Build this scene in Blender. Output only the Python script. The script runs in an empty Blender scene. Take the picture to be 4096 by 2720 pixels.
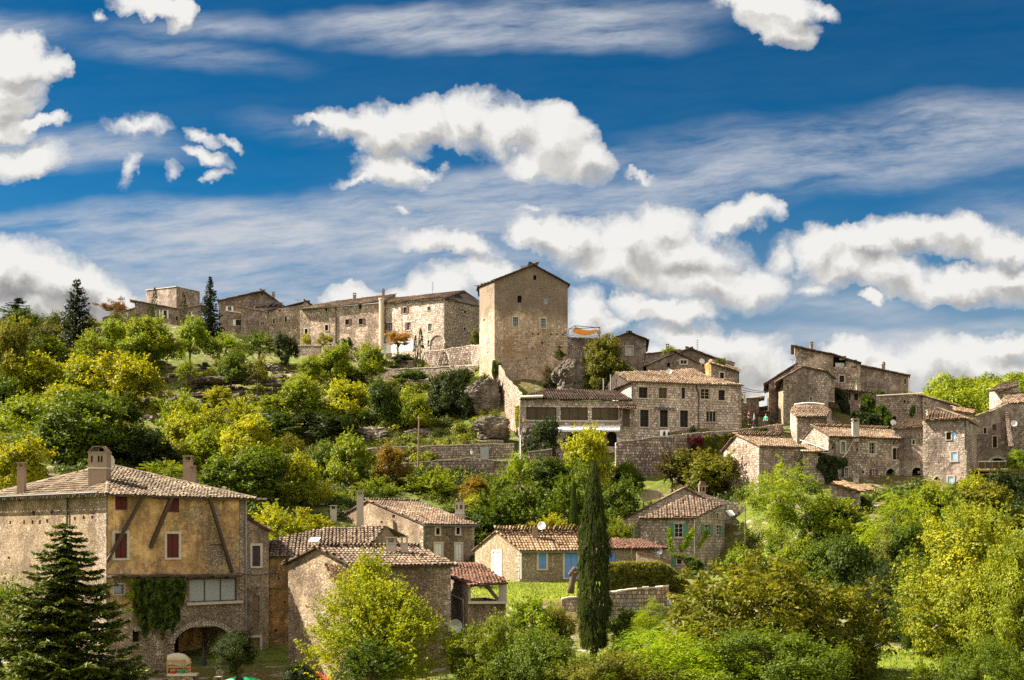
import bpy, bmesh, math, random
import numpy as np
from mathutils import Vector
R = math.radians
sc = bpy.context.scene
COL = sc.collection
# ------------------------------------------------------------------ camera
F, CX, HY = 4400.0, 2048.0, 2168.0     # lens in photo pixels, centre column, horizon row
cam_d = bpy.data.cameras.new('camera'); cam = bpy.data.objects.new('camera', cam_d); COL.objects.link(cam)
cam.location = (0, 0, 0); cam.rotation_euler = (R(90), 0, 0)
cam_d.sensor_width = 36; cam_d.lens = F/4096*36
cam_d.shift_y = (HY-1360)/4096
cam_d.clip_start = 0.5; cam_d.clip_end = 6000
sc.camera = cam
sc.view_settings.view_transform = 'Standard'; sc.view_settings.look = 'None'
sc.view_settings.exposure = 1.85; sc.view_settings.gamma = 1
sc.render.resolution_x = 1024; sc.render.resolution_y = 680
cy = sc.cycles
cy.max_bounces = 6; cy.diffuse_bounces = 2; cy.glossy_bounces = 2; cy.transmission_bounces = 3; cy.transparent_max_bounces = 4
cy.sample_clamp_indirect = 6; cy.use_denoising = False
# ------------------------------------------------------------------ sun
SUN = Vector((-0.70, 0.07, 0.68)).normalized()
sl = bpy.data.lights.new('sun', 'SUN'); sl.energy = 5.0; sl.angle = R(0.5); sl.color = (1, 0.90, 0.74)
so = bpy.data.objects.new('sun', sl); COL.objects.link(so)
so.rotation_euler = SUN.to_track_quat('Z', 'Y').to_euler()
# ------------------------------------------------------------------ node helper
class NT:
    def __init__(s, nt): s.nt = nt; nt.nodes.clear()
    def n(s, t, **k):
        x = s.nt.nodes.new(t)
        for a, b in k.items(): setattr(x, a, b)
        return x
    def put(s, sock, v):
        if isinstance(v, bpy.types.NodeSocket): s.nt.links.new(v, sock)
        elif v is not None:
            if hasattr(sock.default_value, '__len__') and not hasattr(v, '__len__'): v = (v,)*len(sock.default_value)
            if hasattr(v, '__len__') and len(sock.default_value) == 4 and len(v) == 3: v = tuple(v)+(1,)
            sock.default_value = v
    def m(s, op, a, b=None, c=None, clamp=False):
        x = s.n('ShaderNodeMath', operation=op, use_clamp=clamp); s.put(x.inputs[0], a)
        if b is not None: s.put(x.inputs[1], b)
        if c is not None: s.put(x.inputs[2], c)
        return x.outputs[0]
    def v(s, op, a, b=None, sc_=None):
        x = s.n('ShaderNodeVectorMath', operation=op); s.put(x.inputs[0], a)
        if b is not None: s.put(x.inputs[1], b)
        if sc_ is not None: s.put(x.inputs[3], sc_)
        return x.outputs['Value'] if op in ('LENGTH', 'DOT_PRODUCT', 'DISTANCE') else x.outputs[0]
    def mix(s, f, a, b, mode='MIX'):
        x = s.n('ShaderNodeMix', data_type='RGBA', blend_type=mode); x.clamp_factor = True
        s.put(x.inputs[0], f); s.put(x.inputs[6], a); s.put(x.inputs[7], b); return x.outputs[2]
    def noise(s, vec, scale, det=4, rough=.55, dist=0, col=False, lac=2.0):
        x = s.n('ShaderNodeTexNoise'); s.put(x.inputs['Vector'], vec)
        x.inputs['Scale'].default_value = scale; x.inputs['Detail'].default_value = det
        x.inputs['Roughness'].default_value = rough; x.inputs['Distortion'].default_value = dist
        x.inputs['Lacunarity'].default_value = lac
        return x.outputs['Color' if col else 'Fac']
    def ss(s, x, lo, hi, a=0., b=1.):
        y = s.n('ShaderNodeMapRange', interpolation_type='SMOOTHSTEP')
        for i, q in enumerate((x, lo, hi, a, b)): s.put(y.inputs[i], q)
        return y.outputs[0]
    def lin(s, x, lo, hi, a=0., b=1.):
        y = s.n('ShaderNodeMapRange')
        for i, q in enumerate((x, lo, hi, a, b)): s.put(y.inputs[i], q)
        return y.outputs[0]
    def ramp(s, fac, stops):
        x = s.n('ShaderNodeValToRGB'); el = x.color_ramp.elements
        while len(el) > 1: el.remove(el[-1])
        for i, (p, c) in enumerate(stops):
            e = el[0] if i == 0 else el.new(p)
            e.position = p; e.color = tuple(c)+(1,) if len(c) == 3 else c
        s.put(x.inputs[0], fac); return x.outputs[0]
    def xyz(s, v):
        x = s.n('ShaderNodeSeparateXYZ'); s.put(x.inputs[0], v); return x.outputs
    def vec(s, x, y, z):
        c = s.n('ShaderNodeCombineXYZ')
        for i, q in enumerate((x, y, z)): s.put(c.inputs[i], q)
        return c.outputs[0]
    def L(s, a, b): s.nt.links.new(a, b)
# ------------------------------------------------------------------ sky: physical sky with clouds by direction
w = bpy.data.worlds.new('World'); sc.world = w; w.use_nodes = True
W = NT(w.node_tree)
sky = W.n('ShaderNodeTexSky', sky_type='NISHITA'); sky.sun_disc = False
sky.sun_elevation = math.asin(SUN.z); sky.sun_rotation = math.atan2(SUN.x, SUN.y)
sky.air_density = 1.0; sky.dust_density = 0.3; sky.ozone_density = 3.0; sky.altitude = 800
gd = W.n('ShaderNodeTexCoord').outputs['Generated']
sx, sy, sz = W.xyz(gd)
yy = W.m('MAXIMUM', sy, 0.08)
u = W.m('DIVIDE', sx, yy); vv = W.m('DIVIDE', sz, yy)
uv = W.vec(u, vv, 0.0)
front = W.ss(sy, 0.15, 0.4)
# turbulence
warp = W.v('SCALE', W.v('SUBTRACT', W.noise(uv, 9, 3, .6, col=True), (.5, .5, .5)), None, 0.06)
warp2 = W.v('SCALE', W.v('SUBTRACT', W.noise(uv, 34, 4, .65, col=True), (.5, .5, .5)), None, 0.03)
uvw = W.v('ADD', W.v('ADD', uv, warp), warp2)
def blobs(lst, vec, grad='SPHERICAL'):
    acc = None
    for (x, y, rx, ry, wt, rot) in lst:
        mp = W.n('ShaderNodeMapping', vector_type='TEXTURE')
        W.put(mp.inputs[0], vec)
        mp.inputs[1].default_value = ((x*1.7348-CX)/F, (HY-y*1.7348)/F, 0)
        mp.inputs[2].default_value = (0, 0, R(rot))
        mp.inputs[3].default_value = (rx*1.7348/F, ry*1.7348/F, 1)
        g = W.n('ShaderNodeTexGradient', gradient_type=grad); W.put(g.inputs[0], mp.outputs[0])
        q = g.outputs['Fac'] if wt == 1 else W.m('MULTIPLY', g.outputs['Fac'], wt)
        if acc is None: acc = q
        else:
            acc = W.m('SMOOTH_MAX', acc, q, .07)
    return W.m('MULTIPLY', W.m('MAXIMUM', W.m('SUBTRACT', acc, .065), 0.0), 1.07)
CUM = [(20,130,125,65,1,-10),(100,150,75,40,1,-15),(10,230,105,85,1,0),(95,278,75,22,1,8),(15,285,100,35,1,0),(10,190,110,80,1,0),
 (40,365,150,48,.72,5),(315,293,95,32,.72,5),(458,305,50,17,.55,-25),(475,350,65,22,.6,-15),(520,315,45,14,.48,-10),(300,400,34,60,.45,-30),(410,400,26,34,.45,10),(490,392,40,18,.5,20),
 (335,5,105,32,.9,0),(405,18,45,42,.95,0),(215,25,28,16,.6,-30),
 (1780,5,160,42,1,0),(1790,45,105,48,.95,-8),(1900,10,60,30,.6,-20),
 (745,272,70,16,.7,-15),(800,285,80,38,.9,-12),(870,300,120,62,1,-8),(960,272,130,62,1,0),(1080,268,130,60,1,0),(1180,292,150,68,1,-8),(1270,325,125,80,1,-25),(1340,362,78,50,1,-15),(1220,372,80,40,.8,-10),
 (905,385,95,48,.95,0),(850,408,90,20,.7,6),(975,372,60,22,.7,10),
 (975,550,85,40,.8,-15),(1060,580,110,34,.8,-12),(935,472,28,14,.55,20),
 (10,625,230,90,1,0),(130,650,170,80,1,-8),(240,680,110,62,1,-10),(60,700,260,60,.9,0),
 (815,690,90,62,.9,0),(900,690,120,50,.9,0),(1010,670,110,55,.95,0),(1110,645,100,40,.85,0),
 (1230,540,90,50,1,0),(1310,545,130,62,1,-8),(1450,555,130,80,1,0),(1535,515,90,68,1,0),(1590,580,170,80,1,-10),(1420,600,160,62,1,-8),(1700,495,110,42,.9,8),(1755,480,60,26,.8,15),(1640,640,190,60,1,-5),(1740,650,110,62,1,0),(1790,600,60,60,.7,0),(1545,708,150,42,.95,5),(1450,690,70,35,.7,15),
 (1345,715,80,65,.95,-20),(1390,745,50,40,.85,0),
 (1880,580,110,70,1,0),(1990,570,130,56,1,-5),(2085,548,120,60,1,0),(2190,550,130,60,1,-6),(2300,565,150,50,1,0),(1930,620,120,50,1,0),(2060,640,130,55,1,-10),(2210,665,200,52,1,5),(2330,640,120,70,1,8),(2005,700,40,20,.7,-15),(1880,665,50,28,.6,0),
 (1640,800,230,70,1,-5),(1740,830,160,62,1,-15),(1600,850,260,80,1,0),(2030,850,180,75,1,-5),(2190,850,240,72,1,-6),(2340,800,300,45,.9,8),(1950,810,90,40,.9,10),(1790,880,140,50,1,0),(1745,915,150,45,1,0),(1230,480,60,14,.45,5),(1480,395,60,14,.45,5)]
CIR = [(1150,70,620,75,.95,-1),(900,40,380,45,.7,3),(1350,30,500,60,.6,0),(480,60,420,45,.5,0),(420,120,420,60,.45,-6),
 (1950,350,760,130,.75,3),(2250,300,500,110,.8,0),(1650,420,560,90,.75,6),(1400,460,500,80,.8,0),(900,520,760,140,1.0,9),(500,560,700,120,1.0,5),(250,640,800,160,1.0,2),(800,640,700,150,1.0,0),
 (1100,430,560,75,.9,10),(350,500,600,60,.9,4),(150,345,420,70,.8,0),(2350,770,700,55,.9,6),(2100,790,700,55,.6,-4),(2361,860,900,90,.9,0),(1900,700,700,70,.45,-12),(700,290,260,60,.35,-6),(2361,500,400,120,.4,0),(0,60,300,60,.5,0),(200,760,620,90,1,0),(1000,760,500,70,.8,0)]
def field(q):
    nb = W.noise(W.v('MULTIPLY', q, (1, 1.35, 1)), 11, 8, .62); nf = W.noise(q, 60, 5, .62); rg = W.m('ABSOLUTE', W.m('SUBTRACT', W.noise(q, 21, 5, .6), .5))
    c_ = W.m('MULTIPLY', blobs([(x, y, rx*1.07, ry*1.10, w_, r_) for x, y, rx, ry, w_, r_ in CUM], q), front)
    return c_, W.m('ADD', W.m('ADD', W.m('MULTIPLY', c_, 1.55), W.m('MULTIPLY', W.m('SUBTRACT', nb, .5), 1.75)), W.m('ADD', W.m('MULTIPLY', W.m('SUBTRACT', nf, .5), .45), W.m('MULTIPLY', W.m('SUBTRACT', .07, rg), .9)))
cum0, fld = field(uvw); _, fld2 = field(W.v('ADD', uvw, (-.010, .014, 0)))
# unseen bright clouds added outside the view as warm fill for shaded walls
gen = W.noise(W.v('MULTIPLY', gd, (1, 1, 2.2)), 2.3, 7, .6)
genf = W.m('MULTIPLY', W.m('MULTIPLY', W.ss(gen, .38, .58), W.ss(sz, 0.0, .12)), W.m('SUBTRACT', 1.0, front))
present = W.ss(cum0, 0.0, 0.16)
a_cum = W.m('MULTIPLY', W.ss(fld, .06, .84), present)
# cirrus veils
cv = W.v('ADD', uv, W.v('SCALE', warp, None, .5))
tilt = W.vec(W.m('ADD', u, W.m('MULTIPLY', vv, .35)), W.m('SUBTRACT', vv, W.m('MULTIPLY', u, .10)), 0.0)
cw = W.v('ADD', tilt, W.v('SCALE', warp, None, .35))
cn = W.noise(W.v('MULTIPLY', cw, (1.1, 6.5, 1)), 3.4, 9, .68)
cn2 = W.noise(W.v('MULTIPLY', W.v('ADD', cw, (3, 1, 0)), (3.0, 15, 1)), 5.0, 6, .65)
cnm = W.m('ADD', W.m('MULTIPLY', cn, .65), W.m('MULTIPLY', cn2, .35))
cirb = W.m('MULTIPLY', W.m('ADD', W.m('MULTIPLY', blobs(CIR, cv), 1.5), .06), front)
a_cir = W.m('MULTIPLY', W.ss(cirb, -.05, .95), W.lin(cnm, .38, .62, .16, 1.05), clamp=True)
a_cir = W.m('MULTIPLY', a_cir, .92)
# cloud body shading: thin rims bright, thick undersides grey; relief from a sun-side offset
nl = W.noise(W.v('MULTIPLY', uvw, (1, 1.35, 1)), 11, 5, .55)
rel = W.m('SUBTRACT', fld2, fld)
thick = W.ss(fld, .35, 1.25)
GRY = [(20,690,260,75,1,-5),(170,690,150,60,1,-8),(1640,860,230,75,1,-15),(1740,840,120,60,.8,-15),(2200,900,260,50,.6,0),(2330,655,120,36,.9,10),(2080,640,160,36,.55,0),(1560,610,160,45,.6,0),(1480,560,50,70,.3,0),(1290,400,120,25,.35,-10),(2120,580,200,26,.4,0),(900,330,120,22,.2,0)]
gry = W.m('MULTIPLY', blobs(GRY, uvw, 'SPHERICAL'), front)
shade = W.m('ADD', W.m('ADD', W.m('ADD', W.m('MULTIPLY', thick, .12), .05), W.m('MULTIPLY', W.ss(W.m('ADD', gry, W.m('MULTIPLY', W.m('SUBTRACT', nl, .5), 1.0)),   .05, .95), .46)), W.m('MULTIPLY', rel, .62), clamp=True)
ccol = W.ramp(shade, [(0, (4.95, 4.88, 4.7)), (.2, (4.1, 4.0, 3.8)), (.45, (3.0, 2.92, 2.8)), (1, (1.25, 1.3, 1.35))])
skc = W.n('ShaderNodeHueSaturation'); skc.inputs['Saturation'].default_value = 1.25; skc.inputs['Hue'].default_value = .485; W.L(sky.outputs[0], skc.inputs['Color'])
grad = W.ss(vv, .02, .48)
tint = W.ramp(grad, [(0, (.49, .55, .55)), (.35, (.21, .42, .49)), (.7, (.05, .38, .50)), (1, (.012, .305, .42))])
skcol = W.mix(1.0, skc.outputs[0], tint, 'MULTIPLY')
c0_ = W.mix(W.ss(vv, .34, .03, 0., .72), skcol, (2.6, 2.75, 2.85))
c1 = W.mix(a_cir, c0_, (3.35, 3.5, 3.75))
a_halo = W.m('MULTIPLY', W.m('MULTIPLY', W.ss(fld, -.30, .55), W.ss(cum0, 0.0, .10)), .55)
c2 = W.mix(a_cum, W.mix(a_halo, c1, (3.5, 3.55, 3.65)), ccol)
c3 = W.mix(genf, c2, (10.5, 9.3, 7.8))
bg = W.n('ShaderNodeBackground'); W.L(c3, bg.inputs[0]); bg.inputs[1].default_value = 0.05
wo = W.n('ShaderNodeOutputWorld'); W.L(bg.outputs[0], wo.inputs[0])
w.cycles.sampling_method = 'MANUAL'; w.cycles.sample_map_resolution = 512
# ================================================================== materials
MATS = {}
def newmat(name):
    m = bpy.data.materials.new(name); m.use_nodes = True
    return m, NT(m.node_tree)
def finish(N, bsdf):
    o = N.n('ShaderNodeOutputMaterial'); N.L(bsdf, o.inputs[0])
def principled(N, col, rough=.9, bump=None, bstr=.5, bdist=.05, spec=.25, metal=0):
    b = N.n('ShaderNodeBsdfPrincipled'); N.put(b.inputs['Base Color'], col); N.put(b.inputs['Roughness'], rough)
    b.inputs['Specular IOR Level'].default_value = spec; b.inputs['Metallic'].default_value = metal
    if bump is not None:
        bp = N.n('ShaderNodeBump'); bp.inputs['Strength'].default_value = bstr; bp.inputs['Distance'].default_value = bdist
        N.L(bump, bp.inputs['Height']); N.L(bp.outputs[0], b.inputs['Normal'])
    return b.outputs[0]
def stone(name, cols, mortar, size=(.72, .72, .25), plaster=None, pl=(.55, .68), stain=.45, streak=0., rust=0., top=None, bdist=.06, edge=.09, course=False):
    """rubble masonry; cols dark->light stones, plaster colour shown where a broad noise passes pl"""
    m, N = newmat(name)
    tc = N.n('ShaderNodeTexCoord').outputs['Object']
    wp = N.v('ADD', tc, N.v('SCALE', N.v('SUBTRACT', N.noise(tc, 1.7, 3, .6, col=True), (.5,)*3), None, .16))
    sv = N.v('DIVIDE', wp, size); hj = None
    if course:      # blocks laid in courses: each course is its own slice of cells, shifted at random
        X_, Y_, Z_ = N.xyz(sv); row = N.m('FLOOR', Z_); fr = N.m('FRACT', Z_); k = N.m('FRACT', N.m('MULTIPLY', N.m('SINE', N.m('MULTIPLY', row, 12.9898)), 43.758))
        sv = N.vec(N.m('ADD', X_, N.m('MULTIPLY', k, 9.0)), N.m('ADD', Y_, N.m('MULTIPLY', k, 5.0)), N.m('MULTIPLY', row, 7.31))
        hj = N.ss(N.m('MINIMUM', fr, N.m('SUBTRACT', 1.0, fr)), .03, .17)
    v1 = N.n('ShaderNodeTexVoronoi'); N.L(sv, v1.inputs['Vector']); v1.inputs['Randomness'].default_value = .72
    v2 = N.n('ShaderNodeTexVoronoi', feature='DISTANCE_TO_EDGE'); N.L(sv, v2.inputs['Vector']); v2.inputs['Randomness'].default_value = .72
    rnd = N.xyz(v1.outputs['Color'])[0]
    sc1 = N.ramp(N.m('ADD', N.m('MULTIPLY', rnd, .8), N.m('MULTIPLY', N.noise(tc, 6, 3), .25)), [(0.12, cols[0]), (.42, cols[1]), (.68, cols[1]), (.86, cols[2])])
    mm = N.ss(v2.outputs['Distance'], edge*.3, edge)
    if hj is not None: mm = N.m('MULTIPLY', mm, hj)
    c = N.mix(mm, mortar, sc1)
    h = N.m('ADD', mm, N.m('MULTIPLY', rnd, .6))
    big = N.noise(tc, .28, 5, .62)
    if plaster is not None:
        pm = N.ss(N.m('ADD', big, N.m('MULTIPLY', N.m('SUBTRACT', N.noise(tc, 2.6, 4, .65), .5), .35)), pl[0], pl[1])
        pc = N.mix(N.ss(N.noise(tc, .9, 7, .7), .36, .64), tuple(q*.62 for q in plaster), tuple(q*1.22 for q in plaster))
        c = N.mix(pm, c, pc); h = N.m('MULTIPLY', h, N.m('SUBTRACT', 1.0, N.m('MULTIPLY', pm, .85)))
    st = N.ss(N.noise(N.v('ADD', tc, (7, 3, 1)), .45, 6, .68), .42, .60)
    c = N.mix(N.m('MULTIPLY', N.m('SUBTRACT', 1.0, st), stain), c, N.mix(1.0, c, (.36, .34, .33), 'MULTIPLY'))
    med = N.noise(tc, 3.2, 5, .7)
    c = N.mix(1.0, c, N.ramp(med, [(.25, (.66, .65, .64)), (.5, (1, 1, 1)), (.75, (1.28, 1.24, 1.18))]), 'MULTIPLY')
    if streak:
        sn = N.ss(N.noise(N.v('MULTIPLY', tc, (1.4, 1.4, .09)), 1, 5, .62), .48, .72)
        c = N.mix(N.m('MULTIPLY', sn, streak), c, N.mix(1.0, c, (.35, .33, .32), 'MULTIPLY'))
    if rust:
        rn = N.m('MULTIPLY', N.ss(N.noise(N.v('MULTIPLY', N.v('ADD', tc, (5, 2, 0)), (.9, .9, .12)), 1, 5, .6), .53, .68), rust)
        c = N.mix(rn, c, (.36, .20, .055))
    if top is not None:   # a tidemark of dark lichen on the upper courses of this wall (z, fade, colour)
        zz = N.xyz(tc)[2]
        tm = N.ss(N.m('ADD', zz, N.m('MULTIPLY', N.m('SUBTRACT', N.noise(N.v('MULTIPLY', tc, (1, 1, .3)), .45, 5, .65), .5), 5.5)), top[0], top[1])
        c = N.mix(N.m('MULTIPLY', tm, top[3]), c, top[2])
    finish(N, principled(N, c, .92, h, .8, bdist*1.2)); MATS[name] = m; return m
def tilemat(name, stops, dirt=.5):
    m, N = newmat(name)
    tc = N.n('ShaderNodeTexCoord').outputs['Object']
    a = N.n('ShaderNodeAttribute', attribute_name='tint').outputs['Fac']
    c = N.ramp(a, stops)
    n1 = N.noise(tc, .55, 5, .65)
    c = N.mix(1.0, c, N.ramp(N.noise(N.v('ADD', tc, (3, 9, 2)), .35, 5, .65), [(.36, (.62, .58, .54)), (.5, (.92, .92, .92)), (.64, (1.2, 1.16, 1.1))]), 'MULTIPLY')
    c = N.mix(N.m('MULTIPLY', N.ss(n1, .45, .62), dirt), c, (.105, .088, .070))
    c = N.mix(1.0, c, (.84, .82, .80), 'MULTIPLY')
    n2 = N.ss(N.noise(tc, 5, 4, .7), .56, .7)
    c = N.mix(N.m('MULTIPLY', n2, .35), c, (.36, .32, .24))
    finish(N, principled(N, c, .9, N.noise(tc, 14, 3), .4, .03)); MATS[name] = m
def plain(name, col, rough=.8, var=.2, scale=3., metal=0, spec=.3):
    m, N = newmat(name)
    tc = N.n('ShaderNodeTexCoord').outputs['Object']
    n = N.noise(N.v('MULTIPLY', tc, (1, 1, .6)), scale, 5, .65)
    c = N.mix(n, tuple(q*(1-var) for q in col), tuple(min(1, q*(1+var)) for q in col))
    finish(N, principled(N, c, rough, n, .25, .02, spec, metal)); MATS[name] = m; return m
def planks(name, col, width=.13):
    m, N = newmat(name)
    tc = N.n('ShaderNodeTexCoord').outputs['Object']
    x, y, z = N.xyz(tc)
    t = N.m('FRACT', N.m('DIVIDE', N.m('ADD', x, N.m('MULTIPLY', y, .7)), width))
    g = N.ss(N.m('ABSOLUTE', N.m('SUBTRACT', t, .5)), .40, .47)
    n = N.noise(N.v('MULTIPLY', tc, (8, 8, .8)), 1.5, 4, .6)
    c = N.mix(n, tuple(q*.75 for q in col), tuple(q*1.2 for q in col))
    c = N.mix(N.m('MULTIPLY', g, .55), c, tuple(q*.3 for q in col))
    finish(N, principled(N, c, .7, n, .2, .01)); MATS[name] = m
# warm limestone walls of the upper village, greyer ones, pale ones, ochre render
stone('wall_village', [(0.235,0.173,0.136), (0.552,0.425,0.333), (0.900,0.834,0.700)], (0.344,0.258,0.197), plaster=(0.552,0.425,0.333), pl=(.52,.62), stain=0.70, streak=.25, course=True)
stone('wall_grey', [(0.202,0.156,0.130), (0.404,0.327,0.275), (0.701,0.585,0.512)], (0.296,0.235,0.193), plaster=(0.404,0.323,0.268), pl=(.44,.56), stain=0.75, streak=.45, course=True)
stone('wall_block', [(0.349,0.271,0.216), (0.726,0.594,0.488), (0.900,0.880,0.850)], (0.391,0.301,0.241), size=(.95,.95,.30), stain=0.50, streak=.12, edge=.09, course=True)
stone('wall_tower', [(0.377,0.254,0.174), (0.663,0.486,0.349), (0.900,0.793,0.618)], (0.573,0.419,0.301), plaster=(0.633,0.463,0.333), pl=(.46,.56), stain=0.55, streak=.30, rust=.8, top=(8.6,11.2,(0.203,0.156,0.118),.90), course=True)
stone('wall_ruin', [(0.246,0.176,0.133), (0.484,0.378,0.297), (0.704,0.598,0.504)], (0.132,0.097,0.074), size=(.75,.75,.24), stain=0.40, course=True)
stone('wall_retain', [(0.195,0.145,0.120), (0.402,0.311,0.262), (0.831,0.692,0.599)], (0.195,0.145,0.120), size=(.8,.8,.32), stain=0.65, streak=.2, course=True)
stone('wall_terrace', [(0.221,0.175,0.141), (0.443,0.350,0.289), (0.770,0.653,0.550)], (0.199,0.151,0.122), size=(.7,.7,.28), stain=0.50, course=True)
stone('wall_farm', [(0.177,0.123,0.080), (0.371,0.272,0.179), (0.592,0.486,0.358)], (0.371,0.276,0.183), size=(.42,.42,.25), plaster=(0.399,0.290,0.183), pl=(.52,.64), stain=0.65, streak=.15, bdist=.07)
stone('wall_render', [(.26,.18,.10), (.50,.36,.20), (.74,.60,.41)], (.46,.32,.17), plaster=(.66,.42,.185), pl=(.395,.46), stain=.55, streak=.45, bdist=.04)
stone('wall_cobble', [(0.204,0.150,0.106), (0.409,0.311,0.224), (0.860,0.752,0.615)], (0.301,0.220,0.151), size=(.42,.42,.2), stain=0.50)
stone('wall_ochre', [(0.308,0.182,0.084), (0.560,0.350,0.154), (0.868,0.630,0.364)], (0.588,0.357,0.140), size=(.5,.5,.3), plaster=(0.630,0.364,0.133), pl=(.46,.52), stain=.85, streak=.4)
stone('wall_front', [(0.157,0.111,0.073), (0.331,0.243,0.164), (0.592,0.478,0.353)], (0.296,0.217,0.146), size=(.46,.46,.28), plaster=(0.348,0.256,0.167), pl=(.50,.62), stain=0.70, streak=.25)
stone('wall_cottage', [(0.262,0.192,0.112), (0.426,0.337,0.224), (0.619,0.539,0.422)], (0.358,0.273,0.173), size=(.46,.46,.3), stain=0.28, edge=.14)
stone('wall_shutter_house', [(0.293,0.216,0.161), (0.584,0.473,0.372), (0.900,0.880,0.747)], (0.403,0.313,0.241), size=(.6,.6,.27), stain=0.50, streak=.1, course=True)
stone('arch_stone', [(.40,.34,.26), (.55,.48,.38), (.68,.60,.49)], (.2,.16,.12), size=(.8,.8,.8), stain=.3)
stone('quoin_stone', [(.30,.25,.19), (.50,.42,.325), (.66,.57,.45)], (.2,.16,.12), size=(.9,.9,.6), stain=.4)
stone('rock', [(0.130,0.106,0.085), (0.227,0.191,0.156), (0.335,0.293,0.243)], (0.173,0.142,0.112), size=(2.2,2.2,.8), plaster=(0.238,0.200,0.159), pl=(.4,.6), stain=.6, streak=.5, bdist=.4, edge=.05)
TW = [(0,(0.076,0.052,0.036)), (.25,(0.168,0.107,0.070)), (.5,(0.260,0.181,0.122)), (.75,(0.336,0.258,0.189)), (1,(0.437,0.378,0.306))]
tilemat('tiles_old', TW, .45)
tilemat('tiles_farm', [(0,(0.084,0.062,0.045)), (.3,(0.185,0.138,0.090)), (.6,(0.286,0.224,0.158)), (1,(0.454,0.396,0.315))], .3)
tilemat('tiles_orange', [(0,(.16,.095,.052)), (.4,(.285,.185,.108)), (.75,(.38,.265,.165)), (1,(.48,.37,.26))], .2)
tilemat('tiles_tan', [(0,(0.109,0.069,0.045)), (.3,(0.210,0.142,0.090)), (.65,(0.294,0.215,0.144)), (1,(0.420,0.353,0.270))], .2)
tilemat('tiles_red', [(0,(.07,.03,.022)), (.4,(.15,.068,.045)), (.75,(.22,.115,.075)), (1,(.31,.21,.15))], .4)
tilemat('tiles_dark', [(0,(0.038,0.023,0.018)), (.5,(0.071,0.041,0.031)), (1,(0.134,0.086,0.068))], .4)
plain('dark_void', (.012,.010,.009), 1, .2)
plain('wood_dark', (.065,.042,.028), .7, .4, 6)
plain('wood_brown', (.20,.125,.075), .7, .3, 6)
plain('wood_pale', (.46,.24,.09), .6, .25, 6)
plain('white_paint', (.72,.71,.68), .6, .1)
plain('stone_trim', (.50,.44,.35), .85, .25, 4)
plain('concrete', (.42,.36,.29), .9, .25, 3)
plain('metal_grey', (.30,.31,.30), .45, .2, 4, metal=.6)
plain('metal_dark', (.05,.05,.05), .5, .2)
plain('zinc', (.13,.155,.155), .5, .2, 3, metal=.5)
plain('brick_chimney', (.28,.20,.145), .9, .35, 8)
plain('cream_cloth', (.62,.57,.45), .8, .08)
plain('canvas_white', (.80,.79,.78), .8, .05)
plain('canvas_orange', (.80,.32,.05), .8, .06)
plain('dish_white', (.70,.68,.64), .45, .08)
plain('blind', (.34,.36,.33), .6, .08)
plain('curtain', (.55,.52,.46), .8, .15, 5)
plain('bark', (.105,.075,.05), .95, .4, 9)
plain('bark_grey', (.20,.165,.125), .95, .35, 9)
plain('green_plastic', (.015,.30,.10), .35, .1)
plain('red_paint', (.36,.02,.02), .35, .1)
plain('rust_sheet', (.22,.15,.115), .7, .5, 2.5)
plain('car_white', (.75,.76,.78), .25, .03, spec=.6)
plain('skin', (.45,.28,.20), .6, .05)
plain('cloth_dark', (.03,.028,.035), .9, .2)
plain('cloth_teal', (.03,.42,.30), .8, .1)
plain('cloth_maroon', (.09,.025,.025), .9, .1)
plain('cloth_grey', (.16,.15,.17), .9, .1)
plain('cloth_white', (.75,.72,.66), .9, .1)
plain('cloth_blue', (.05,.10,.25), .9, .1)
plain('yellow_paint', (.62,.42,.03), .5, .1)
plain('lamp_glass', (.85,.70,.35), .2, .05)
for nm, cc in (('shutter_red', (.10,.018,.012)), ('shutter_brown', (.13,.06,.04)), ('shutter_dark', (.055,.04,.04)), ('shutter_white', (.72,.73,.70)), ('shutter_blue', (.13,.28,.66)), ('shutter_sky', (.30,.50,.72)),
               ('shutter_pale', (.55,.66,.80)), ('shutter_green', (.10,.27,.15)), ('shutter_grey', (.40,.41,.39)), ('shutter_wood', (.20,.13,.075)), ('shutter_mauve', (.42,.32,.30))):
    planks(nm, cc)
def glassmat(name, col, rough=.08):
    m, N = newmat(name)
    tc = N.n('ShaderNodeTexCoord').outputs['Object']
    n = N.noise(tc, .8, 3)
    c = N.mix(n, tuple(q*.5 for q in col), tuple(q*1.6 for q in col))
    finish(N, principled(N, c, max(rough, .4), None, spec=.12)); MATS[name] = m
glassmat('glass', (.016,.014,.012), .3); glassmat('glass_brown', (.08,.06,.032), .3); glassmat('glass_sky', (.30,.36,.42), .15)
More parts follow.
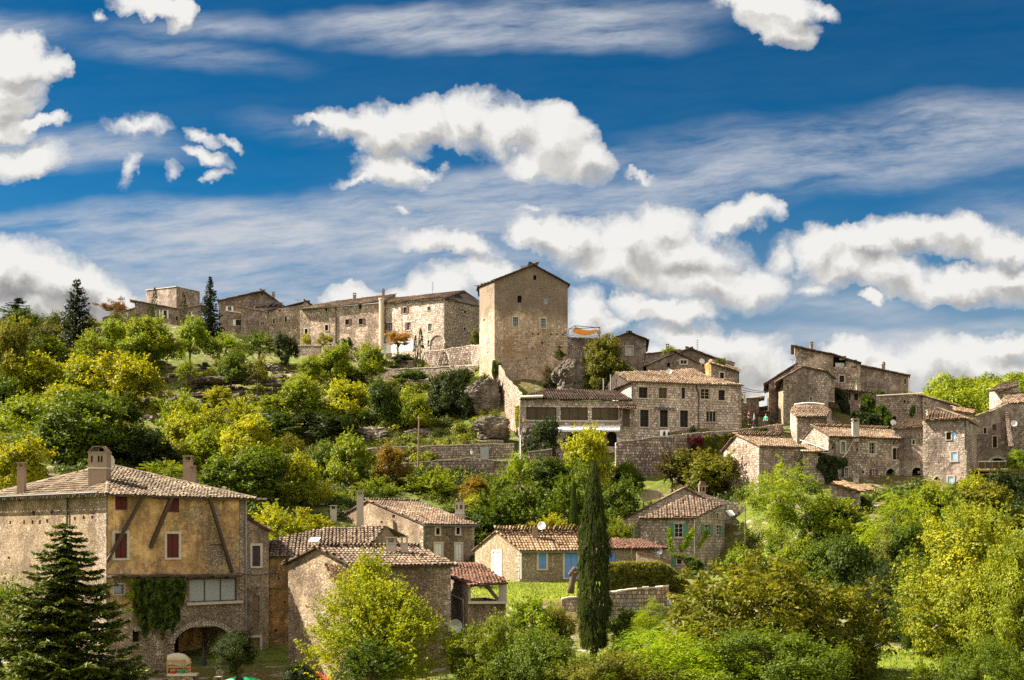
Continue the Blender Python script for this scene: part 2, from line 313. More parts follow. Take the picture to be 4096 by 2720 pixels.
# foliage: object colour gives the species, 'tint' the leaf to leaf variation
def foliage(name, trans=.38, var=1.):
    m, N = newmat(name)
    oc = N.n('ShaderNodeObjectInfo').outputs['Color']
    a = N.n('ShaderNodeAttribute', attribute_name='tint').outputs['Fac']
    tc = N.n('ShaderNodeTexCoord').outputs['Object']
    pat = N.noise(tc, 3.0, 2)
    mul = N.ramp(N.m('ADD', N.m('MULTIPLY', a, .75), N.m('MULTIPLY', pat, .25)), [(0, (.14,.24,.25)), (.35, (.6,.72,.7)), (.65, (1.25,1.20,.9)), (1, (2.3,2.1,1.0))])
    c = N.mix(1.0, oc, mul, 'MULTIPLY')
    d = N.n('ShaderNodeBsdfPrincipled'); N.put(d.inputs['Base Color'], c); d.inputs['Roughness'].default_value = .55; d.inputs['Specular IOR Level'].default_value = .22
    t = N.n('ShaderNodeBsdfTranslucent'); N.put(t.inputs[0], N.mix(1.0, c, (1.75, 1.6, .5), 'MULTIPLY'))
    mx = N.n('ShaderNodeMixShader'); mx.inputs[0].default_value = trans; N.L(d.outputs[0], mx.inputs[1]); N.L(t.outputs[0], mx.inputs[2])
    finish(N, mx.outputs[0]); MATS[name] = m
foliage('leaves'); foliage('needles', .2)
# ground: grass, dry earth, pale limestone showing through
m, N = newmat('ground')
tc = N.n('ShaderNodeTexCoord').outputs['Object']; geo = N.n('ShaderNodeNewGeometry')
nz = N.xyz(geo.outputs['Normal'])[2]
g1 = N.noise(tc, .9, 6, .7); g2 = N.noise(tc, .13, 4, .6); g3 = N.noise(tc, 5, 3, .7)
grass = N.ramp(g1, [(.25, (.035,.05,.010)), (.5, (.09,.115,.015)), (.75, (.20,.21,.025))])
dry = N.ramp(g3, [(.3, (.06,.045,.015)), (.7, (.15,.12,.035))])
c = N.mix(N.ss(g2, .46, .60), grass, dry)
rk = N.m('MULTIPLY', N.ss(N.noise(N.v('MULTIPLY', tc, (1, 1, 2.5)), .75, 6, .65), .56, .61), N.ss(g2, .40, .50))
c = N.mix(rk, c, N.ramp(g3, [(.3, (.15,.13,.105)), (.7, (.34,.30,.25))]))
at = N.n('ShaderNodeAttribute', attribute_name='lawn').outputs['Fac']
c = N.mix(at, c, N.ramp(N.m('ADD', N.m('MULTIPLY', g1, .5), N.m('MULTIPLY', g2, .5)), [(.36, (.07,.10,.012)), (.5, (.15,.19,.012)), (.64, (.22,.24,.020))]))
finish(N, principled(N, c, .95, g1, .8, .25)); MATS['ground'] = m
# ================================================================== mesh collector
class MB:
    def __init__(s): s.v = []; s.f = []; s.t = []
    def add(s, vs, fs, tint=.5):
        b = len(s.v); s.v += [tuple(q) for q in vs]; s.f += [tuple(i+b for i in f) for f in fs]; s.t += [tint]*len(fs)
    def quad(s, a, b, c, d, tint=.5): s.add((a, b, c, d), ((0, 1, 2, 3),), tint)
    def box(s, c, u, v, w_, tint=.5):
        """centre, three half-extent vectors"""
        c, u, v, w_ = map(Vector, (c, u, v, w_))
        P = [c+u*i+v*j+w_*k for k in (-1, 1) for j in (-1, 1) for i in (-1, 1)]
        s.add(P, ((0,2,3,1), (4,5,7,6), (0,1,5,4), (2,6,7,3), (0,4,6,2), (1,3,7,5)), tint)
    def abox(s, x0, x1, y0, y1, z0, z1, tint=.5):
        s.box(((x0+x1)/2, (y0+y1)/2, (z0+z1)/2), ((x1-x0)/2, 0, 0), (0, (y1-y0)/2, 0), (0, 0, (z1-z0)/2), tint)
    def tube(s, pts, rad, n=6, tint=.5, cap=True):
        pts = [Vector(p) for p in pts]; rad = rad if hasattr(rad, '__len__') else [rad]*len(pts)
        rings = []; up = Vector((0, 0, 1))
        for i, p in enumerate(pts):
            d = (pts[min(i+1, len(pts)-1)]-pts[max(i-1, 0)])
            if d.length < 1e-9: d = up.copy()
            d.normalize(); a = d.cross(Vector((.31, .95, .05)) if abs(d.z) > .9 else up).normalized(); b = d.cross(a)
            rings.append([p+(a*math.cos(2*math.pi*k/n)+b*math.sin(2*math.pi*k/n))*rad[i] for k in range(n)])
        vs = [q for r in rings for q in r]; fs = []
        for i in range(len(pts)-1):
            for k in range(n):
                fs.append((i*n+k, i*n+(k+1) % n, (i+1)*n+(k+1) % n, (i+1)*n+k))
        if cap: fs += [tuple(range(n))[::-1], tuple((len(pts)-1)*n+k for k in range(n))]
        s.add(vs, fs, tint)
    def lathe(s, c, prof, n=16, ax=None, tint=.5):
        """prof: (r, h) along axis ax from point c"""
        c = Vector(c); ax = Vector(ax or (0, 0, 1)).normalized(); a = ax.orthogonal().normalized(); b = ax.cross(a)
        vs = [c+ax*h+(a*math.cos(2*math.pi*k/n)+b*math.sin(2*math.pi*k/n))*r for r, h in prof for k in range(n)]
        fs = [(i*n+k, i*n+(k+1) % n, (i+1)*n+(k+1) % n, (i+1)*n+k) for i in range(len(prof)-1) for k in range(n)]
        s.add(vs, fs, tint)
    def build(s, name, mat, parent=None, org=None, smooth=False):
        if not s.v: return None
        me = bpy.data.meshes.new(name)
        o0 = Vector(org) if org is not None else (Vector(parent.get('_w', (0, 0, 0))) if parent else Vector((0, 0, 0)))
        me.from_pydata([(q[0]-o0.x, q[1]-o0.y, q[2]-o0.z) for q in s.v], [], s.f)
        a = me.attributes.new('tint', 'FLOAT', 'FACE'); a.data.foreach_set('value', s.t)
        if smooth: me.polygons.foreach_set('use_smooth', [True]*len(s.f))
        me.materials.append(MATS[mat]); me.update()
        o = bpy.data.objects.new(name, me); COL.objects.link(o)
        if parent: o.parent = parent
        if org is not None and not parent: o.location = o0
        return o
def tag(o, label, cat=None, group=None, kind=None):
    if label: o['label'] = label
    if cat: o['category'] = cat
    if group: o['group'] = group
    if kind: o['kind'] = kind
    return o
def thing(name, label, cat, loc, group=None):
    o = bpy.data.objects.new(name, None); COL.objects.link(o); o.location = loc; o.empty_display_size = .3
    o['_w'] = tuple(loc); return tag(o, label, cat, group)
# crops of the photograph used to read off measurements: origin and scale -> photo pixels
CR = {'a': (0, 1000, 1.96), 'b': (1000, 1000, 1.96), 'c': (1900, 1000, 1.96), 'd': (2900, 1200, 1.96),
      'e': (0, 1750, 1.6167), 'g': (950, 1750, 1.6167), 'h': (1900, 1750, 1.6167), 'i': (2900, 1750, 1.6162), 'o': (0, 0, .57644)}
def NX(c, x): return CR[c][0]+x/CR[c][2]
def NY(c, y): return CR[c][1]+y/CR[c][2]
def X(c, x, d): return (NX(c, x)-CX)/F*d
def Z(c, y, d): return (HY-NY(c, y))/F*d
def P(c, x, y, d): return Vector((X(c, x, d), d, Z(c, y, d)))
def P2(c, x, d): return Vector((X(c, x, d), d))
# ================================================================== terrain
def oz(y, d): return (HY-y*1.7348)/F*d
G = [  # (overview x, distance, z)
 (-400,20,-8),(400,20,-8),(1200,20,-8),(2000,20,-7.5),(2800,20,-7.5),(-300,45,-8.6),(600,45,-8.6),(1200,45,-8.4),(1700,45,-7.6),(2050,52,-6.6),(2400,45,-7),
 (-200,66,-8.3),(300,66,-8.3),(620,66,-8.3),(850,64,-8.1),(1100,66,-7),(1250,70,-6.2),(1450,74,-5.8),(1700,72,-5.6),(2050,66,-6.1),(2300,66,-6.2),
 (-200,85,-3),(300,85,-3),(650,84,-5.5),(620,92,-2),(950,84,-5.0),(1060,87,-4.0),(1180,79,-4.2),(1180,90,-3.0),(1330,79,-4.2),(1330,90,-3.0),(1500,80,-4.0),(1500,90,-3.0),(1680,88,-3.2),
 (1200,75.5,-6.3),(1330,75,-6.6),(1450,75.5,-6.6),(1600,75.5,-6.4),(1550,104,-2.9),(1700,104,-2.5),(1300,100,0),(1150,105,0.2),(900,104,0.5),(960,97,-2.9),(1060,97,-2.9),(850,97,-2.6),(700,103,1.6),(400,100,4),(0,100,5.9),(-300,100,7),
 (700,110,3.6),(900,115,4.8),(1100,117,4.6),(1300,116,3.6),(1450,118,3.0),(1600,118,3.2),(1700,110,1.5),
 (1900,85,-3.5),(1950,98,1.0),(1950,112,4.8),(2050,117,6.0),(2250,117,6.0),(2361,100,3.0),(2361,120,7.0),(2200,85,-3.0),(2450,120,8),(1780,112,4.5),
 (900,128,8.2),(1100,130,8.8),(1200,131,9.0),(750,128,7.5),(500,125,9),(200,125,11),(0,130,13),(-200,130,14),
 (600,140,14),(850,140,13.4),(1050,140,14),(1130,142,16),(400,150,18.3),(200,150,19),(0,150,20),(700,150,17.6),(900,150,18.2),(1050,150,19.5),
 (400,165,24.2),(200,170,27),(0,170,27.5),(-200,170,28),(600,165,24.5),(800,165,24.3),(950,165,24.3),(1080,162,24.4),
 (700,176,29.2),(850,178,29.4),(1050,178,29.3),(600,185,32.5),(480,190,36.5),(350,195,38.5),(200,195,38.3),(0,190,37.6),(-200,190,38),
 (700,200,33),(1000,200,32.5),(400,215,41),(100,215,41),
 (1150,148,20.8),(1200,146,20.6),(1200,160,28),(1350,158,27.6),(1450,160,26),(1450,140,15.0),(1300,140,14.3),
 (1420,133,11.8),(1550,131,12),(1700,131,12.6),(1780,134,13.4),(1600,140,15),(1500,150,20),(1650,150,19),(1700,160,19.5),(1720,145,14.6),
 (1790,140,14.5),(1900,136,14),(1850,128,11),(1950,130,11.5),(1900,150,20),(2000,148,17.5),(2150,145,15.5),(2250,132,10.5),(2361,132,12),
 (1770,165,15),(1760,200,12),(2000,175,20),(2100,200,25),(2250,225,28),(2400,230,30),(2700,230,32),(2300,170,19),
 (1760,260,8),(1300,230,24),(300,260,35),(900,260,25),(2200,280,22),(2600,280,22),
 (-1500,100,9),(-1500,200,35),(-1500,40,-6),(3600,60,-6),(3600,150,14),(3600,250,25),
 (300,500,-10),(1200,500,-10),(2200,500,-10),(-2500,500,-10),(4500,500,-10),(300,0,-8),(1200,-100,-8)]
_gp = np.array([((g[0]*1.7348-CX)/F*g[1], g[1]) for g in G]); _gz = np.array([g[2] for g in G], float)
_gp[-1] = (0, -200); _gp[-2] = (-40, 0)
def _phi(a, b): return np.sqrt(((a[:, None, :]-b[None, :, :])**2).sum(-1)+4.0)
_n = len(_gp); _A = np.zeros((_n+3, _n+3)); _A[:_n, :_n] = _phi(_gp, _gp)+np.eye(_n)*-.15
_A[:_n, _n] = 1; _A[:_n, _n+1:] = _gp; _A[_n, :_n] = 1; _A[_n+1:, :_n] = _gp.T
_wt = np.linalg.solve(_A, np.concatenate([_gz, [0, 0, 0]]))
def HN(xy):
    xy = np.atleast_2d(np.asarray(xy, float)); out = _phi(xy, _gp) @ _wt[:_n] + _wt[_n] + xy @ _wt[_n+1:]
    r = np.hypot(xy[:, 0], xy[:, 1]-120); k = np.clip((r-330)/400, 0, 1)
    return np.clip(out, -12, 60)*(1-k)+(-11)*k
def H(x, y): return float(HN([(x, y)])[0])
def ax_(lo, hi, st, far):
    a = list(np.arange(lo, hi+1e-6, st)); s_, q = st, a[-1]
    while q < far: s_ *= 1.35; q += s_; a.append(q)
    s_, q = st, a[0]; b = []
    while q > -far: s_ *= 1.35; q -= s_; b.append(q)
    return np.array(b[::-1]+a)
xs, ys = ax_(-140, 150, 1.25, 4500), ax_(20, 245, 1.25, 4500)
gx, gy = np.meshgrid(xs, ys); pts = np.stack([gx.ravel(), gy.ravel()], 1)
zz = np.concatenate([HN(pts[i:i+20000]) for i in range(0, len(pts), 20000)])
rs = np.random.RandomState(3)
def vnoise(p, f, seed):
    q = p*f; i = np.floor(q).astype(int); t = q-i; t = t*t*(3-2*t)
    def h(a, b): return (np.sin(a*127.1+b*311.7+seed*17.3)*43758.5453) % 1.0
    return (h(i[:,0],i[:,1])*(1-t[:,0])+h(i[:,0]+1,i[:,1])*t[:,0])*(1-t[:,1])+(h(i[:,0],i[:,1]+1)*(1-t[:,0])+h(i[:,0]+1,i[:,1]+1)*t[:,0])*t[:,1]
rough = ((vnoise(pts, .22, 1)-.5)*1.0+(vnoise(pts, .6, 2)-.5)*.5)*np.clip((pts[:,1]-105)/20, .1, 1)*np.clip((260-pts[:,1])/20, 0, 1)
zz = zz+rough
lawn = np.zeros(len(pts))
LB = [P2('h', -80, 93), P2('h', 1000, 91), P2('h', 950, 79), P2('h', 50, 79)]
def inpoly(x, y, poly):
    c = False; j = len(poly)-1
    for i in range(len(poly)):
        if (poly[i][1] > y) != (poly[j][1] > y) and x < (poly[j][0]-poly[i][0])*(y-poly[i][1])/(poly[j][1]-poly[i][1])+poly[i][0]: c = not c
        j = i
    return c
for k, (x, y) in enumerate(pts):
    if 77.5 < y < 96 and -30 < x < 25 and inpoly(x, y, LB): lawn[k] = 1; zz[k] = -3.0-(90-y)*.10
    if 44 < y < 64 and x > 8: lawn[k] = 1
me = bpy.data.meshes.new('ground'); nx, ny = len(xs), len(ys)
idx = np.arange(nx*ny).reshape(ny, nx)
fc = np.stack([idx[:-1, :-1].ravel(), idx[:-1, 1:].ravel(), idx[1:, 1:].ravel(), idx[1:, :-1].ravel()], 1)
me.vertices.add(nx*ny); me.vertices.foreach_set('co', np.stack([pts[:,0], pts[:,1], zz], 1).astype('f').ravel())
me.loops.add(fc.size); me.loops.foreach_set('vertex_index', fc.ravel().astype('i'))
me.polygons.add(len(fc)); me.polygons.foreach_set('loop_start', np.arange(0, fc.size, 4, dtype='i')); me.polygons.foreach_set('use_smooth', np.ones(len(fc), bool))
me.update(); a = me.attributes.new('lawn', 'FLOAT', 'POINT'); a.data.foreach_set('value', lawn.astype('f'))
me.materials.append(MATS['ground']); go = bpy.data.objects.new('ground', me); COL.objects.link(go); go['kind'] = 'structure'
# ================================================================== roofs and walls
rng = random.Random(11)
from mathutils import noise as mnoise
def tile_plane(mb, poly, pitch=.24, h=.065, step=.42, slab=.1, under=.3):
    """canal tiles over a planar 3D polygon, on a thin slab"""
    poly = [Vector(p) for p in poly]
    n = Vector((0, 0, 0))
    for i in range(len(poly)):
        a, b = poly[i], poly[(i+1) % len(poly)]
        n += Vector(((a.y-b.y)*(a.z+b.z), (a.z-b.z)*(a.x+b.x), (a.x-b.x)*(a.y+b.y)))
    n.normalize()
    if n.z < 0: n = -n; poly = poly[::-1]
    V = (Vector((0, 0, 1))-n*n.z)
    V = V.normalized() if V.length > 1e-4 else Vector((0, 1, 0)); U = V.cross(n).normalized(); O = poly[0]
    p2 = [((p-O).dot(U), (p-O).dot(V)) for p in poly]
    k = len(poly)
    lo = [p-Vector((0, 0, slab)) for p in poly]
    mb.add(poly+lo, [tuple(range(k)), tuple(range(k, 2*k))[::-1]]+[(i, i+k, (i+1) % k+k, (i+1) % k) for i in range(k)],   .0)
    u0, u1 = min(p[0] for p in p2), max(p[0] for p in p2); v0, v1 = min(p[1] for p in p2), max(p[1] for p in p2)
    ns = 4; nr = int((v1-v0)/step)+2
    for i in range(int((u1-u0)/pitch)+1):
        cu = u0+(i+.5)*pitch; ju = rng.uniform(-.03, .03); sag = rng.uniform(0, 6)
        for r in range(nr):
            cv = v0-.06+r*step+rng.uniform(-.03, .03)
            if not inpoly(cu, min(max(cv+step*.5, v0+.02), v1-.02), p2): continue
            tt = min(1, max(0, rng.gauss(.5, .17))); lift = rng.uniform(0, .025)+.05*max(-.4, mnoise.noise(Vector((cu*.35+O.x, cv*.5+O.y, O.z)))); tt = max(0, tt-.45) if rng.random() < .05 else tt; sk = rng.uniform(-.015, .015)+ju
            wv = pitch*.40; vs = []
            for e, (vv_, hh) in enumerate(((cv, .045+lift), (cv+step*1.08, .0+lift*.3))):
                ww = wv*(1 if e == 0 else .88)
                for q in range(ns+1):
                    a_ = math.pi*q/ns
                    vs.append(O+U*(cu+sk*(1+e)-ww*math.cos(a_))+V*vv_+n*(hh+h*math.sin(a_)+.005))
            mb.add(vs, [(q, q+1, ns+2+q, ns+1+q) for q in range(ns)], tt)
def ridge_tiles(mb, a, b, r=.14, step=.42):
    a, b = Vector(a), Vector(b); L_ = (b-a).length; k = max(1, int(L_/step)); d = (b-a)/k
    s_ = d.cross(Vector((0, 0, 1))).normalized(); up = s_.cross(d).normalized()
    for i in range(k):
        p = a+d*i; q = a+d*(i+1.06); tt = min(1, max(0, rng.gauss(.6, .2))); vs = []
        for pt, rr in ((p, r), (q, r*.88)):
            for j in range(5):
                t_ = math.pi*j/4; vs.append(pt+s_*(-rr*math.cos(t_))+up*(rr*math.sin(t_)*.8+.03))
        mb.add(vs, [(j, j+1, 6+j, 5+j) for j in range(4)], tt)
def wall_face(mb, A, B, zb, prof, ops, rev, outn):
    """A,B: 2D ends; prof [(s,z)] top line; ops [(s0,s1,z0,z1,rise)]; adds faces and reveals of depth rev"""
    A, B = Vector(A), Vector(B); L_ = (B-A).length; D = (B-A)/L_
    n3 = Vector((outn[0], outn[1], 0))
    def top(s_):
        for (a, za), (b, zb_) in zip(prof, prof[1:]):
            if s_ <= b+1e-6: return za+(zb_-za)*(s_-a)/max(b-a, 1e-6)
        return prof[-1][1]
    def pt(s_, z): return Vector((A.x+D.x*s_, A.y+D.y*s_, z))
    S = sorted(set([round(p[0], 4) for p in prof]+[round(q, 4) for o in ops for q in o[:2]]+[0, round(L_, 4)]))
    S = [q for q in S if -1e-3 <= q <= L_+1e-3]
    Zs = sorted(set([zb]+[round(q, 4) for o in ops for q in o[2:4]]))
    for sa, sb in zip(S, S[1:]):
        if sb-sa < 1e-3: continue
        ta, tb = top(sa), top(sb); lv = [q for q in Zs if q < max(ta, tb)]+[1e9]
        for z0, z1 in zip(lv, lv[1:]):
            mid = (sa+sb)/2; zc = (z0+min(z1, (ta+tb)/2))/2
            if z1 < 1e8 and any(o[0] < mid < o[1] and o[2] < zc < o[3] for o in ops): continue
            a0, a1, b0, b1 = min(z0, ta), min(z1, ta), min(z0, tb), min(z1, tb)
            vs = [pt(sa, a0), pt(sb, b0)]
            if b1-b0 > 1e-4: vs.append(pt(sb, b1))
            if a1-a0 > 1e-4: vs.append(pt(sa, a1))
            if len(vs) > 2: mb.add(vs, [tuple(range(len(vs)))])
    for (s0, s1, z0, z1, rise) in ops:
        o_ = -n3*rev; zs = z1-rise
        if rise > 0:
            k = 10; arc = [(s0+(s1-s0)*(1-math.cos(math.pi*i/k))/2, zs+rise*math.sin(math.pi*i/k)) for i in range(k+1)]
            h_ = k//2
            mb.add([pt(s0, z1)]+[pt(*q) for q in arc[:h_+1]], [tuple([0, i+1, i]) for i in range(1, h_+1)])
            mb.add([pt(s1, z1)]+[pt(*q) for q in arc[h_:]], [tuple([0, i+1, i]) for i in range(1, k-h_+1)])
        else: arc = [(s0, z1), (s1, z1)]
        path = [(s0, z0)]+arc+[(s1, z0)]
        for p_, q_ in zip(path, path[1:]+path[:1]):
            mb.quad(pt(*p_), pt(*q_), pt(*q_)+o_, pt(*p_)+o_)
class House:
    def __init__(s, name, label, cr, A, B, C, ey, by, mat='wall_village', roof='gableL', ry=None, rt=.5, tile='tiles_old', dep=None, cat='house',
                 ov=.35, og=.2, pitch=.27, tops=None, nb=1.0, gut=False, group=None, walls=True, step=.45):
        s.cr = cr; s.mat = mat; s.name = name
        s.B = P2(cr, *B); s.C = P2(cr, *C)
        if A is None or dep:
            nn = (s.B if s.B.x+s.C.x > 0 else s.C).normalized()
            s.A = s.B+nn*dep
        else: s.A = P2(cr, *A)
        s.D = s.A+s.C-s.B
        s.ez = Z(cr, ey, B[1]); s.bz = Z(cr, by, B[1])
        loc = (s.B.x, s.B.y, s.bz); s.root = thing(name, label, cat, loc, group); s.org = Vector(loc)
        s.zb = s.bz-nb; s.roof = roof; s.ops = {'L': [], 'R': []}; s.parts = []; s.gut = gut
        s.ov, s.og, s.pitch, s.tile, s.step = ov, og, pitch, tile, step
        M = s.A*(rt)+s.B*(1-rt); Mr = s.B*(1-rt)+s.C*rt
        e = s.ez
        s.pL = [(0, e), ((s.B-s.A).length, e)]; s.pR = [(0, e), ((s.C-s.B).length, e)]; s.pBa = list(s.pR); s.pRi = list(s.pL)
        lL, lR = (s.B-s.A).length, (s.C-s.B).length
        if roof == 'gableL':
            s.rz = Z(cr, ry, M.y); s.pL = [(0, e), (lL*(1-rt), s.rz), (lL, e)]; s.pRi = s.pL
        elif roof == 'gableR':
            s.rz = Z(cr, ry, Mr.y); s.pR = [(0, e), (lR*rt, s.rz), (lR, e)]; s.pBa = s.pR
        elif roof == 'hip': s.rz = e+ry
        elif roof in ('plane', 'flat'):
            zA, zB, zC = (Z(cr, tops[0], s.A.y) if tops[0] is not None else None), Z(cr, tops[1], s.B.y), Z(cr, tops[2], s.C.y)
            if zA is None: zA = zB
            s.zc = (zA, zB, zC, zA+zC-zB)
            s.pL = [(0, zA), (lL, zB)]; s.pR = [(0, zB), (lR, zC)]; s.pBa = [(0, zA), (lR, s.zc[3])]; s.pRi = [(0, s.zc[3]), (lL, zC)]
        elif roof == 'custom': s.rz = e
        s.M, s.Mr = M, Mr; s.pL0 = s.pL; nn = (s.B if s.B.x+s.C.x > 0 else s.C).normalized(); s.nn = Vector((nn.x, nn.y, 0))
    def wall(s, w):
        a, b = (s.A, s.B) if w == 'L' else (s.B, s.C)
        d = (b-a).normalized(); n = Vector((d.y, -d.x))
        if n.y > 0 and abs(n.y) > .05: n = -n
        c = (s.A+s.B+s.C+s.D)/4
        if n.dot((a+b)/2-c) < 0: n = -n
        return a, b, d, n
    def sz(s, w, x, y):
        a, b, d, n = s.wall(w); k = (NX(s.cr, x)-CX)/F; D = b-a
        t = (k*a.y-a.x)/(D.x-k*D.y); yy_ = a.y+t*D.y
        return t*D.length, Z(s.cr, y, yy_)
    def op(s, w, x0, y0, x1, y1, kind='win', col='wood_dark', arch=0, sur=None, side='', shc=None, rev=.22, n=2, glass='glass', blind=None, sill=False):
        s0, _ = s.sz(w, x0, y0); s1, _ = s.sz(w, x1, y0); ym = (y0+y1)/2
        _, z1 = s.sz(w, (x0+x1)/2, y0); _, z0 = s.sz(w, (x0+x1)/2, y1)
        a, b, d, nn = s.wall(w); L_ = (b-a).length
        s0, s1 = max(.03, min(s0, s1)), min(L_-.03, max(s0, s1)); rise = min((s1-s0)*arch, (z1-z0)*.8)
        s.ops[w].append((s0, s1, z0, z1, rise, rev))
        D3, n3 = Vector((d.x, d.y, 0)), Vector((nn.x, nn.y, 0))
        def pt(q, z, o=0): return Vector((a.x, a.y, 0))+D3*q+n3*o+Vector((0, 0, z))
        root = s.root; W_, H_ = s1-s0, z1-z0; c = pt((s0+s1)/2, (z0+z1)/2)
        def bx(mb, sc_, zc, o, hw, hh, ho): mb.box(pt(sc_, zc, o), D3*hw, n3*ho, Vector((0, 0, hh)))
        sm, zm = (s0+s1)/2, (z0+z1)/2
        if kind in ('win', 'hole', 'pane'):
            ft = .055
            if kind == 'hole':
                mb = MB(); bx(mb, sm, zm, -rev-.04, W_/2+.02, H_/2+.02, .02); o = mb.build('opening', 'dark_void', root)
            else:
                mb = MB()
                for q in (s0+ft/2, s1-ft/2): bx(mb, q, zm, -rev+.02, ft/2, H_/2, .03)
                for q in (z0+ft/2, z1-ft/2): bx(mb, sm, q, -rev+.02, W_/2-ft-.001, ft/2, .028)
                for i in range(1, n): bx(mb, s0+W_*i/n, zm, -rev+.02, ft*.45, H_/2-ft-.001, .026)
                if kind == 'win' and H_ > .9:
                    for q in (z0+H_*.36, z0+H_*.68): bx(mb, sm, q, -rev+.018, W_/2-ft-.002, .018, .018)
                o = mb.build('window', col, root)
                mb = MB(); bx(mb, sm, zm, -rev-.03, W_/2+.01, H_/2+.01, .012); mb.build('pane', glass, o, org=s.org)
            if blind:
                mb = MB(); bx(mb, sm, zm, -rev-.012, W_/2-ft, H_/2-ft, .003); mb.build('blind', blind, o, org=s.org)
            if sill:
                mb = MB(); bx(mb, sm, z0-.05, .02, W_/2+.12, .05, .09); mb.build('sill', 'stone_trim', o, org=s.org)
            if shc:
                for sd in side:
                    q = s0-W_/n*.5*(n/2)-.02 if sd == 'l' else s1+W_/n*.5*(n/2)+.02
                    mb = MB(); bx(mb, q, zm, .04, W_/4, H_/2+.02, .022)
                    for zz_ in (z0+H_*.18, z1-H_*.18): bx(mb, q, zz_, .07, W_/4-.02, .04, .008)
                    mb.build('shutter', shc, root)
        elif kind == 'shut':
            o = None
            for i in (0, 1):
                q = s0+W_*(.25+.5*i); mb = MB(); bx(mb, q, zm, -.045, W_/4-.012, H_/2-.015, .025)
                for zz_ in (z0+H_*.16, z1-H_*.16): bx(mb, q, zz_, -.012, W_/4-.03, .035, .008)
                o = mb.build('shutter', col, root)
            mb = MB(); bx(mb, sm, zm, -rev-.04, W_/2+.02, H_/2+.02, .02); mb.build('opening', 'dark_void', root)
        elif kind == 'door':
            mb = MB(); bx(mb, sm, zm, -rev*.6, W_/2+.01, H_/2+.01, .03); o = mb.build('door', col, root)
            mb = MB(); bx(mb, s0+W_*.15, z0+1.0, -rev*.6+.05, .02, .06, .025); mb.build('handle', 'metal_dark', o, org=s.org)
        elif kind == 'block':
            mb = MB(); bx(mb, sm, zm, -rev-.05, W_/2+.02, H_/2+.02, .04); mb.build('infill', col, root)
        if kind == 'win' and not sur: sur, t = 'concrete', .09
        else: t = .16
        if sur:
            mb = MB()
            for q in (s0-t/2, s1+t/2): bx(mb, q, zm, .012, t/2, H_/2, .03)
            bx(mb, sm, z1+t/2, .013, W_/2+t, t/2, .035)
            if kind != 'door': bx(mb, sm, z0-t*.4, .03, W_/2+t, t*.4, .05)
            mb.build('surround', sur, root)
        if arch and rise > .25:
            mb = MB(); k = 13; th = .28 if W_ < 3 else .42
            for i in range(k):
                t0, t1 = math.pi*(i+.04)/k, math.pi*(i+.96)/k; vs = []
                for oo in (-.02, .035):
                    for tt, ex in ((t0, 0), (t1, 0), (t1, th), (t0, th)):
                        vs.append(pt(sm-(W_/2+ex)*math.cos(tt), z1-rise+(rise+ex)*math.sin(tt), oo))
                mb.add(vs, ((4,5,6,7), (0,1,5,4), (1,2,6,5), (2,3,7,6), (3,0,4,7)))
            mb.build('arch_ring', 'arch_stone', root)
        return c
    def build(s):
        mb = MB(); rt = s.roof
        if rt == 'custom':
            if s.pL is s.pL0: s.pL = [(0, s.pR[0][1]), ((s.B-s.A).length, s.pR[0][1])]
            s.pRi = [(0, s.pR[-1][1]), ((s.B-s.A).length, s.pR[-1][1])]; s.pBa = s.pR
        for w, prof in (('L', s.pL), ('R', s.pR)):
            a, b, d, n = s.wall(w); wall_face(mb, a, b, s.zb, prof, [o[:5] for o in s.ops[w]], s.ops[w][0][5] if s.ops[w] else .2, n)
        wall_face(mb, s.A, s.D, s.zb, s.pBa, [], 0, (0, 1)); wall_face(mb, s.D, s.C, s.zb, s.pRi, [], 0, (1, 0))
        q = mb; st_ = len(mb.f)
        if s.name not in ('stone_tower', 'farmhouse', 'open_shed', 'cottage_wing', 'crest_block', 'annex'):
            for cor, ww in ((s.B, 'L'), (s.B, 'R'), (s.C, 'R')):
                a, b, d, n = s.wall(ww); zt = (s.pL if ww == 'L' else s.pR)[-1][1] if (cor is s.C or ww == 'L') else s.pR[0][1]
                dd = Vector((d.x, d.y, 0)) if (cor is s.B and ww == 'R') else -Vector((d.x, d.y, 0)); z = s.bz-.6; i = 0 if ww == 'R' else 1
                if ((b-a).length < 1.6): continue
                while z < zt-.45:
                    hh = rng.uniform(.26, .36); ln = (.5 if i % 2 else .27)*rng.uniform(.85, 1.15); c = Vector((cor.x, cor.y, z+hh/2))+dd*(ln/2-.012)+Vector((n.x, n.y, 0))*.006
                    if rng.random() > .12: q.box(c, dd*(ln/2), Vector((n.x, n.y, 0))*.014, (0, 0, hh/2-.02))
                    z += hh; i += 1
        wo = mb.build('wall', s.mat, s.root); wo.data.materials.append(MATS['quoin_stone'])
        wo.data.polygons.foreach_set('material_index', [0]*st_+[1]*(len(mb.f)-st_))
        r = MB(); ov, og, pt = s.ov, s.og, s.pitch
        def v3(p, z): return Vector((p.x, p.y, z))
        kw = dict(pitch=pt, h=pt*.26, step=s.step)
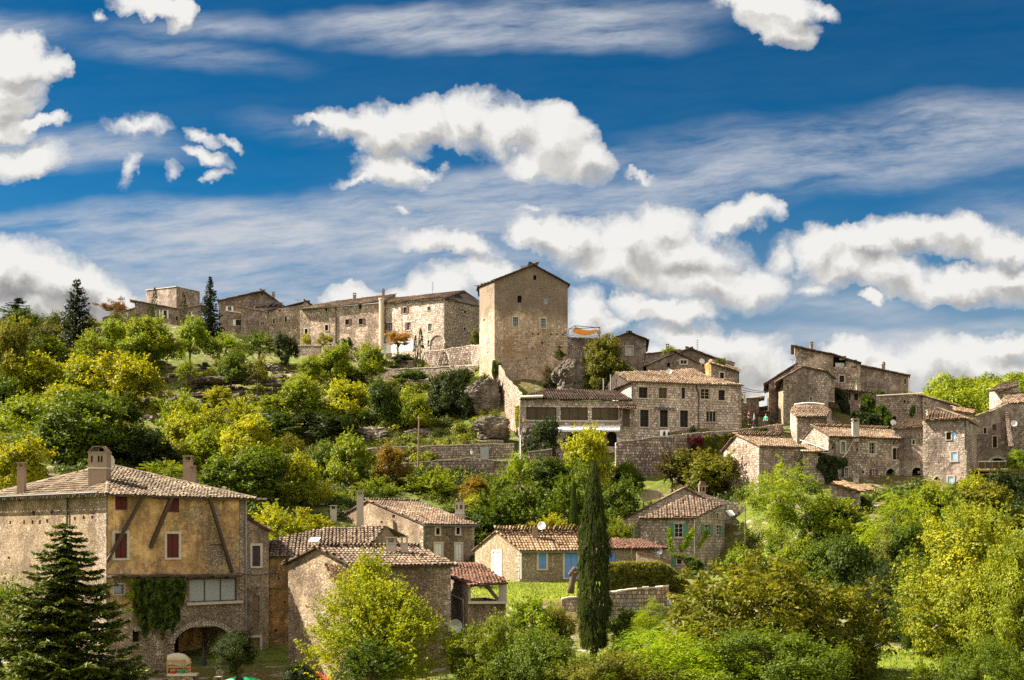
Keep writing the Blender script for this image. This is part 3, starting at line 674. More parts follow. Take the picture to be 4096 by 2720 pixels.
        if rt in ('gableL', 'gableR'):
            if rt == 'gableL': e1a, e1b, e2a, e2b, ra, rb = s.B, s.C, s.A, s.D, s.M, s.M+s.C-s.B
            else: e1a, e1b, e2a, e2b, ra, rb = s.B, s.A, s.C, s.D, s.Mr, s.Mr+s.A-s.B
            dr = (rb-ra).normalized()
            for ea, eb in ((e1a, e1b), (e2a, e2b)):
                out = (ea-ra); run = out.length; o_ = out/run; dz = (s.rz-s.ez)/run*ov
                q = [v3(ea+o_*ov-dr*og, s.ez-dz+.02), v3(eb+o_*ov+dr*og, s.ez-dz+.02), v3(rb+dr*og, s.rz+.02), v3(ra-dr*og, s.rz+.02)]
                tile_plane(r, q, **kw)
                if s.gut and ea is e1a:
                    g = MB(); g.tube([q[0]-Vector((0, 0, .12))+v3(o_*.05, 0), q[1]-Vector((0, 0, .14))+v3(o_*.05, 0)], .065, 6); g.build('gutter', 'zinc', s.root)
            ridge_tiles(r, v3(ra-dr*og, s.rz+.06), v3(rb+dr*og, s.rz+.06), r=pt*.6)
        elif rt == 'hip':
            c0 = (s.A+s.B+s.C+s.D)/4
            cs = [s.B, s.C, s.D, s.A]; q = []
            for p in cs:
                dd = (p-c0); q.append(v3(p+dd.normalized()*ov*1.3, s.ez-(s.rz-s.ez)/(dd.length*.72)*ov*.9))
            ap = v3(c0, s.rz)
            for i in range(4): tile_plane(r, [q[i], q[(i+1) % 4], ap], **kw)
            for i in range(4): ridge_tiles(r, q[i], ap, r=pt*.6)
        elif rt == 'plane':
            zA, zB, zC, zD = s.zc; c0 = (s.A+s.B+s.C+s.D)/4; q = []
            for p, z in ((s.B, zB), (s.C, zC), (s.D, zD), (s.A, zA)):
                dd = p-c0; f_ = 1+ov*1.4/dd.length; cz = (zA+zB+zC+zD)/4; q.append(v3(c0+dd*f_, cz+(z-cz)*f_+.03))
            tile_plane(r, q, **kw)
        elif rt == 'flat':
            zA, zB, zC, zD = s.zc
            r.add([v3(s.B, zB), v3(s.C, zC), v3(s.D, zD), v3(s.A, zA)], [(0, 1, 2, 3)], .3)
            for p, q_, z0, z1 in ((s.A, s.B, zA, zB), (s.B, s.C, zB, zC)): ridge_tiles(r, v3(p, z0), v3(q_, z1), r=.16)
        s.rf = r.build('roof', s.tile, s.root) if r.v else None
        return s
    def plane_roof(s, pix, pl3, **kw):
        """roof face: photo outline pix cast on the plane through three 3D points"""
        a, b, c = map(Vector, pl3); n = (b-a).cross(c-a); out = []
        for (x, y) in pix:
            r = Vector(((NX(s.cr, x)-CX)/F, 1, (HY-NY(s.cr, y))/F)); t = n.dot(a)/n.dot(r); out.append(r*t)
        mb = MB(); tile_plane(mb, out, pitch=s.pitch, h=s.pitch*.26, step=s.step); mb.build('roof', s.tile, s.root); return out
    def chimney(s, x0, y0, x1, y1, d, mat='concrete', cap='slab', bot=.6):
        chimney(s.root, s.cr, x0, y0, x1, y1, d, mat, cap, bot)
    def pipe(s, w, x, y0, y1, mat='zinc', r=.05, x2=None):
        a, b, d, n = s.wall(w); s0, z1 = s.sz(w, x, y0); s1, z0 = s.sz(w, x if x2 is None else x2, y1)
        f = lambda q, z: Vector((a.x+d.x*q+n.x*.09, a.y+d.y*q+n.y*.09, z))
        mb = MB(); mb.tube([f(s0, z1), f(s0, z1*.9+z0*.1), f(s1, z1*.8+z0*.2), f(s1, z0)], r, 6); return mb.build('drainpipe', mat, s.root)
def chimney(root, cr, x0, y0, x1, y1, d, mat='concrete', cap='slab', bot=.6):
    xa, xb = X(cr, x0, d), X(cr, x1, d); z1, z0 = Z(cr, y0, d), Z(cr, y1, d)-bot; w_ = xb-xa; dp = max(w_*.7, .35)
    mb = MB(); ch = min(.35, (z1-z0)*.25)
    mb.abox(xa, xb, d, d+dp, z0, z1-ch); mb.abox(xa-.04, xb+.04, d-.04, d+dp+.04, z1-ch-.07, z1-ch)
    o = mb.build('chimney', mat, root)
    mb = MB()
    if cap == 'tent' and w_ > .6:
        dk = MB()
        for t_ in (.2, .58, .74): dk.abox(xa+w_*t_-.05, xa+w_*t_+.05, d-.012, d-.002, z1-ch-.65, z1-ch-.25)
        dk.build('vent', 'dark_void', o, org=Vector(root['_w'])); dk = MB(); dk.abox(xa-.05, xb+.05, d-.05, d+dp+.05, z1-ch-1.05, z1-ch-1.0); dk.build('band', 'white_paint', o, org=Vector(root['_w']))
    if cap == 'slab':
        for q in (xa+.06, xb-.06):
            for r_ in (d+.06, d+dp-.06): mb.abox(q-.04, q+.04, r_-.04, r_+.04, z1-ch, z1-.07)
        mb.abox(xa-.05, xb+.05, d-.05, d+dp+.05, z1-.07, z1)
    elif cap == 'tent':
        n_ = 3 if w_ > .6 else 2
        for i in range(n_):
            c0 = xa+w_*(i+.5)/n_; mb.tube([(c0-.03, d+dp*.3, z1-ch), (c0+w_*.0, d+dp*.5, z1)], [.07, .05], 5)
        for sgn in (0, 1):
            a_ = (xa if sgn == 0 else xb); m_ = (xa+xb)/2+(w_*.22 if sgn else -w_*.22)
            mb.add([(a_, d-.03, z1-ch), (a_, d+dp+.03, z1-ch), (m_, d+dp+.03, z1), (m_, d-.03, z1), (a_+.05, d-.03, z1-ch), (a_+.05, d+dp+.03, z1-ch), (m_+.05, d+dp+.03, z1), (m_+.05, d-.03, z1)], ((0,1,2,3), (7,6,5,4), (0,3,7,4), (1,5,6,2)))
        mb.abox((xa+xb)/2-w_*.3, (xa+xb)/2+w_*.3, d-.03, d+dp+.03, z1-.04, z1)
    else: mb.tube([((xa+xb)/2, d+dp/2, z1-ch), ((xa+xb)/2, d+dp/2, z1)], w_*.32, 8)
    mb.build('cap', 'brick_chimney' if cap != 'slab' else mat, o, org=Vector(root['_w'])); return o
def stone_wall(name, label, cr, top, d_or, by, mat='wall_terrace', th=.5, cat='wall', cope=True, base=None):
    """free-standing or retaining wall: top [(x,y,d)] in photo crop, dropped to base pixel by or world base"""
    pts_ = [P(cr, *t) for t in top]; b0 = pts_[0]; zb = [base if base is not None else Z(cr, by, p.y) for p in pts_]
    root = thing(name, label, cat, (b0.x, b0.y, min(zb)))
    # fine steps so that the top line is uneven
    P3 = []; Zb = []
    for (p, q, za, zc) in zip(pts_, pts_[1:], zb, zb[1:]):
        k = max(1, int((q-p).length/.8))
        for i in range(k): P3.append(p.lerp(q, i/k)+Vector((0, 0, rng.uniform(-.06, .06)))); Zb.append(za+(zc-za)*i/k)
    P3.append(pts_[-1]); Zb.append(zb[-1]); mb = MB(); n_ = len(P3); back = Vector((0, th, 0))
    vs = [q for p, z in zip(P3, Zb) for q in (Vector((p.x, p.y, z-.8)), p, p+back, Vector((p.x, p.y+th, z-.8)))]
    fs = []
    for i in range(n_-1):
        for j in range(3): fs.append((i*4+j, (i+1)*4+j, (i+1)*4+j+1, i*4+j+1))
    fs += [(0, 1, 2, 3), ((n_-1)*4+3, (n_-1)*4+2, (n_-1)*4+1, (n_-1)*4)]
    mb.add(vs, fs); mb.build('masonry', mat, root)
    if cope:
        mb = MB()
        for i in range(n_-1):
            p, q = P3[i], P3[i+1]; k = 2
            for j in range(k):
                a_ = p.lerp(q, (j+.04)/k); b_ = p.lerp(q, (j+.96)/k); h_ = rng.uniform(.08, .15)
                mb.box((a_+b_)/2+back/2+Vector((0, 0, h_/2)), (b_-a_)/2, Vector((0, th/2+.06, rng.uniform(-.02, .02))), (0, 0, h_/2))
        mb.build('coping', 'stone_trim' if cope is True else cope, root)
    return root
# ================================================================== LOWER ROW
# ---- big farmhouse
f = House('farmhouse', 'large old farmhouse with rough stone side, tan rendered front and leaning dark roof struts', 'e', (-150,75), (690,66), (1590,72.8), 352, 1568, 'wall_farm', 'hip', ry=2.1, tile='tiles_farm', ov=.55, pitch=.24, cat='farmhouse', nb=1.2, step=.4)
f.rz = 5.15
f.op('R', 745,352,822,466, 'shut', 'shutter_red'); f.op('R', 1085,368,1157,480, 'shut', 'shutter_red')
f.op('R', 741,620,820,780, 'shut', 'shutter_red', sur='stone_trim'); f.op('R', 1078,623,1155,777, 'shut', 'shutter_red', sur='stone_trim')
f.op('R', 1357,690,1440,826, 'block', 'wall_cobble', rev=.06)
f.op('R', 735,951,800,1012, 'win', 'wood_brown', n=1, glass='glass_sky', rev=.15)
f.op('R', 1222,912,1530,1060, 'pane', 'metal_dark', n=3, blind='blind', rev=.1)
f.op('R', 857,1245,903,1322, 'hole')
for q in ((650,500,668,527), ): pass
for q in ((328,468,342,492), (206,475,226,500), (120,395,138,412), (60,540,72,560), (150,535,162,560), (205,535,217,560), (252,535,264,560), (300,528,312,550), (478,513,490,533), (535,505,548,527), (590,505,603,525), (650,500,666,526), (50,770,64,785)):
    f.op('L', *q, 'hole', rev=.12)
for q in ((1262,415,1276,438), (1205,570,1222,590), (740,548,752,560), (1150,822,1163,838)): f.op('R', *q, 'hole', rev=.12)
# vaulted porch
a, b, d, nn = f.wall('R')
s0, z1 = f.sz('R', 1128, 1215); s1, _ = f.sz('R', 1490, 1215); zg = -8.9; z1 = f.sz('R', 1310, 1215)[1]
f.ops['R'].append((s0, s1, zg, z1, 1.05, 3.4))
D3, n3 = Vector((d.x, d.y, 0)), Vector((nn.x, nn.y, 0))
fp = lambda q, z, o=0: Vector((a.x, a.y, 0))+D3*q+n3*o+Vector((0, 0, z))
f.ops['R'].insert(0, f.ops['R'].pop())
f.build()
# (reveal of the first opening is deep; the small ones share it behind their own backs)
mb = MB(); dA, dB = s0-.05, f.sz('R', 1285, 1400)[0]
mb.quad(fp(s0-.2, zg, -3.4), fp(s1+.2, zg, -3.4), fp(s1+.2, z1+.1, -3.4), fp(s0-.2, z1+.1, -3.4)); mb.build('porch_wall', 'wall_ochre', f.root)
mb = MB(); mb.box(fp((s0+s1)/2-.9, (zg-6.0)/2-.0, -3.3), D3*.95, n3*.06, (0, 0, (-6.0-zg)/2)); dr = mb.build('door_opening', 'dark_void', f.root)
mb = MB(); mb.box(fp((s0+s1)/2-.9, -5.85, -3.2), D3*1.15, n3*.12, (0, 0, .16)); mb.build('lintel', 'wood_dark', f.root)
mb = MB(); k = 17; sm, hw = (s0+s1)/2, (s1-s0)/2
for i in range(k):
    t0, t1 = math.pi*(i+.03)/k, math.pi*(i+.97)/k; vs = []
    for oo in (-.02, .06):
        for tt, ex in ((t0, 0), (t1, 0), (t1, .34), (t0, .34)): vs.append(fp(sm-(hw+ex)*math.cos(tt), z1-1.05+(1.05+ex)*math.sin(tt), oo))
    mb.add(vs, ((4,5,6,7), (0,1,5,4), (1,2,6,5), (2,3,7,6), (3,0,4,7)), .5)
mb.build('arch_ring', 'arch_stone', f.root)
# blind arch to the left of the porch
mb = MB(); ca, cz = f.sz('R', 880, 1400); 
for i in range(7, 15):
    t0, t1 = math.pi*(i+.03)/15, math.pi*(i+.97)/15; vs = []
    for oo in (.0, .05):
        for tt, ex in ((t0, 0), (t1, 0), (t1, .3), (t0, .3)): vs.append(fp(ca-(1.35+ex)*math.cos(tt), cz-.2+(1.6+ex)*math.sin(tt), oo))
    mb.add(vs, ((4,5,6,7), (0,1,5,4), (1,2,6,5), (2,3,7,6), (3,0,4,7)))
mb.build('arch_ring', 'arch_stone', f.root)
# lower walls: cobbled masonry skin below the ledge, plaster panel
def skin(h, w, x0, y0, x1, y1, mat, name='facing', o=.03):
    a, b, d, nn = h.wall(w); s0, z1 = h.sz(w, x0, y0); s1, z0 = h.sz(w, x1, y1); mb = MB()
    g = lambda q, z, oo: Vector((a.x+d.x*q+nn.x*oo, a.y+d.y*q+nn.y*oo, z))
    mb.box(g((s0+s1)/2, (z0+z1)/2, o/2), Vector((d.x, d.y, 0))*(abs(s1-s0)/2), Vector((nn.x, nn.y, 0))*(o/2), (0, 0, abs(z1-z0)/2)); return mb.build(name, mat, h.root)
for q, m_ in (((698,912,733,1100), 'wall_render'), ((803,912,856,1100), 'wall_render'), ((735,1015,803,1100), 'wall_render'), ((906,1070,1125,1545), 'wall_cobble'), ((1125,1070,1545,1212), 'wall_cobble'), ((1492,1212,1545,1545), 'wall_cobble'), ((700,1102,855,1545), 'wall_cobble')):
    skin(f, 'R', *q, m_)
skin(f, 'L', 620,350,689,1560, 'wall_cobble', 'quoins', .025); skin(f, 'R', 1548,372,1588,1560, 'wall_cobble', 'quoins', .025)
# render on the front: one sheet with the openings left free
for q in ((697,362,744,880), (823,362,1076,880), (1158,375,1356,880), (1441,380,1546,880), (745,470,822,618), (1077,484,1157,621), (741,783,822,880), (1077,780,1157,880), (1357,380,1440,688), (1357,829,1440,880)):
    skin(f, 'R', *q, 'wall_render', 'render', .02)
# ledge, window sill
mb = MB()
for i in range(9):
    x0_, x1_ = 690+i*95, 690+i*95+92; p, q = f.sz('R', x0_, 893)[0], f.sz('R', x1_, 893)[0]; z_ = f.sz('R', x0_, 895)[1]
    mb.box(fp((p+q)/2, z_-.02*(i % 3), .3), D3*((q-p)/2)+Vector((0, 0, .03)), n3*.32, (0, 0, .05))
mb.build('ledge', 'wood_dark', f.root)
mb = MB(); p, q = f.sz('R', 1195, 1075)[0], f.sz('R', 1560, 1075)[0]; mb.box(fp((p+q)/2, f.sz('R', 1300, 1073)[1], .12), D3*((q-p)/2), n3*.16, (0, 0, .08)); mb.build('sill', 'stone_trim', f.root)
# roof struts: foot on the wall, head out under the eaves
for (x0_, y0_, x1_, y1_, w_) in ((688,800,912,362,.09), (968,712,1085,385,.11), (1497,872,1322,375,.09)):
    s_a, z_a = f.sz('R', x0_, y0_); s_b, z_b = f.sz('R', x1_, y1_); mb = MB()
    p, q = fp(s_a, z_a, .10), fp(s_b, z_b, .5); dd = (q-p).normalized(); sd = dd.cross(n3).normalized()
    mb.box((p+q)/2, (q-p)/2, sd*w_, dd.cross(sd)*w_); mb.build('strut', 'wood_dark', f.root)
mb = MB(); p, q = f.sz('R', 975, 385)[0], f.sz('R', 1110, 380)[0]; mb.box(fp((p+q)/2, f.sz('R', 1040, 385)[1], .3), D3*((q-p)/2), n3*.1, (0, 0, .12)); mb.build('beam', 'wood_dark', f.root)
mb = MB()
for i in range(26):
    q = .3+i*.42; mb.box(fp(q, f.ez-.12, .28), D3*.045, n3*.33, (0, 0, .06))
mb.build('rafter_ends', 'wood_dark', f.root)
f.pipe('L', 442, 370, 575, 'metal_dark', .06); f.pipe('R', 1586, 390, 1560, 'metal_grey', .05)
a2, b2, d2, n2 = f.wall('L'); g = MB(); p = Vector((a2.x, a2.y, f.ez-.05))+Vector((n2.x, n2.y, 0))*.6; q = Vector((b2.x, b2.y, f.ez-.05))+Vector((n2.x, n2.y, 0))*.6; g.tube([p, q], .07, 6); g.build('gutter', 'metal_dark', f.root)
f.chimney(570,55,688,275, 68.6, 'brick_chimney', 'tent', 1.2); f.chimney(110,160,156,320, 72, 'brick_chimney', 'slab', 1); f.chimney(1183,116,1240,262, 79, 'brick_chimney', 'slab', 1.5); f.chimney(1226,182,1262,268, 78.6, 'brick_chimney', 'slab', 1.5)
def dish(label, cr, x, y, d, rad, look=(0.3, -1, .35), mat='dish_white', arm=None, group=None):
    c = P(cr, x, y, d); root = thing('satellite_dish', label, 'satellite dish', tuple(c), group); l = Vector(look).normalized()
    mb = MB(); mb.lathe(c, [(rad*t, rad*.28*t*t-rad*.28) for t in (0.02,.25,.5,.75,1)]+[(rad*1.02, .0), (rad*.99, -.03)], 20, l); mb.build('reflector', mat, root, smooth=True)
    mb = MB(); mb.tube([c-l*rad*.25-Vector((0, 0, rad*.9)), c+l*rad*.6-Vector((0, 0, rad*.3))], .025, 5); mb.lathe(c+l*rad*.6-Vector((0, 0, rad*.3)), [(.0, 0), (.06, 0), (.06, .12), (0, .12)], 8, -l); mb.build('arm', 'metal_grey', root)
    mb = MB(); mb.tube([c-l*rad*.3, c-l*(rad*.3+.12), c-l*(rad*.3+.12)-Vector((0, 0, arm or rad*1.5))], .035, 6); mb.build('bracket', 'metal_grey', root); return root
dish('cream satellite dish mounted on the big tent-capped farmhouse chimney', 'e', 690, 150, 70.0, .5, (.8, -1, .2), 'cream_cloth')
# annex right of the farmhouse
an = House('annex', 'narrow rubble stone annex with a closed dark shutter beside the farmhouse', 'e', None, (1590,73.2), (1738,74.4), 520, 1568, 'wall_farm', 'plane', tops=(None,515,600), dep=4, tile='tiles_red', cat='house annex', ov=.12, pitch=.2, nb=1)
an.op('R', 1630,700,1682,832, 'shut', 'shutter_dark', sur='stone_trim'); an.op('R', 1636,1022,1678,1110, 'block', 'shutter_wood', rev=.08); an.op('R', 1636,1116,1678,1198, 'block', 'shutter_wood', rev=.08); an.op('R', 1600,1295,1680,1480, 'door', 'shutter_wood', sur='stone_trim'); an.op('R', 1655,968,1668,982, 'hole'); an.build()
mb = MB(); mb.tube([P('e', 1560,882,71.5), P('e', 1640,892,72.6), P('e', 1735,884,73.9)], .03, 5); tag(mb.build('cable', 'metal_dark'), 'dark cable strung along the annex wall above its closed door', 'cable')
# ---- ochre house behind
oc = House('ochre_house', 'ochre-washed house with broad tiled roof and a skylight, behind the gabled stone house', 'g', None, (130,75), (860,76), 770, 1450, 'wall_ochre', 'custom', dep=9, tile='tiles_old', nb=1, pitch=.25)
for q in ((262,905,272,918), (240,1240,254,1256), (300,1060,310,1072), (215,1130,224,1140)): oc.op('R', *q, 'hole')
oc.build()
e1, e2 = P('g', 120,768,74.6), P('g', 900,772,75.6); pl = (e1, e2, P('g', 900,575,81.8))
oc.plane_roof([(120,768), (800,772), (962,571), (550,589), (330,640), (120,690)], pl)
mb = MB()
bk = [P('g', 962,571,81.8), P('g', 550,589,81.0), P('g', 450,640,88), P('g', 1100,640,89)]; tile_plane(mb, bk, pitch=.3, h=.07); mb.build('roof', 'tiles_old', oc.root)
mb = MB(); mb.add([P('g', 800,774,75.6), P('g', 962,573,81.8), P('g', 1120,774,84), P('g',1120,900,84), P('g',800,900,75.6)], ((0,1,2,3,4),)); mb.build('wall', 'wall_farm', oc.root)
n_ = (pl[1]-pl[0]).cross(pl[2]-pl[0]).normalized(); n_ = n_ if n_.z > 0 else -n_
def onp(pl, cr, x, y, o=0):
    a, b, c = map(Vector, pl); n = (b-a).cross(c-a).normalized(); n = n if n.z > 0 else -n
    r = Vector(((NX(cr, x)-CX)/F, 1, (HY-NY(cr, y))/F)); return r*(n.dot(a)/n.dot(r))+n*o
q4 = [onp(pl, 'g', *t, .13) for t in ((455,682), (520,682), (540,656), (478,656))]
mb = MB(); mb.add(q4+[p-n_*.12 for p in q4], ((0,1,2,3), (0,4,5,1), (1,5,6,2), (2,6,7,3), (3,7,4,0))); mb.build('skylight', 'white_paint', oc.root)
# ---- gabled house in front
gh = House('gabled_house', 'broad brown stone house with an unbroken gable wall behind the yellow-green pear tree', 'g', (328,69), (758,63.5), (1378,66), 820, 1500, 'wall_front', 'gableL', ry=705, rt=.5, tile='tiles_old', pitch=.24, ov=.35, og=.3, nb=1.5, gut=False)
gh.op('L', 565,818,582,832, 'hole'); gh.op('L', 500,1040,512,1052, 'hole'); gh.op('L', 575,1300,586,1312, 'hole'); gh.op('R', 1195,1040,1206,1056, 'hole'); gh.build()
gh.chimney(960,642,1024,772, 66.6, 'concrete', 'slab', .8); gh.chimney(1055,642,1100,768, 66.8, 'concrete', 'slab', .8)
# ---- white-shuttered house
ws = House('white_shuttered_house', 'stone house with two closed white shutters and an iron wall anchor', 'g', (560,110), (1202,96.5), (1530,99.3), 555, 860, 'wall_farm', 'gableL', ry=405, rt=.52, tile='tiles_old', pitch=.26, ov=.35, og=.15, nb=4, gut=True)
ws.op('R', 1284,586,1306,627, 'hole', rev=.15, sur='stone_trim'); ws.op('R', 1415,583,1436,625, 'hole', rev=.15, sur='stone_trim')
ws.op('R', 1278,686,1321,765, 'shut', 'shutter_white', sur='stone_trim'); ws.op('R', 1410,688,1449,797, 'shut', 'shutter_white', sur='stone_trim')
for q in ((1000,500,1018,518), (925,540,938,553)): ws.op('L', *q, 'hole')
ws.build(); ws.pipe('R', 1214, 570, 720, 'zinc', .05)
ws.chimney(770,345,812,572, 100.1, 'concrete', 'slab', 1); ws.chimney(598,438,640,572, 106, 'stone_trim', 'slab', 1); ws.chimney(1407,393,1467,524, 101, 'concrete', 'tent', 1)
a, b, d, nn = ws.wall('R'); s_, z_ = ws.sz('R', 1362, 632); mb = MB(); pp = lambda q, z: Vector((a.x+d.x*(s_+q)+nn.x*.05, a.y+d.y*(s_+q)+nn.y*.05, z_+z))
mb.tube([pp(-.12, .25), pp(-.22, .12), pp(-.08, 0), pp(.1, -.05), pp(.2, -.2), pp(.1, -.3)], .035, 6); mb.build('wall_anchor', 'metal_dark', ws.root)
# ---- open lean-to
lt = House('open_shed', 'open-sided shed with a sagging red tile roof on a stone base', 'g', (1368,70), (1490,65.5), (1735,67.5), 1070, 1300, 'wall_front', 'custom', tile='tiles_red', pitch=.24, cat='shed', nb=1); lt.roof = 'custom'
lt.pL = [(0, Z('g', 885, 70)), ((lt.B-lt.A).length, Z('g', 960, 65.5))]; lt.build()
lt.plane_roof([(1352,878), (1500,957), (1750,938), (1560,815), (1372,808)], (P('g', 1352,878,69.5), P('g', 1500,957,65), P('g', 1750,938,67.3)))
for (x0_, x1_, y0_, dd) in ((1490,1507,955,65.6), (1688,1741,940,67.2)):
    mb = MB(); mb.abox(X('g', x0_, dd), X('g', x1_, dd), dd, dd+.5, Z('g', 1075, dd), Z('g', y0_, dd)); mb.build('pillar', 'concrete', lt.root)
mb = MB(); mb.box((P('g', 1610,970,66.5)+P('g', 1680,1060,66.5))/2+Vector((0, 2, 0)), (P('g', 1680,1060,66.5)-P('g', 1600,965,66.5))/2, (0, .15, 0), (.08, 0, .08)); mb.build('brace', 'concrete', lt.root)
mb = MB(); mb.box(P('g', 1620,1066,66.4), Vector((P('g', 1741,1066,67.2)-P('g', 1490,1066,65.6))/2), (0, .35, 0), (0, 0, .07)); mb.build('sill', 'stone_trim', lt.root)
lt.pipe('L', 1372, 985, 1240, 'metal_grey', .05, x2=1470)
dish('large grey satellite dish leaning in shade against the shed side wall', 'g', 1408, 1222, 64.8, .42, (-.2, -1, .15), 'metal_grey')
# ---- blue-shuttered cottage
ct = House('cottage', 'low honey-stone cottage with a clean orange tile roof and blue shutters', 'h', (0,93.2), (290,88), (840,89.5), 722, 917, 'wall_cottage', 'gableL', ry=603, rt=.5, tile='tiles_orange', pitch=.25, ov=.3, og=.15, nb=1.2, gut=True, cat='cottage')
ct.op('L', 117,738,168,898, 'shut', 'shutter_pale', sur='stone_trim'); ct.op('R', 411,750,459,848, 'shut', 'shutter_blue', sur='stone_trim'); ct.op('R', 580,747,664,906, 'shut', 'shutter_blue', sur='stone_trim')
ct.build(); ct.chimney(372,560,406,622, 89.8, 'brick_chimney', 'slab', .5); ct.pipe('R', 297, 730, 915, 'white_paint', .05)
dish('white round satellite dish standing on the orange cottage roof by its chimney', 'h', 430, 570, 89.4, .33, (-.3, -1, .3))
cw = House('cottage_wing', 'lower wing of the cottage under weathered red tiles, one blue shutter showing', 'h', None, (845,90.5), (1010,91), 716, 905, 'wall_cottage', 'custom', dep=5, tile='tiles_red', pitch=.25, nb=1.2, cat='cottage wing')
cw.op('R', 862,748,907,802, 'shut', 'shutter_blue'); cw.build()
cw.plane_roof([(835,718), (1015,716), (870,656), (835,656)], (P('h', 835,718,90.2), P('h', 1015,716,90.7), P('h', 870,656,94)))
ex = House('outbuilding', 'plain stone outbuilding with a shallow red tile roof between cottage and green-shuttered house', 'h', None, (1012,91), (1240,92), 720, 905, 'wall_cottage', 'custom', dep=4.5, tile='tiles_red', pitch=.25, nb=1.2, cat='outbuilding'); ex.build()
ex.plane_roof([(1018,716), (1248,713), (1090,659), (872,658)], (P('h', 1018,716,90.6), P('h', 1248,713,91.6), P('h', 1090,659,95)))
stone_wall('garden_wall', 'short stone wall with sloping tiled top beside the plain outbuilding', 'h', [(1045,750,90), (1190,778,89.5)], 0, 870, 'wall_cottage', .3, cope='tiles_red')
dish('black satellite dish beside the end of the cottage outbuilding', 'h', 1187, 736, 90, .33, (-.4, -1, .2), 'metal_dark', arm=.9)
# ---- green-shuttered house
gs = House('green_shuttered_house', 'stone house with green shutters and a climbing vine, brown tile roof', 'h', None, (1072,103.5), (1428,103), 520, 905, 'wall_shutter_house', 'custom', dep=9, tile='tiles_old', pitch=.27, nb=1.5)
gs.op('R', 1290,558,1345,645, 'win', 'white_paint', side='lr', shc='shutter_green', sur='stone_trim', n=2); gs.op('R', 1270,765,1302,840, 'door', 'shutter_green'); gs.op('R', 1306,782,1336,818, 'win'); gs.build(); gs.pipe('R', 1418, 530, 750, 'white_paint', .05)
# right-hand wall of that house is its own oblique face
gr = House('green_shuttered_house', 'rear range of the green-shuttered house with tall oblique gable and small skylight', 'h', None, (1430,103), (1612,108), 520, 940, 'wall_shutter_house', 'custom', dep=6, tile='tiles_old', pitch=.27, nb=1.5, cat='house wing')
gr.pR = [(0, Z('h', 516, 103)), ((gr.C-gr.B).length*.95, Z('h', 437, 107.5)), ((gr.C-gr.B).length, Z('h', 437, 108))]; gr.pBa = list(gr.pR)
gr.op('R', 1482,562,1518,632, 'win', 'white_paint', side='lr', shc='shutter_green', n=2); gr.op('R', 1558,568,1588,630, 'win', 'white_paint', side='r', shc='shutter_green', n=2)
gr.op('R', 1553,488,1573,522, 'win', 'white_paint', n=1); gr.op('R', 1558,785,1574,868, 'win', 'white_paint', side='l', shc='shutter_green', n=2); gr.op('R', 1485,810,1505,930, 'door', 'shutter_green'); gr.build()
E1, E2, E3 = P('h', 1060,523,103), P('h', 1430,517,102.6), P('h', 1380,381,108.5)
gs.plane_roof([(1060,523), (1430,517), (1605,433), (1380,378)], (E1, E2, E3))
rb = House('rear_house', 'long-gabled stone house rising behind the green-shuttered one', 'h', None, (945,111), (1755,112), 538, 900, 'wall_shutter_house', 'gableR', ry=325, rt=.5, dep=6, tile='tiles_old', ov=.35, pitch=.27, nb=1)
rb.op('R', 1003,588,1028,636, 'win', 'white_paint', side='r', shc='shutter_green'); rb.op('R', 1700,478,1712,528, 'win', 'white_paint', n=1); rb.op('R', 1728,478,1740,528, 'win', 'white_paint', n=1)
rb.pR = [(0, rb.ez), ((rb.C-rb.B).length*.5, rb.rz), ((rb.C-rb.B).length, Z('h', 445, 113))]; rb.pBa = rb.pR; ezs = rb.ez
rb.build(); rb.chimney(1450,283,1492,362, 113, 'brick_chimney', 'tent', 1.5)
mb = MB(); q = [P('h', *t) for t in ((1618,470,110), (1660,470,110.5), (1682,498,109.4), (1645,500,109))]; mb.add(q+[p+Vector((0, 0, -.12)) for p in q], ((0,1,2,3), (0,4,5,1), (1,5,6,2), (2,6,7,3), (3,7,4,0))); mb.build('skylight', 'white_paint', rb.root)
# sheet roof shelter and swing frame
root = thing('shelter', 'lean-to shelter with striped rusty sheet roof on posts below the terrace wall', 'shelter', tuple(P('h', 1130,420,116)))
c4 = [P('h', 1040,336,119), P('h', 1195,336,119), P('h', 1222,382,116), P('h', 1090,420,115)]; mb = MB()
for i in range(16):
    a0, a1 = i/16, (i+.8)/16; mb.quad(c4[0].lerp(c4[1], a0), c4[0].lerp(c4[1], a1), c4[3].lerp(c4[2], a1), c4[3].lerp(c4[2], a0)); q = Vector((0, 0, .04)); a2 = (i+1)/16
    mb.quad(c4[0].lerp(c4[1], a1)+q, c4[0].lerp(c4[1], a2)+q, c4[3].lerp(c4[2], a2)+q, c4[3].lerp(c4[2], a1)+q)
mb.build('sheet_roof', 'rust_sheet', root)
for p in c4[1:]: mb = MB(); mb.tube([p, Vector((p.x, p.y, p.z-2.4))], .07, 6); mb.build('post', 'wood_dark', root)
root = thing('swing_frame', 'white tubular A-frame swing with bare crossbar below the terrace wall', 'swing', tuple(P('h', 940,495,113)))
A_, B_ = P('h', 862,352,114.5), P('h', 992,346,113); mb = MB(); mb.tube([A_, B_], .06, 6); mb.build('crossbar', 'white_paint', root)
for top, ft in ((A_, (870,470)), (A_, (905,480)), (B_, (975,494)), (B_, (1020,486))):
    mb = MB(); mb.tube([top, P('h', ft[0], ft[1], 113.5)], .06, 6); mb.build('leg', 'white_paint', root)
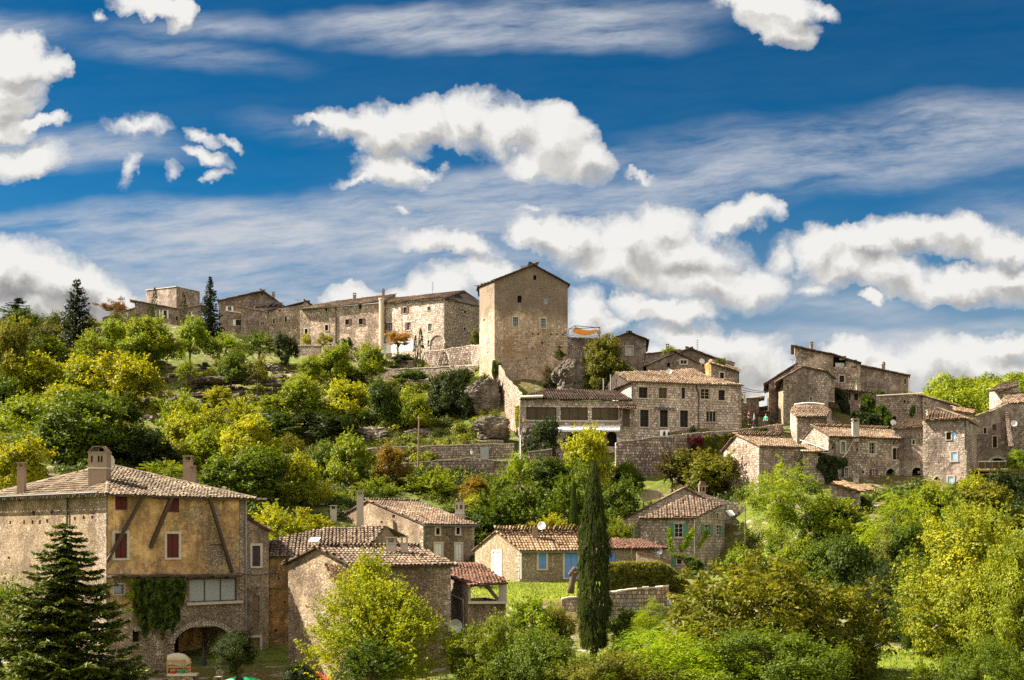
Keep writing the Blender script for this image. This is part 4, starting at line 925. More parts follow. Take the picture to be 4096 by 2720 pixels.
# ---- small tile-roofed building lower right
sm_ = House('small_house', 'small shaded stone house with terracotta roof and paired dark windows, low on the slope', 'd', None, (832,104), (1060,104.5), 1440, 1680, 'wall_village', 'custom', dep=6, tile='tiles_orange', pitch=.28, nb=4)
sm_.pR = [(0, Z('d', 1432, 104)), ((sm_.C-sm_.B).length, Z('d', 1496, 104.5))]; sm_.pBa = list(sm_.pR)
sm_.op('R', 888,1558-4,915,1608, 'win', n=1); sm_.op('R', 925,1552,955,1606, 'win', n=2); sm_.build()
sm_.plane_roof([(826,1430), (1062,1500), (1165,1490), (1145,1462), (960,1432)], (P('d', 826,1430,103.6), P('d', 1062,1500,104), P('d', 1145,1462,108)))
skin(sm_, 'R', 905,1640,1060,1800, 'wall_cottage', 'plinth', .05)
# ================================================================== THE KEEP AND RESTAURANT
kp = House('stone_tower', 'massive square medieval tower with dark upper walls, rust streaks and a low gable', 'c', (35,152), (152,147.5), (727,148.5), 243, 1085, 'wall_tower', 'custom', tile='tiles_dark', cat='tower', nb=3, pitch=.3)
L_ = (kp.C-kp.B).length; kp.pR = [(0, Z('c', 240,147.5)), (L_*.54, Z('c', 122,148)), (L_, Z('c', 272,148.5))]; kp.pBa = kp.pR
kp.pL = [(0, Z('c', 286,152)), ((kp.B-kp.A).length, Z('c', 240,147.5))]
for q in ((333,358,365,412), ): kp.op('R', *q, 'hole', rev=.3)
kp.op('R', 540,372,570,424, 'pane', 'stone_trim', n=1, glass='glass_sky', rev=.12)
kp.op('R', 297,528,337,602, 'win', 'metal_dark', sur='stone_trim', glass='glass_sky'); kp.op('R', 514,538,554,612, 'win', 'metal_dark', sur='stone_trim', glass='glass_sky')
kp.op('R', 458,198,481,235, 'hole', rev=.25); kp.op('R', 441,768,464,841, 'block', 'shutter_mauve', rev=.15)
for (x, y, w_) in ((195,472,10), (268,478,8), (365,484,8), (252,652,9), (405,656,9), (453,656,11), (497,658,12), (595,661,11), (642,661,12), (690,662,11), (525,727,14), (403,847,9), (511,851,9), (493,877,8), (339,872,8), (658,676,5), (326,655,7), (230,560,5), (420,560,5), (512,300,6)):
    kp.op('R', x-w_/2, y-w_*.6, x+w_/2, y+w_*.6, 'hole', rev=.3)
kp.op('R', 650,755,680,768, 'hole'); kp.op('L', 66,540,76,556, 'hole'); kp.op('L', 96,795,104,808, 'hole'); kp.build()
r = MB(); v3 = lambda p, z: Vector((p.x, p.y, z)); ap = Vector(kp.B*.46+kp.C*.54); bk = Vector((kp.A-kp.B))*1.9; zt = Z('c', 118,148)
bL, bR, bT = v3(kp.A-Vector((.35, -.1)), Z('c', 284,152)+.05), v3(kp.C+Vector((.3, -.3)), Z('c', 271,148.5)-.02), Vector((ap.x, ap.y-.3, zt+.05))
dv = Vector((-.9, 9.0, 0))
tile_plane(r, [Vector((kp.B.x-.05, kp.B.y-.35, Z('c', 240,147.5)+.05)), bT, bT+dv, Vector((kp.B.x, kp.B.y, 0))+dv+Vector((0, 0, Z('c', 240,147.5)))], pitch=.3, h=.06, slab=.13)
tile_plane(r, [Vector((kp.B.x-.05, kp.B.y-.35, Z('c', 240,147.5)+.05)), bL, bL+Vector((0, 6, 0)), Vector((kp.B.x, kp.B.y, 0))+dv+Vector((0, 0, Z('c', 240,147.5)))], pitch=.3, h=.06, slab=.13)
tile_plane(r, [bR, bT, bT+dv, bR+dv], pitch=.3, h=.06, slab=.13); r.build('roof', 'tiles_dark', kp.root)
mb = MB(); mb.box(P('c', 383,140,149.5), (.45, 0, .03), (0, .5, 0), (0, 0, .16)); mb.build('roof_hatch', 'concrete', kp.root)
# ruined wall running down from the tower
def slab_wall(name, label, cr, pix, d0, d1, mat, th=.6, cat='wall'):
    """pix outline; depth runs linearly d0 (first x) .. d1 across x"""
    xs_ = [p[0] for p in pix]; x0, x1 = min(xs_), max(xs_); fr = [P(cr, x, y, d0+(d1-d0)*(x-x0)/(x1-x0)) for x, y in pix]
    root = thing(name, label, cat, tuple(fr[0])); k = len(fr); bk = [p+Vector((0, th, 0)) for p in fr]; mb = MB()
    mb.add(fr+bk, [tuple(range(k)), tuple(range(k, 2*k))[::-1]]+[(i, i+k, (i+1) % k+k, (i+1) % k) for i in range(k)]); mb.build('masonry', mat, root); return root
slab_wall('ruined_wall', 'ragged pinkish dry-stone wall stepping steeply down from the tower foot', 'c', [(186,905), (198,902), (212,925), (228,945), (240,985), (268,1018), (292,1030), (300,1052), (330,1070), (345,1100), (372,1122), (372,1165), (356,1180), (352,1455), (330,1460), (300,1420), (255,1390), (240,1330), (205,1265), (196,1160), (186,1010)], 146, 132.5, 'wall_ruin', 1.0)
# low dining wing with big panes
dw = House('restaurant_wing', 'low restaurant wing with three long panes under a dark brown tile roof', 'c', None, (355,131), (1232,132), 1175, 1570, 'wall_block', 'custom', dep=9, tile='tiles_dark', cat='restaurant', nb=1.5, pitch=.3)
dw.op('R', 402,1231,638,1333, 'pane', 'wood_dark', n=3, glass='glass_brown', rev=.18, sill=True); dw.op('R', 671,1232,884,1335, 'pane', 'wood_dark', n=3, glass='glass_brown', rev=.18, sill=True); dw.op('R', 916,1235,1124,1335, 'pane', 'wood_dark', n=3, glass='glass_brown', rev=.18, sill=True)
dw.op('R', 735,1432,835,1560, 'hole', arch=.5, rev=.3); dw.op('R', 1035,1425,1112,1540, 'hole', arch=.5, rev=.3); dw.op('R', 690,1470,722,1540, 'win', 'white_paint', n=1); dw.build()
dw.plane_roof([(350,1168), (1240,1172), (1105,1100), (560,1092), (430,1120)], (P('c', 350,1168,130.5), P('c', 1240,1172,131.5), P('c', 1105,1100,138)))
mb = MB(); 
for i in range(14): mb.tube([P('c', 362+i*12.5, 1157-i*.4, 130.6), P('c', 366+i*12.5, 1148-i*.4, 131.6)], .13, 6)
mb.build('ridge_tiles', 'stone_trim', dw.root)
skin(dw, 'R', 404,1338,1228,1352, 'concrete', 'ledge', .12)
# awning
root = thing('awning', 'long white scalloped awning above the arched ground floor of the restaurant wing', 'awning', tuple(P('c', 880,1380,131)))
mb = MB(); a0, a1, b0, b1 = P('c', 640,1378,130.8), P('c', 1138,1378,131.6), P('c', 625,1408,129.4), P('c', 1138,1408,130.2)
a1, b1 = P('c', 1138,1376,131.6), P('c', 1135,1405,130.2); k = 40
mb.quad(a0, a1, b1, b0); mb.quad(a0-Vector((0,0,.03)), b0-Vector((0,0,.03)), b1-Vector((0,0,.03)), a1-Vector((0,0,.03)))
for i in range(k): p, q = b0.lerp(b1, i/k), b0.lerp(b1, (i+1)/k); m_ = (p+q)/2; mb.add([p, q, q-Vector((0,0,.2)), m_-Vector((0,0,.28)), p-Vector((0,0,.2))], ((0,1,2,3,4),))
mb.build('canvas', 'canvas_white', root)
for t in (.02, .98): mb = MB(); mb.tube([a0.lerp(a1, t)-Vector((0,0,.5)), b0.lerp(b1, t)], .035, 5); mb.build('arm', 'metal_grey', root)
# main restaurant
rs_ = House('restaurant_house', 'long two-storey block-stone restaurant with a pale tan tile roof', 'c', (1062,141), (1230,132.6), (2088,136.5), 1032, 1500, 'wall_block', 'custom', tile='tiles_tan', cat='restaurant', nb=2.5, pitch=.3)
WD = dict(rev=.25)
rs_.op('R', 1284,1076,1352,1161, 'win', 'wood_dark', sill=True); rs_.op('R', 1440,1080,1505,1164, 'win', 'wood_brown', sill=True, glass='glass_brown'); rs_.op('R', 1619,1080,1647,1167, 'win', 'wood_dark', n=1, sill=True)
rs_.op('R', 1769,1088,1839,1168, 'win', 'stone_trim', arch=.12, sill=True); rs_.op('R', 1908,1098,1958,1179, 'win', 'wood_dark', sill=True)
rs_.op('R', 1294,1252,1361,1387, 'win', 'wood_dark', sill=True, sur='concrete'); rs_.op('R', 1449,1255,1512,1389, 'win', 'wood_dark', sill=True, sur='concrete'); rs_.op('R', 1607,1257,1671,1390, 'win', 'wood_dark', sill=True, sur='concrete')
rs_.op('R', 1814,1263,1894,1350, 'pane', 'stone_trim', n=3, sill=True); rs_.op('R', 1999,1292,2031,1350, 'block', 'concrete', rev=.06)
rs_.pL = [(0, Z('c', 1090,141)), ((rs_.B-rs_.A).length*.45, Z('c', 972,137)), ((rs_.B-rs_.A).length, Z('c', 1032,132.6))]; rs_.build()
ev1, ev2 = P('c', 1212,1030,132.1), P('c', 2112,1060,136.2)
rp = (ev1, ev2, P('c', 1500,950,139.5))
rs_.plane_roof([(1205,1028), (2112,1060), (1850,997), (1700,928), (1540,948), (1100,958)], rp)
mb = MB(); tile_plane(mb, [P('c', 1212,1028,132.3), P('c', 1100,955,137.5), P('c', 1020,1095,142.5), P('c', 1060,1095,139)], pitch=.3, h=.07); mb.build('roof', 'tiles_dark', rs_.root)
g = MB(); g.tube([P('c', 1214,1036,131.8), P('c', 2100,1064,135.9)], .09, 6); g.build('gutter', 'wood_dark', rs_.root)
rs_.pipe('R', 1738, 1045, 1430, 'metal_dark', .06, x2=1752); rs_.pipe('R', 1228, 1040, 1165, 'metal_dark', .05)
for x, y0_, dd in ((1008,1015,139), (1065,985,137)):
    mb = MB(); mb.tube([P('c', x, 1100, dd), P('c', x, y0_, dd)], .09, 8); mb.tube([P('c', x, y0_, dd), P('c', x, y0_-6, dd)], .14, 8); mb.build('flue', 'metal_grey', rs_.root)
# entrance porch + door
a, b, d, nn = dw.wall('R'); DX = P('c', 1160,1250,131.4)
root = thing('porch', 'small tiled porch roof on brackets over the dark entrance between wing and restaurant', 'porch', tuple(P('c', 1195,1245,130.8)))
mb = MB(); tile_plane(mb, [P('c', 1122,1243,130), P('c', 1262,1243,130.6), P('c', 1258,1220,132.2), P('c', 1135,1220,131.8)], pitch=.26, h=.07); mb.build('roof', 'tiles_red', root)
for x in (1142, 1246): mb = MB(); mb.tube([P('c', x, 1300, 131.4), P('c', x-4, 1262, 130.6), P('c', x-4, 1245, 130.3)], .06, 5); mb.build('bracket', 'wood_dark', root)
mb = MB(); mb.box(P('c', 1185,1317,131.35), (.42, .02, 0), (0, .06, 0), (0, 0, 1.03)); o = mb.build('door', 'wood_dark', root)
mb = MB(); mb.box(P('c', 1185,1290,131.25), (.26, .02, 0), (0, .02, 0), (0, 0, .42)); mb.build('pane', 'glass_brown', o)
# lettering
def text(s_, label, cr, x0, y0, x1, y1, d, mat, cat, wall=None, off=.06):
    cu = bpy.data.curves.new('lettering', 'FONT'); cu.body = s_; cu.size = 1; cu.extrude = .03; cu.offset = .028; cu.align_x = 'LEFT'
    o = bpy.data.objects.new('lettering', cu); COL.objects.link(o); bpy.context.view_layer.update()
    w0, h0 = o.dimensions.x, o.dimensions.y; p, q = P(cr, x0, y1, d[0]), P(cr, x1, y1, d[1]); wd = (q-p).length; ht = Z(cr, y0, d[0])-Z(cr, y1, d[0])
    dg = bpy.context.evaluated_depsgraph_get(); me = bpy.data.meshes.new_from_object(o.evaluated_get(dg)); bpy.data.objects.remove(o)
    sx_, sy_ = wd/w0, ht/h0; me.materials.clear(); me.materials.append(MATS[mat])
    for v_ in me.vertices: v_.co = (v_.co.x*sx_, v_.co.y*sy_, v_.co.z*1)
    o = bpy.data.objects.new('lettering', me); COL.objects.link(o); o.location = p-Vector((0, off, 0)); o.rotation_euler = (R(90), 0, math.atan2(q.y-p.y, q.x-p.x)); return tag(o, label, cat)
text('restaurant', 'dark letters reading restaurant on the stone wall above the middle doors', 'c', 1406,1226,1564,1253, (132.9,133.7), 'metal_dark', 'sign lettering')
# poster by the wall, small signs
def panel(name, label, cr, x0, y0, x1, y1, d, mat, cat, th=.05, marks=()):
    root = thing(name, label, cat, tuple(P(cr, x0, y1, d))); mb = MB(); mb.abox(X(cr, x0, d), X(cr, x1, d), d, d+th, Z(cr, y1, d), Z(cr, y0, d)); mb.build('board', mat, root)
    for nm, (a0, b0, a1, b1), mt in marks:
        mb = MB(); mb.abox(X(cr, a0, d), X(cr, a1, d), d-.012, d-.002, Z(cr, b1, d), Z(cr, b0, d)); mb.build(nm, mt, root)
    return root
p_ = panel('poster_board', 'white poster board with two dark figures standing below the restaurant doors', 'c', 1451,1411,1525,1460, 131.2, 'canvas_white', 'poster')
mb = MB()
for (cx_, s_) in ((1484, 1.0), (1519, .8)):
    c = P('c', cx_, 1440, 131.17); mb.lathe(c+Vector((0, 0, .28*s_)), [(0.001, -.004), (.075*s_, -.004), (.075*s_, .004), (0.001, .004)], 12, (0, -1, 0)); mb.add([c+Vector((-.14*s_, 0, .2*s_)), c+Vector((.14*s_, 0, .2*s_)), c+Vector((.17*s_, 0, -.3)), c+Vector((-.17*s_, 0, -.3))], ((0,1,2,3),))
mb.build('figure_print', 'cloth_dark', p_)
panel('notice', 'small white upper notice with a purple mark beside the awning', 'c', 1114,1468,1130,1482, 130.6, 'canvas_white', 'notice', marks=(('print', (1119,1470,1125,1480), 'cloth_blue'),))
panel('notice', 'small white lower notice with a purple mark beside the awning', 'c', 1114,1486,1130,1499, 130.6, 'canvas_white', 'notice', marks=(('print', (1118,1489,1126,1496), 'cloth_blue'),))
sg = panel('hanging_sign', 'tall narrow white hanging sign on the end corner of the restaurant', 'c', 2106,1116,2126,1199, 137.2, 'canvas_white', 'sign')
mb = MB(); q = P('c', 2116,1160,137.15)
for i in range(7): mb.abox(q.x-.07, q.x+.07, q.y-.01, q.y, q.z+.36-i*.13, q.z+.42-i*.13)
mb.build('lettering', 'cloth_grey', sg)
mb = MB(); mb.tube([P('c', 2090,1118,137), P('c', 2126,1116,137.2)], .03, 5); mb.build('bracket', 'metal_dark', sg)
# wires between houses
for k_, (dy, lb) in enumerate(((0, 'upper black wire slung across the gap between restaurant and village houses'), (22, 'lower black wire sagging across the gap between restaurant and village houses'))):
    mb = MB(); mb.tube([P('c', 2092+t*(2302-2092), 1075+dy+t*35-dy*t*.8+26*4*t*(1-t)*.35, 137+5*t) for t in [i/10 for i in range(11)]], .035, 4); tag(mb.build('wire', 'metal_dark'), lb, 'wire')
# flower box
root = thing('flower_box', 'window box of dark red flowers under the three-pane white window', 'flower box', tuple(P('c', 1853,1350,134)))
mb = MB(); mb.abox(X('c', 1818,134.8), X('c', 1890,134.8), 134.2, 134.45, Z('c', 1352,134.3), Z('c', 1344,134.3)); mb.build('box', 'brick_chimney', root)
# ---- houses above the restaurant
h1 = House('gable_cottage', 'small grey house with one closed pale shutter in its gable, near the tower', 'c', None, (1078,160), (1340,160.5), 696, 900, 'wall_grey', 'gableR', ry=648, rt=.5, dep=9, tile='tiles_dark', ov=.45, og=.5, nb=2, pitch=.3)
h1.op('R', 1185,756,1235,823, 'block', 'shutter_grey', arch=.12, rev=.1, sur='concrete'); h1.build()
h2 = House('gabled_house', 'dark gabled house with a small square window over the restaurant roof', 'c', None, (1345,144), (1805,144.5), 905, 1050, 'wall_grey', 'gableR', ry=806, rt=.5, dep=8, tile='tiles_dark', ov=.35, nb=2, pitch=.3)
h2.op('R', 1611,864,1661,893, 'win', 'white_paint', sur='stone_trim', n=2); h2.op('R', 1506,884,1530,917, 'hole'); h2.op('R', 1378,905,1398,965, 'block', 'wall_ochre', arch=.5, rev=.1); h2.build()
h3 = House('gabled_house', 'broad low-gabled house with a wire aerial, on the crest behind the restaurant', 'c', None, (1560,151), (2030,152), 850, 1050, 'wall_grey', 'custom', dep=8, tile='tiles_dark', nb=2, pitch=.3)
L_ = (h3.C-h3.B).length; h3.pR = [(0, Z('c', 812,151)), (L_*.27, Z('c', 770,151.3)), (L_*.62, Z('c', 835,151.6)), (L_, Z('c', 885,152))]; h3.pBa = h3.pR
h3.op('R', 1948,848,1962,868, 'hole'); h3.build()
r = MB(); T_ = [P('c', 1553,815,150.7), P('c', 1687,768,151), P('c', 1852,833,151.3), P('c', 2035,884,151.7)]
for p, q in zip(T_, T_[1:]): tile_plane(r, [p, q, q+h3.nn*8, p+h3.nn*8], pitch=.3, h=.07, slab=.18)
r.build('roof', 'tiles_dark', h3.root)
h3b = House('low_house', 'low dark house with a squat chimney left of the gabled house with white panes', 'c', None, (1336,152), (1560,152), 818, 1000, 'wall_grey', 'plane', tops=(None,818,790), dep=7, tile='tiles_dark', nb=2, pitch=.3, ov=.1); h3b.build(); h3b.chimney(1498,736,1522,775, 153, 'brick_chimney', 'slab', .6)
h4 = House('plastered_house', 'pale plaster and stone house with a single dark window, right above the restaurant roof', 'c', (1760,146.5), (1852,141.5), (2068,142.5), 905, 1070, 'wall_village', 'custom', tile='tiles_tan', nb=1.5, pitch=.3)
h4.pL = [(0, Z('c', 905,146.5)), ((h4.B-h4.A).length, Z('c', 884,141.5))]; L_ = (h4.C-h4.B).length; h4.pR = [(0, Z('c', 884,141.5)), (L_, Z('c', 955,142.5))]
h4.op('R', 1920,962,1951,1006, 'win', 'wood_dark', sur='stone_trim'); h4.build(); skin(h4, 'L', 1765,915,1850,1010, 'wall_ochre', 'render')
r = MB(); tile_plane(r, [P('c', 1838,882,141.2), P('c', 2075,958,142.3), P('c', 2050,925,147), P('c', 1850,868,147)], pitch=.3, h=.08, slab=.15); r.build('roof', 'tiles_old', h4.root); h4.pipe('R', 2064, 960, 1045, 'metal_dark', .06)
h5 = House('house', 'narrow ruined house top behind the plastered house at the end of the crest', 'c', None, (1955,149), (2030,149.5), 880, 960, 'wall_ruin', 'flat', tops=(None,868,905), dep=4, tile='stone_trim', nb=2); h5.build()
dish('large white satellite dish with dark hub on the dark gabled house right end', 'c', 1780, 872, 140.5, .34, (.2, -1, .15)); dish('white satellite dish standing on the restaurant roof ridge', 'c', 1522, 952, 138, .34, (-.2, -1, .15))
# ---- gap street houses
g1 = House('street_house', 'narrow stone house seen down the street gap past the restaurant', 'c', None, (2092,147), (2226,147.5), 1160, 1400, 'wall_village', 'plane', tops=(None,1172,1158), dep=5, tile='tiles_tan', ov=.12, nb=2, pitch=.3); g1.op('R', 2110,1250,2135,1330, 'block', 'wall_ochre', rev=.1); g1.build()
g2 = House('street_house', 'tiny red-roofed stone house at the far end of the street gap', 'c', None, (2222,143), (2306,143.5), 1296, 1400, 'wall_cottage', 'custom', dep=4, tile='tiles_red', nb=2, pitch=.3); g2.op('R', 2288,1300,2298,1322, 'hole'); g2.build()
g2.plane_roof([(2198,1296), (2306,1300), (2306,1265), (2290,1262)], (P('c', 2198,1300,142.5), P('c', 2306,1300,143), P('c', 2300,1262,147)))
# sail canopy and terrace wall right of the tower
stone_wall('terrace_wall', 'high grey terrace wall with a small opening right of the tower', 'c', [(727,680,152), (800,688,154), (1060,700,158)], 0, 1090, 'wall_terrace', 1.0, cope=False)
root = thing('sail_canopy', 'square frame canopy with a sagging orange and white sail on the tower terrace', 'canopy', tuple(P('c', 880,690,155)))
Q = [P('c', 733,622,153), P('c', 785,595,158), P('c', 980,612,157), P('c', 968,622,152)]
Q = [P('c', 735,620,152), P('c', 786,594,156), P('c', 980,610,156), P('c', 978,606,152)]
for i, p in enumerate(Q): mb = MB(); mb.tube([p, Vector((p.x, p.y, Z('c', 690,154)))], .045, 5); mb.build('post', 'metal_dark', root)
mb = MB()
for i in range(4): mb.tube([Q[i], Q[(i+1) % 4]], .045, 5)
mb.build('frame', 'metal_dark', root)
C0, C1, C2, C3 = P('c', 738,645,152.3), P('c', 790,600,155.8), P('c', 962,618,155.5), P('c', 975,625,152.3)
def sail(t0, t1, mat):
    mb = MB(); nn_ = 12; g_ = []
    for i in range(nn_+1):
        for j in range(nn_+1):
            u_ = i/nn_; v_ = t0+(t1-t0)*j/nn_; p = C1.lerp(C2, u_).lerp(C0.lerp(C3, u_), v_); g_.append(p-Vector((0, 0, .9*4*u_*(1-u_)*(.4+.6*v_)+.5*v_*(1-v_))))
    mb.add(g_, [(i*(nn_+1)+j, (i+1)*(nn_+1)+j, (i+1)*(nn_+1)+j+1, i*(nn_+1)+j+1) for i in range(nn_) for j in range(nn_)]); mb.build('sail', mat, root, smooth=True)
sail(.0, .62, 'canvas_orange'); sail(.62, 1.0, 'canvas_white')
mb = MB(); mb.tube([P('c', 735,668,152.5), P('c', 900,676,152.8), P('c', 985,672,153)], .04, 5); mb.tube([P('c', 735,684,152.5), P('c', 985,690,153)], .04, 5)
mb.build('rail', 'white_paint', root)
# aerials
def aerial(label, cr, x, y0, y1, d, kind=0):
    root = thing('aerial', label, 'aerial', tuple(P(cr, x, y1, d))); mb = MB(); t, b_ = P(cr, x, y0, d), P(cr, x, y1, d)-Vector((0, 0, .3)); mb.tube([b_, t], .025, 5); mb.build('mast', 'metal_dark', root)
    mb = MB(); c = t-Vector((0, 0, .1))
    if kind == 0:
        mb.tube([c+Vector((-.5, 0, .12)), c+Vector((.6, 0, -.05))], .018, 4)
        for i in range(7): q = c+Vector((-.45+i*.17, 0, .11-i*.027)); mb.tube([q+Vector((0, -.15, -.15)), q+Vector((0, .15, .15))], .012, 4)
    else:
        for i in range(5): q = c-Vector((0, 0, i*.3)); mb.tube([q-Vector((.22, 0, 0)), q+Vector((.22, 0, 0))], .014, 4)
    mb.build('elements', 'metal_dark', root)
aerial('tall thin aerial mast on the low-gabled house behind the restaurant', 'c', 1743, 702, 795, 151, 1); aerial('small aerial on the crest left of the small grey house', 'c', 1040, 660, 700, 157)
aerial('tall bent aerial rising from the long crest house with arched doorway', 'b', 1432, 250, 335, 184, 1); aerial('tilted roof aerial on the narrow crest house', 'b', 375, 388, 412, 192); aerial('cross-shaped aerial on the leaning roof left of the tall loggia house', 'd', 533, 465, 505, 145)
# tower-side boulder
from mathutils import noise as mnoise
def boulder(name, label, cr, x, y0, y1, d, wpx, seed, mat='rock', cat='rock', dy=1.0, top=1.0, cub=.4):
    c = P(cr, x, (y0+y1)/2, d); rx = abs(X(cr, x+wpx/2, d)-X(cr, x, d)); rz = (Z(cr, y0, d)-Z(cr, y1, d))/2
    bm = bmesh.new(); bmesh.ops.create_icosphere(bm, subdivisions=5, radius=1); rr = random.Random(seed); ph = [(rr.uniform(0, 6), Vector((rr.gauss(0, 1), rr.gauss(0, 1), rr.gauss(0, 1.6)))) for _ in range(14)]
    for v_ in bm.verts:
        n_ = v_.co.copy(); q = 1+sum(math.sin(p+n_.dot(k_)*(1.6 if i < 6 else 4.5))*(.07 if i < 6 else .028) for i, (p, k_) in enumerate(ph))
        s_ = 1/max(abs(n_.x), abs(n_.y), abs(n_.z)); bl = (q*(1+(s_-1)*cub)); st = math.floor(n_.z*5+math.sin(n_.x*3+seed))/5-n_.z
        sd_ = Vector((seed*3.1, seed*1.7, 0)); fr_ = mnoise.fractal(n_*1.7+sd_, .8, 2.1, 5)*.20; cr_ = abs(mnoise.noise(Vector((n_.x*3, n_.y*3, n_.z*7))+sd_)); bl *= 1+fr_-.10*max(0, .25-cr_)*4; v_.co = Vector((n_.x*rx*bl*(1+.22*st), n_.y*rx*dy*bl*(1+.22*st), n_.z*rz*bl*top))
    me = bpy.data.meshes.new(name); bm.to_mesh(me); bm.free(); me.materials.append(MATS[mat]); o = bpy.data.objects.new(name, me); COL.objects.link(o); o.location = c+Vector((0, rx*dy*.3, 0)); return tag(o, label, cat)
boulder('boulder', 'tall rounded grey boulder leaning against the right foot of the tower', 'c', 735, 838, 1180, 142, 235, 4, cub=.18)
boulder('cliff', 'big grey rock face under the tower left corner beside the ruined wall', 'c', 70, 1010, 1330, 144, 270, 7, dy=.8)
boulder('cliff', 'broken pale ledge of rock below the ruined wall', 'c', 140, 1330, 1500, 136, 260, 9, dy=.6)
boulder('cliff', 'brown rock under the left end of the restaurant wing', 'c', 400, 1390, 1600, 130, 110, 12, dy=.8)
for i, (x, y0, y1, w_, lb) in enumerate(((560,1410,1580,230,'jagged pale rock outcrop leftmost above the lane'), (930,1395,1575,350,'wide flat-topped rock outcrop split by shrubs above the lane'), (1340,1405,1560,260,'smooth dark rock outcrop behind the wooden pole'), (1560,1420,1550,200,'crumbling rock outcrop right of the smooth one, below the ruined wall'))):
    boulder('rock_outcrop', lb, 'b', x, y0, y1, 139+i*.3, w_, 20+i, dy=.7)
# ================================================================== CREST, LEFT
c1 = House('crest_block', 'tall windowless flat-topped block on the far left crest', 'a', (1145,216), (1383,210), (1566,215), 300, 520, 'wall_grey', 'flat', tops=(318,290,330), tile='concrete', nb=3); c1.build()
c2 = House('villa', 'low crest villa with white shutters and an arched porch under a sloping roof', 'a', None, (1066,204), (1412,205), 460, 620, 'wall_grey', 'plane', tops=(None,402,466), dep=7, tile='tiles_tan', ov=.3, nb=3, pitch=.35)
c2.op('R', 1225,472,1246,530, 'win', 'white_paint', side='r', shc='shutter_white'); c2.op('R', 1283,476,1308,536, 'win', 'wood_brown', side='lr', shc='shutter_white', n=2); c2.op('R', 1380,520,1395,552, 'hole'); c2.build()
c3 = House('house', 'sloping grey wall of a lean crest house beside the villa, one white shutter', 'a', None, (812,206), (1066,205.5), 540, 640, 'wall_grey', 'plane', tops=(None,532,452), dep=6, tile='tiles_tan', ov=.12, nb=3, pitch=.35)
c3.op('R', 1027,531,1042,578, 'shut', 'shutter_white'); c3.op('R', 776+40,560,790+40,585, 'hole'); c3.op('R', 1072-12,520,1080-12,550, 'hole'); c3.build()
c4 = House('house', 'small crest house part with one white-shuttered window between cypress and spruce', 'a', None, (1412,203), (1580,203), 455, 620, 'wall_grey', 'plane', tops=(None,462,432), dep=6, tile='tiles_tan', ov=.12, nb=3, pitch=.35); c4.op('R', 1478,486,1496,526, 'win', 'white_paint', side='r', shc='shutter_white', n=1); c4.build()
c5 = House('gabled_house', 'wide-gabled crest house with a brick chimney and white-shuttered window', 'a', None, (1715,202), (2215,203), 420, 640, 'wall_grey', 'custom', dep=8, tile='tiles_old', nb=3, pitch=.35)
L_ = (c5.C-c5.B).length; c5.pR = [(0, Z('a', 392,202)), (L_*.69, Z('a', 320,202.5)), (L_, Z('a', 432,203))]; c5.pBa = c5.pR
c5.op('R', 1786,442,1814,478, 'win', 'white_paint', side='lr', shc='shutter_white'); c5.op('R', 2050,338,2062,352, 'hole'); c5.build()
r = MB(); T_ = [P('a', 1705,394,201.6), P('a', 2060,316,202), P('a', 2228,438,202.6)]
for p, q in zip(T_, T_[1:]): tile_plane(r, [p, q, q+c5.nn*8, p+c5.nn*8], pitch=.35, h=.08, slab=.18)
r.build('roof', 'tiles_old', c5.root); c5.chimney(2133,328,2152,405, 203, 'brick_chimney', 'slab', .5)
c6 = House('lower_house', 'squat crest house with white shutters and a flat terrace parapet', 'a', None, (1788,197), (1945,197.5), 500, 620, 'wall_grey', 'flat', tops=(None,482,505), dep=5, tile='concrete', nb=3); c6.op('R', 1848,548,1890,592, 'win', 'wood_dark', side='lr', shc='shutter_white'); c6.op('R', 1940-15,575,1940,600, 'hole'); c6.build()
c7 = House('house', 'crest house with a double-pitched roof and a wall lantern, right of the wide gable', 'a', None, (1890,196), (2120,196), 470, 640, 'wall_grey', 'plane', tops=(None,448,492), dep=6, tile='tiles_tan', ov=.1, nb=3, pitch=.35); c7.op('R', 2040,560,2070,588, 'win', 'white_paint', n=2); c7.build()
mb = MB(); tile_plane(mb, [P('a', 2000,448,198), P('a', 2230,436,198), P('a', 2150,402,201), P('a', 1990,440,201)], pitch=.35, h=.08, slab=.2); mb.build('roof', 'tiles_dark', c7.root)
c8 = House('narrow_house', 'narrow plastered crest house between the gabled one and the long range', 'b', None, (150,193.5), (398,193), 460, 780, 'wall_village', 'custom', dep=7, tile='tiles_dark', nb=3, pitch=.35)
L_ = (c8.C-c8.B).length; c8.pR = [(0, Z('b', 472,193.5)), (L_, Z('b', 430,193))]; c8.pBa = c8.pR
c8.op('R', 272,521,289,567, 'win', 'wood_dark', n=1); c8.op('R', 180,540,195,578, 'win', 'wood_dark', n=1); c8.op('R', 228,466,240,482, 'hole'); c8.build()
r = MB(); T_ = [P('b', 142,473,193), P('b', 442,400,194.5), P('b', 500,438,194.8)]
for p, q in zip(T_, T_[1:]): tile_plane(r, [p, q, q+c8.nn*7, p+c8.nn*7], pitch=.35, h=.08, slab=.18)
r.build('roof', 'tiles_dark', c8.root); mb = MB(); mb.add([P('b', 398,432,194.2), P('b', 442,404,194.6), P('b', 492,437,194.9), P('b', 492,600,194.9), P('b', 398,600,194.2)], ((0,1,2,3,4),)); mb.build('wall', 'wall_village', c8.root)
c9 = House('long_house', 'long plastered crest house with red-shuttered windows and two chimneys', 'b', None, (392,191.5), (1040,186), 468, 780, 'wall_village', 'custom', dep=9, tile='tiles_old', nb=4, pitch=.33)
for q in ((590,452,608,484), (852,430,876,464)): c9.op('R', *q, 'win', 'wood_dark', n=1)
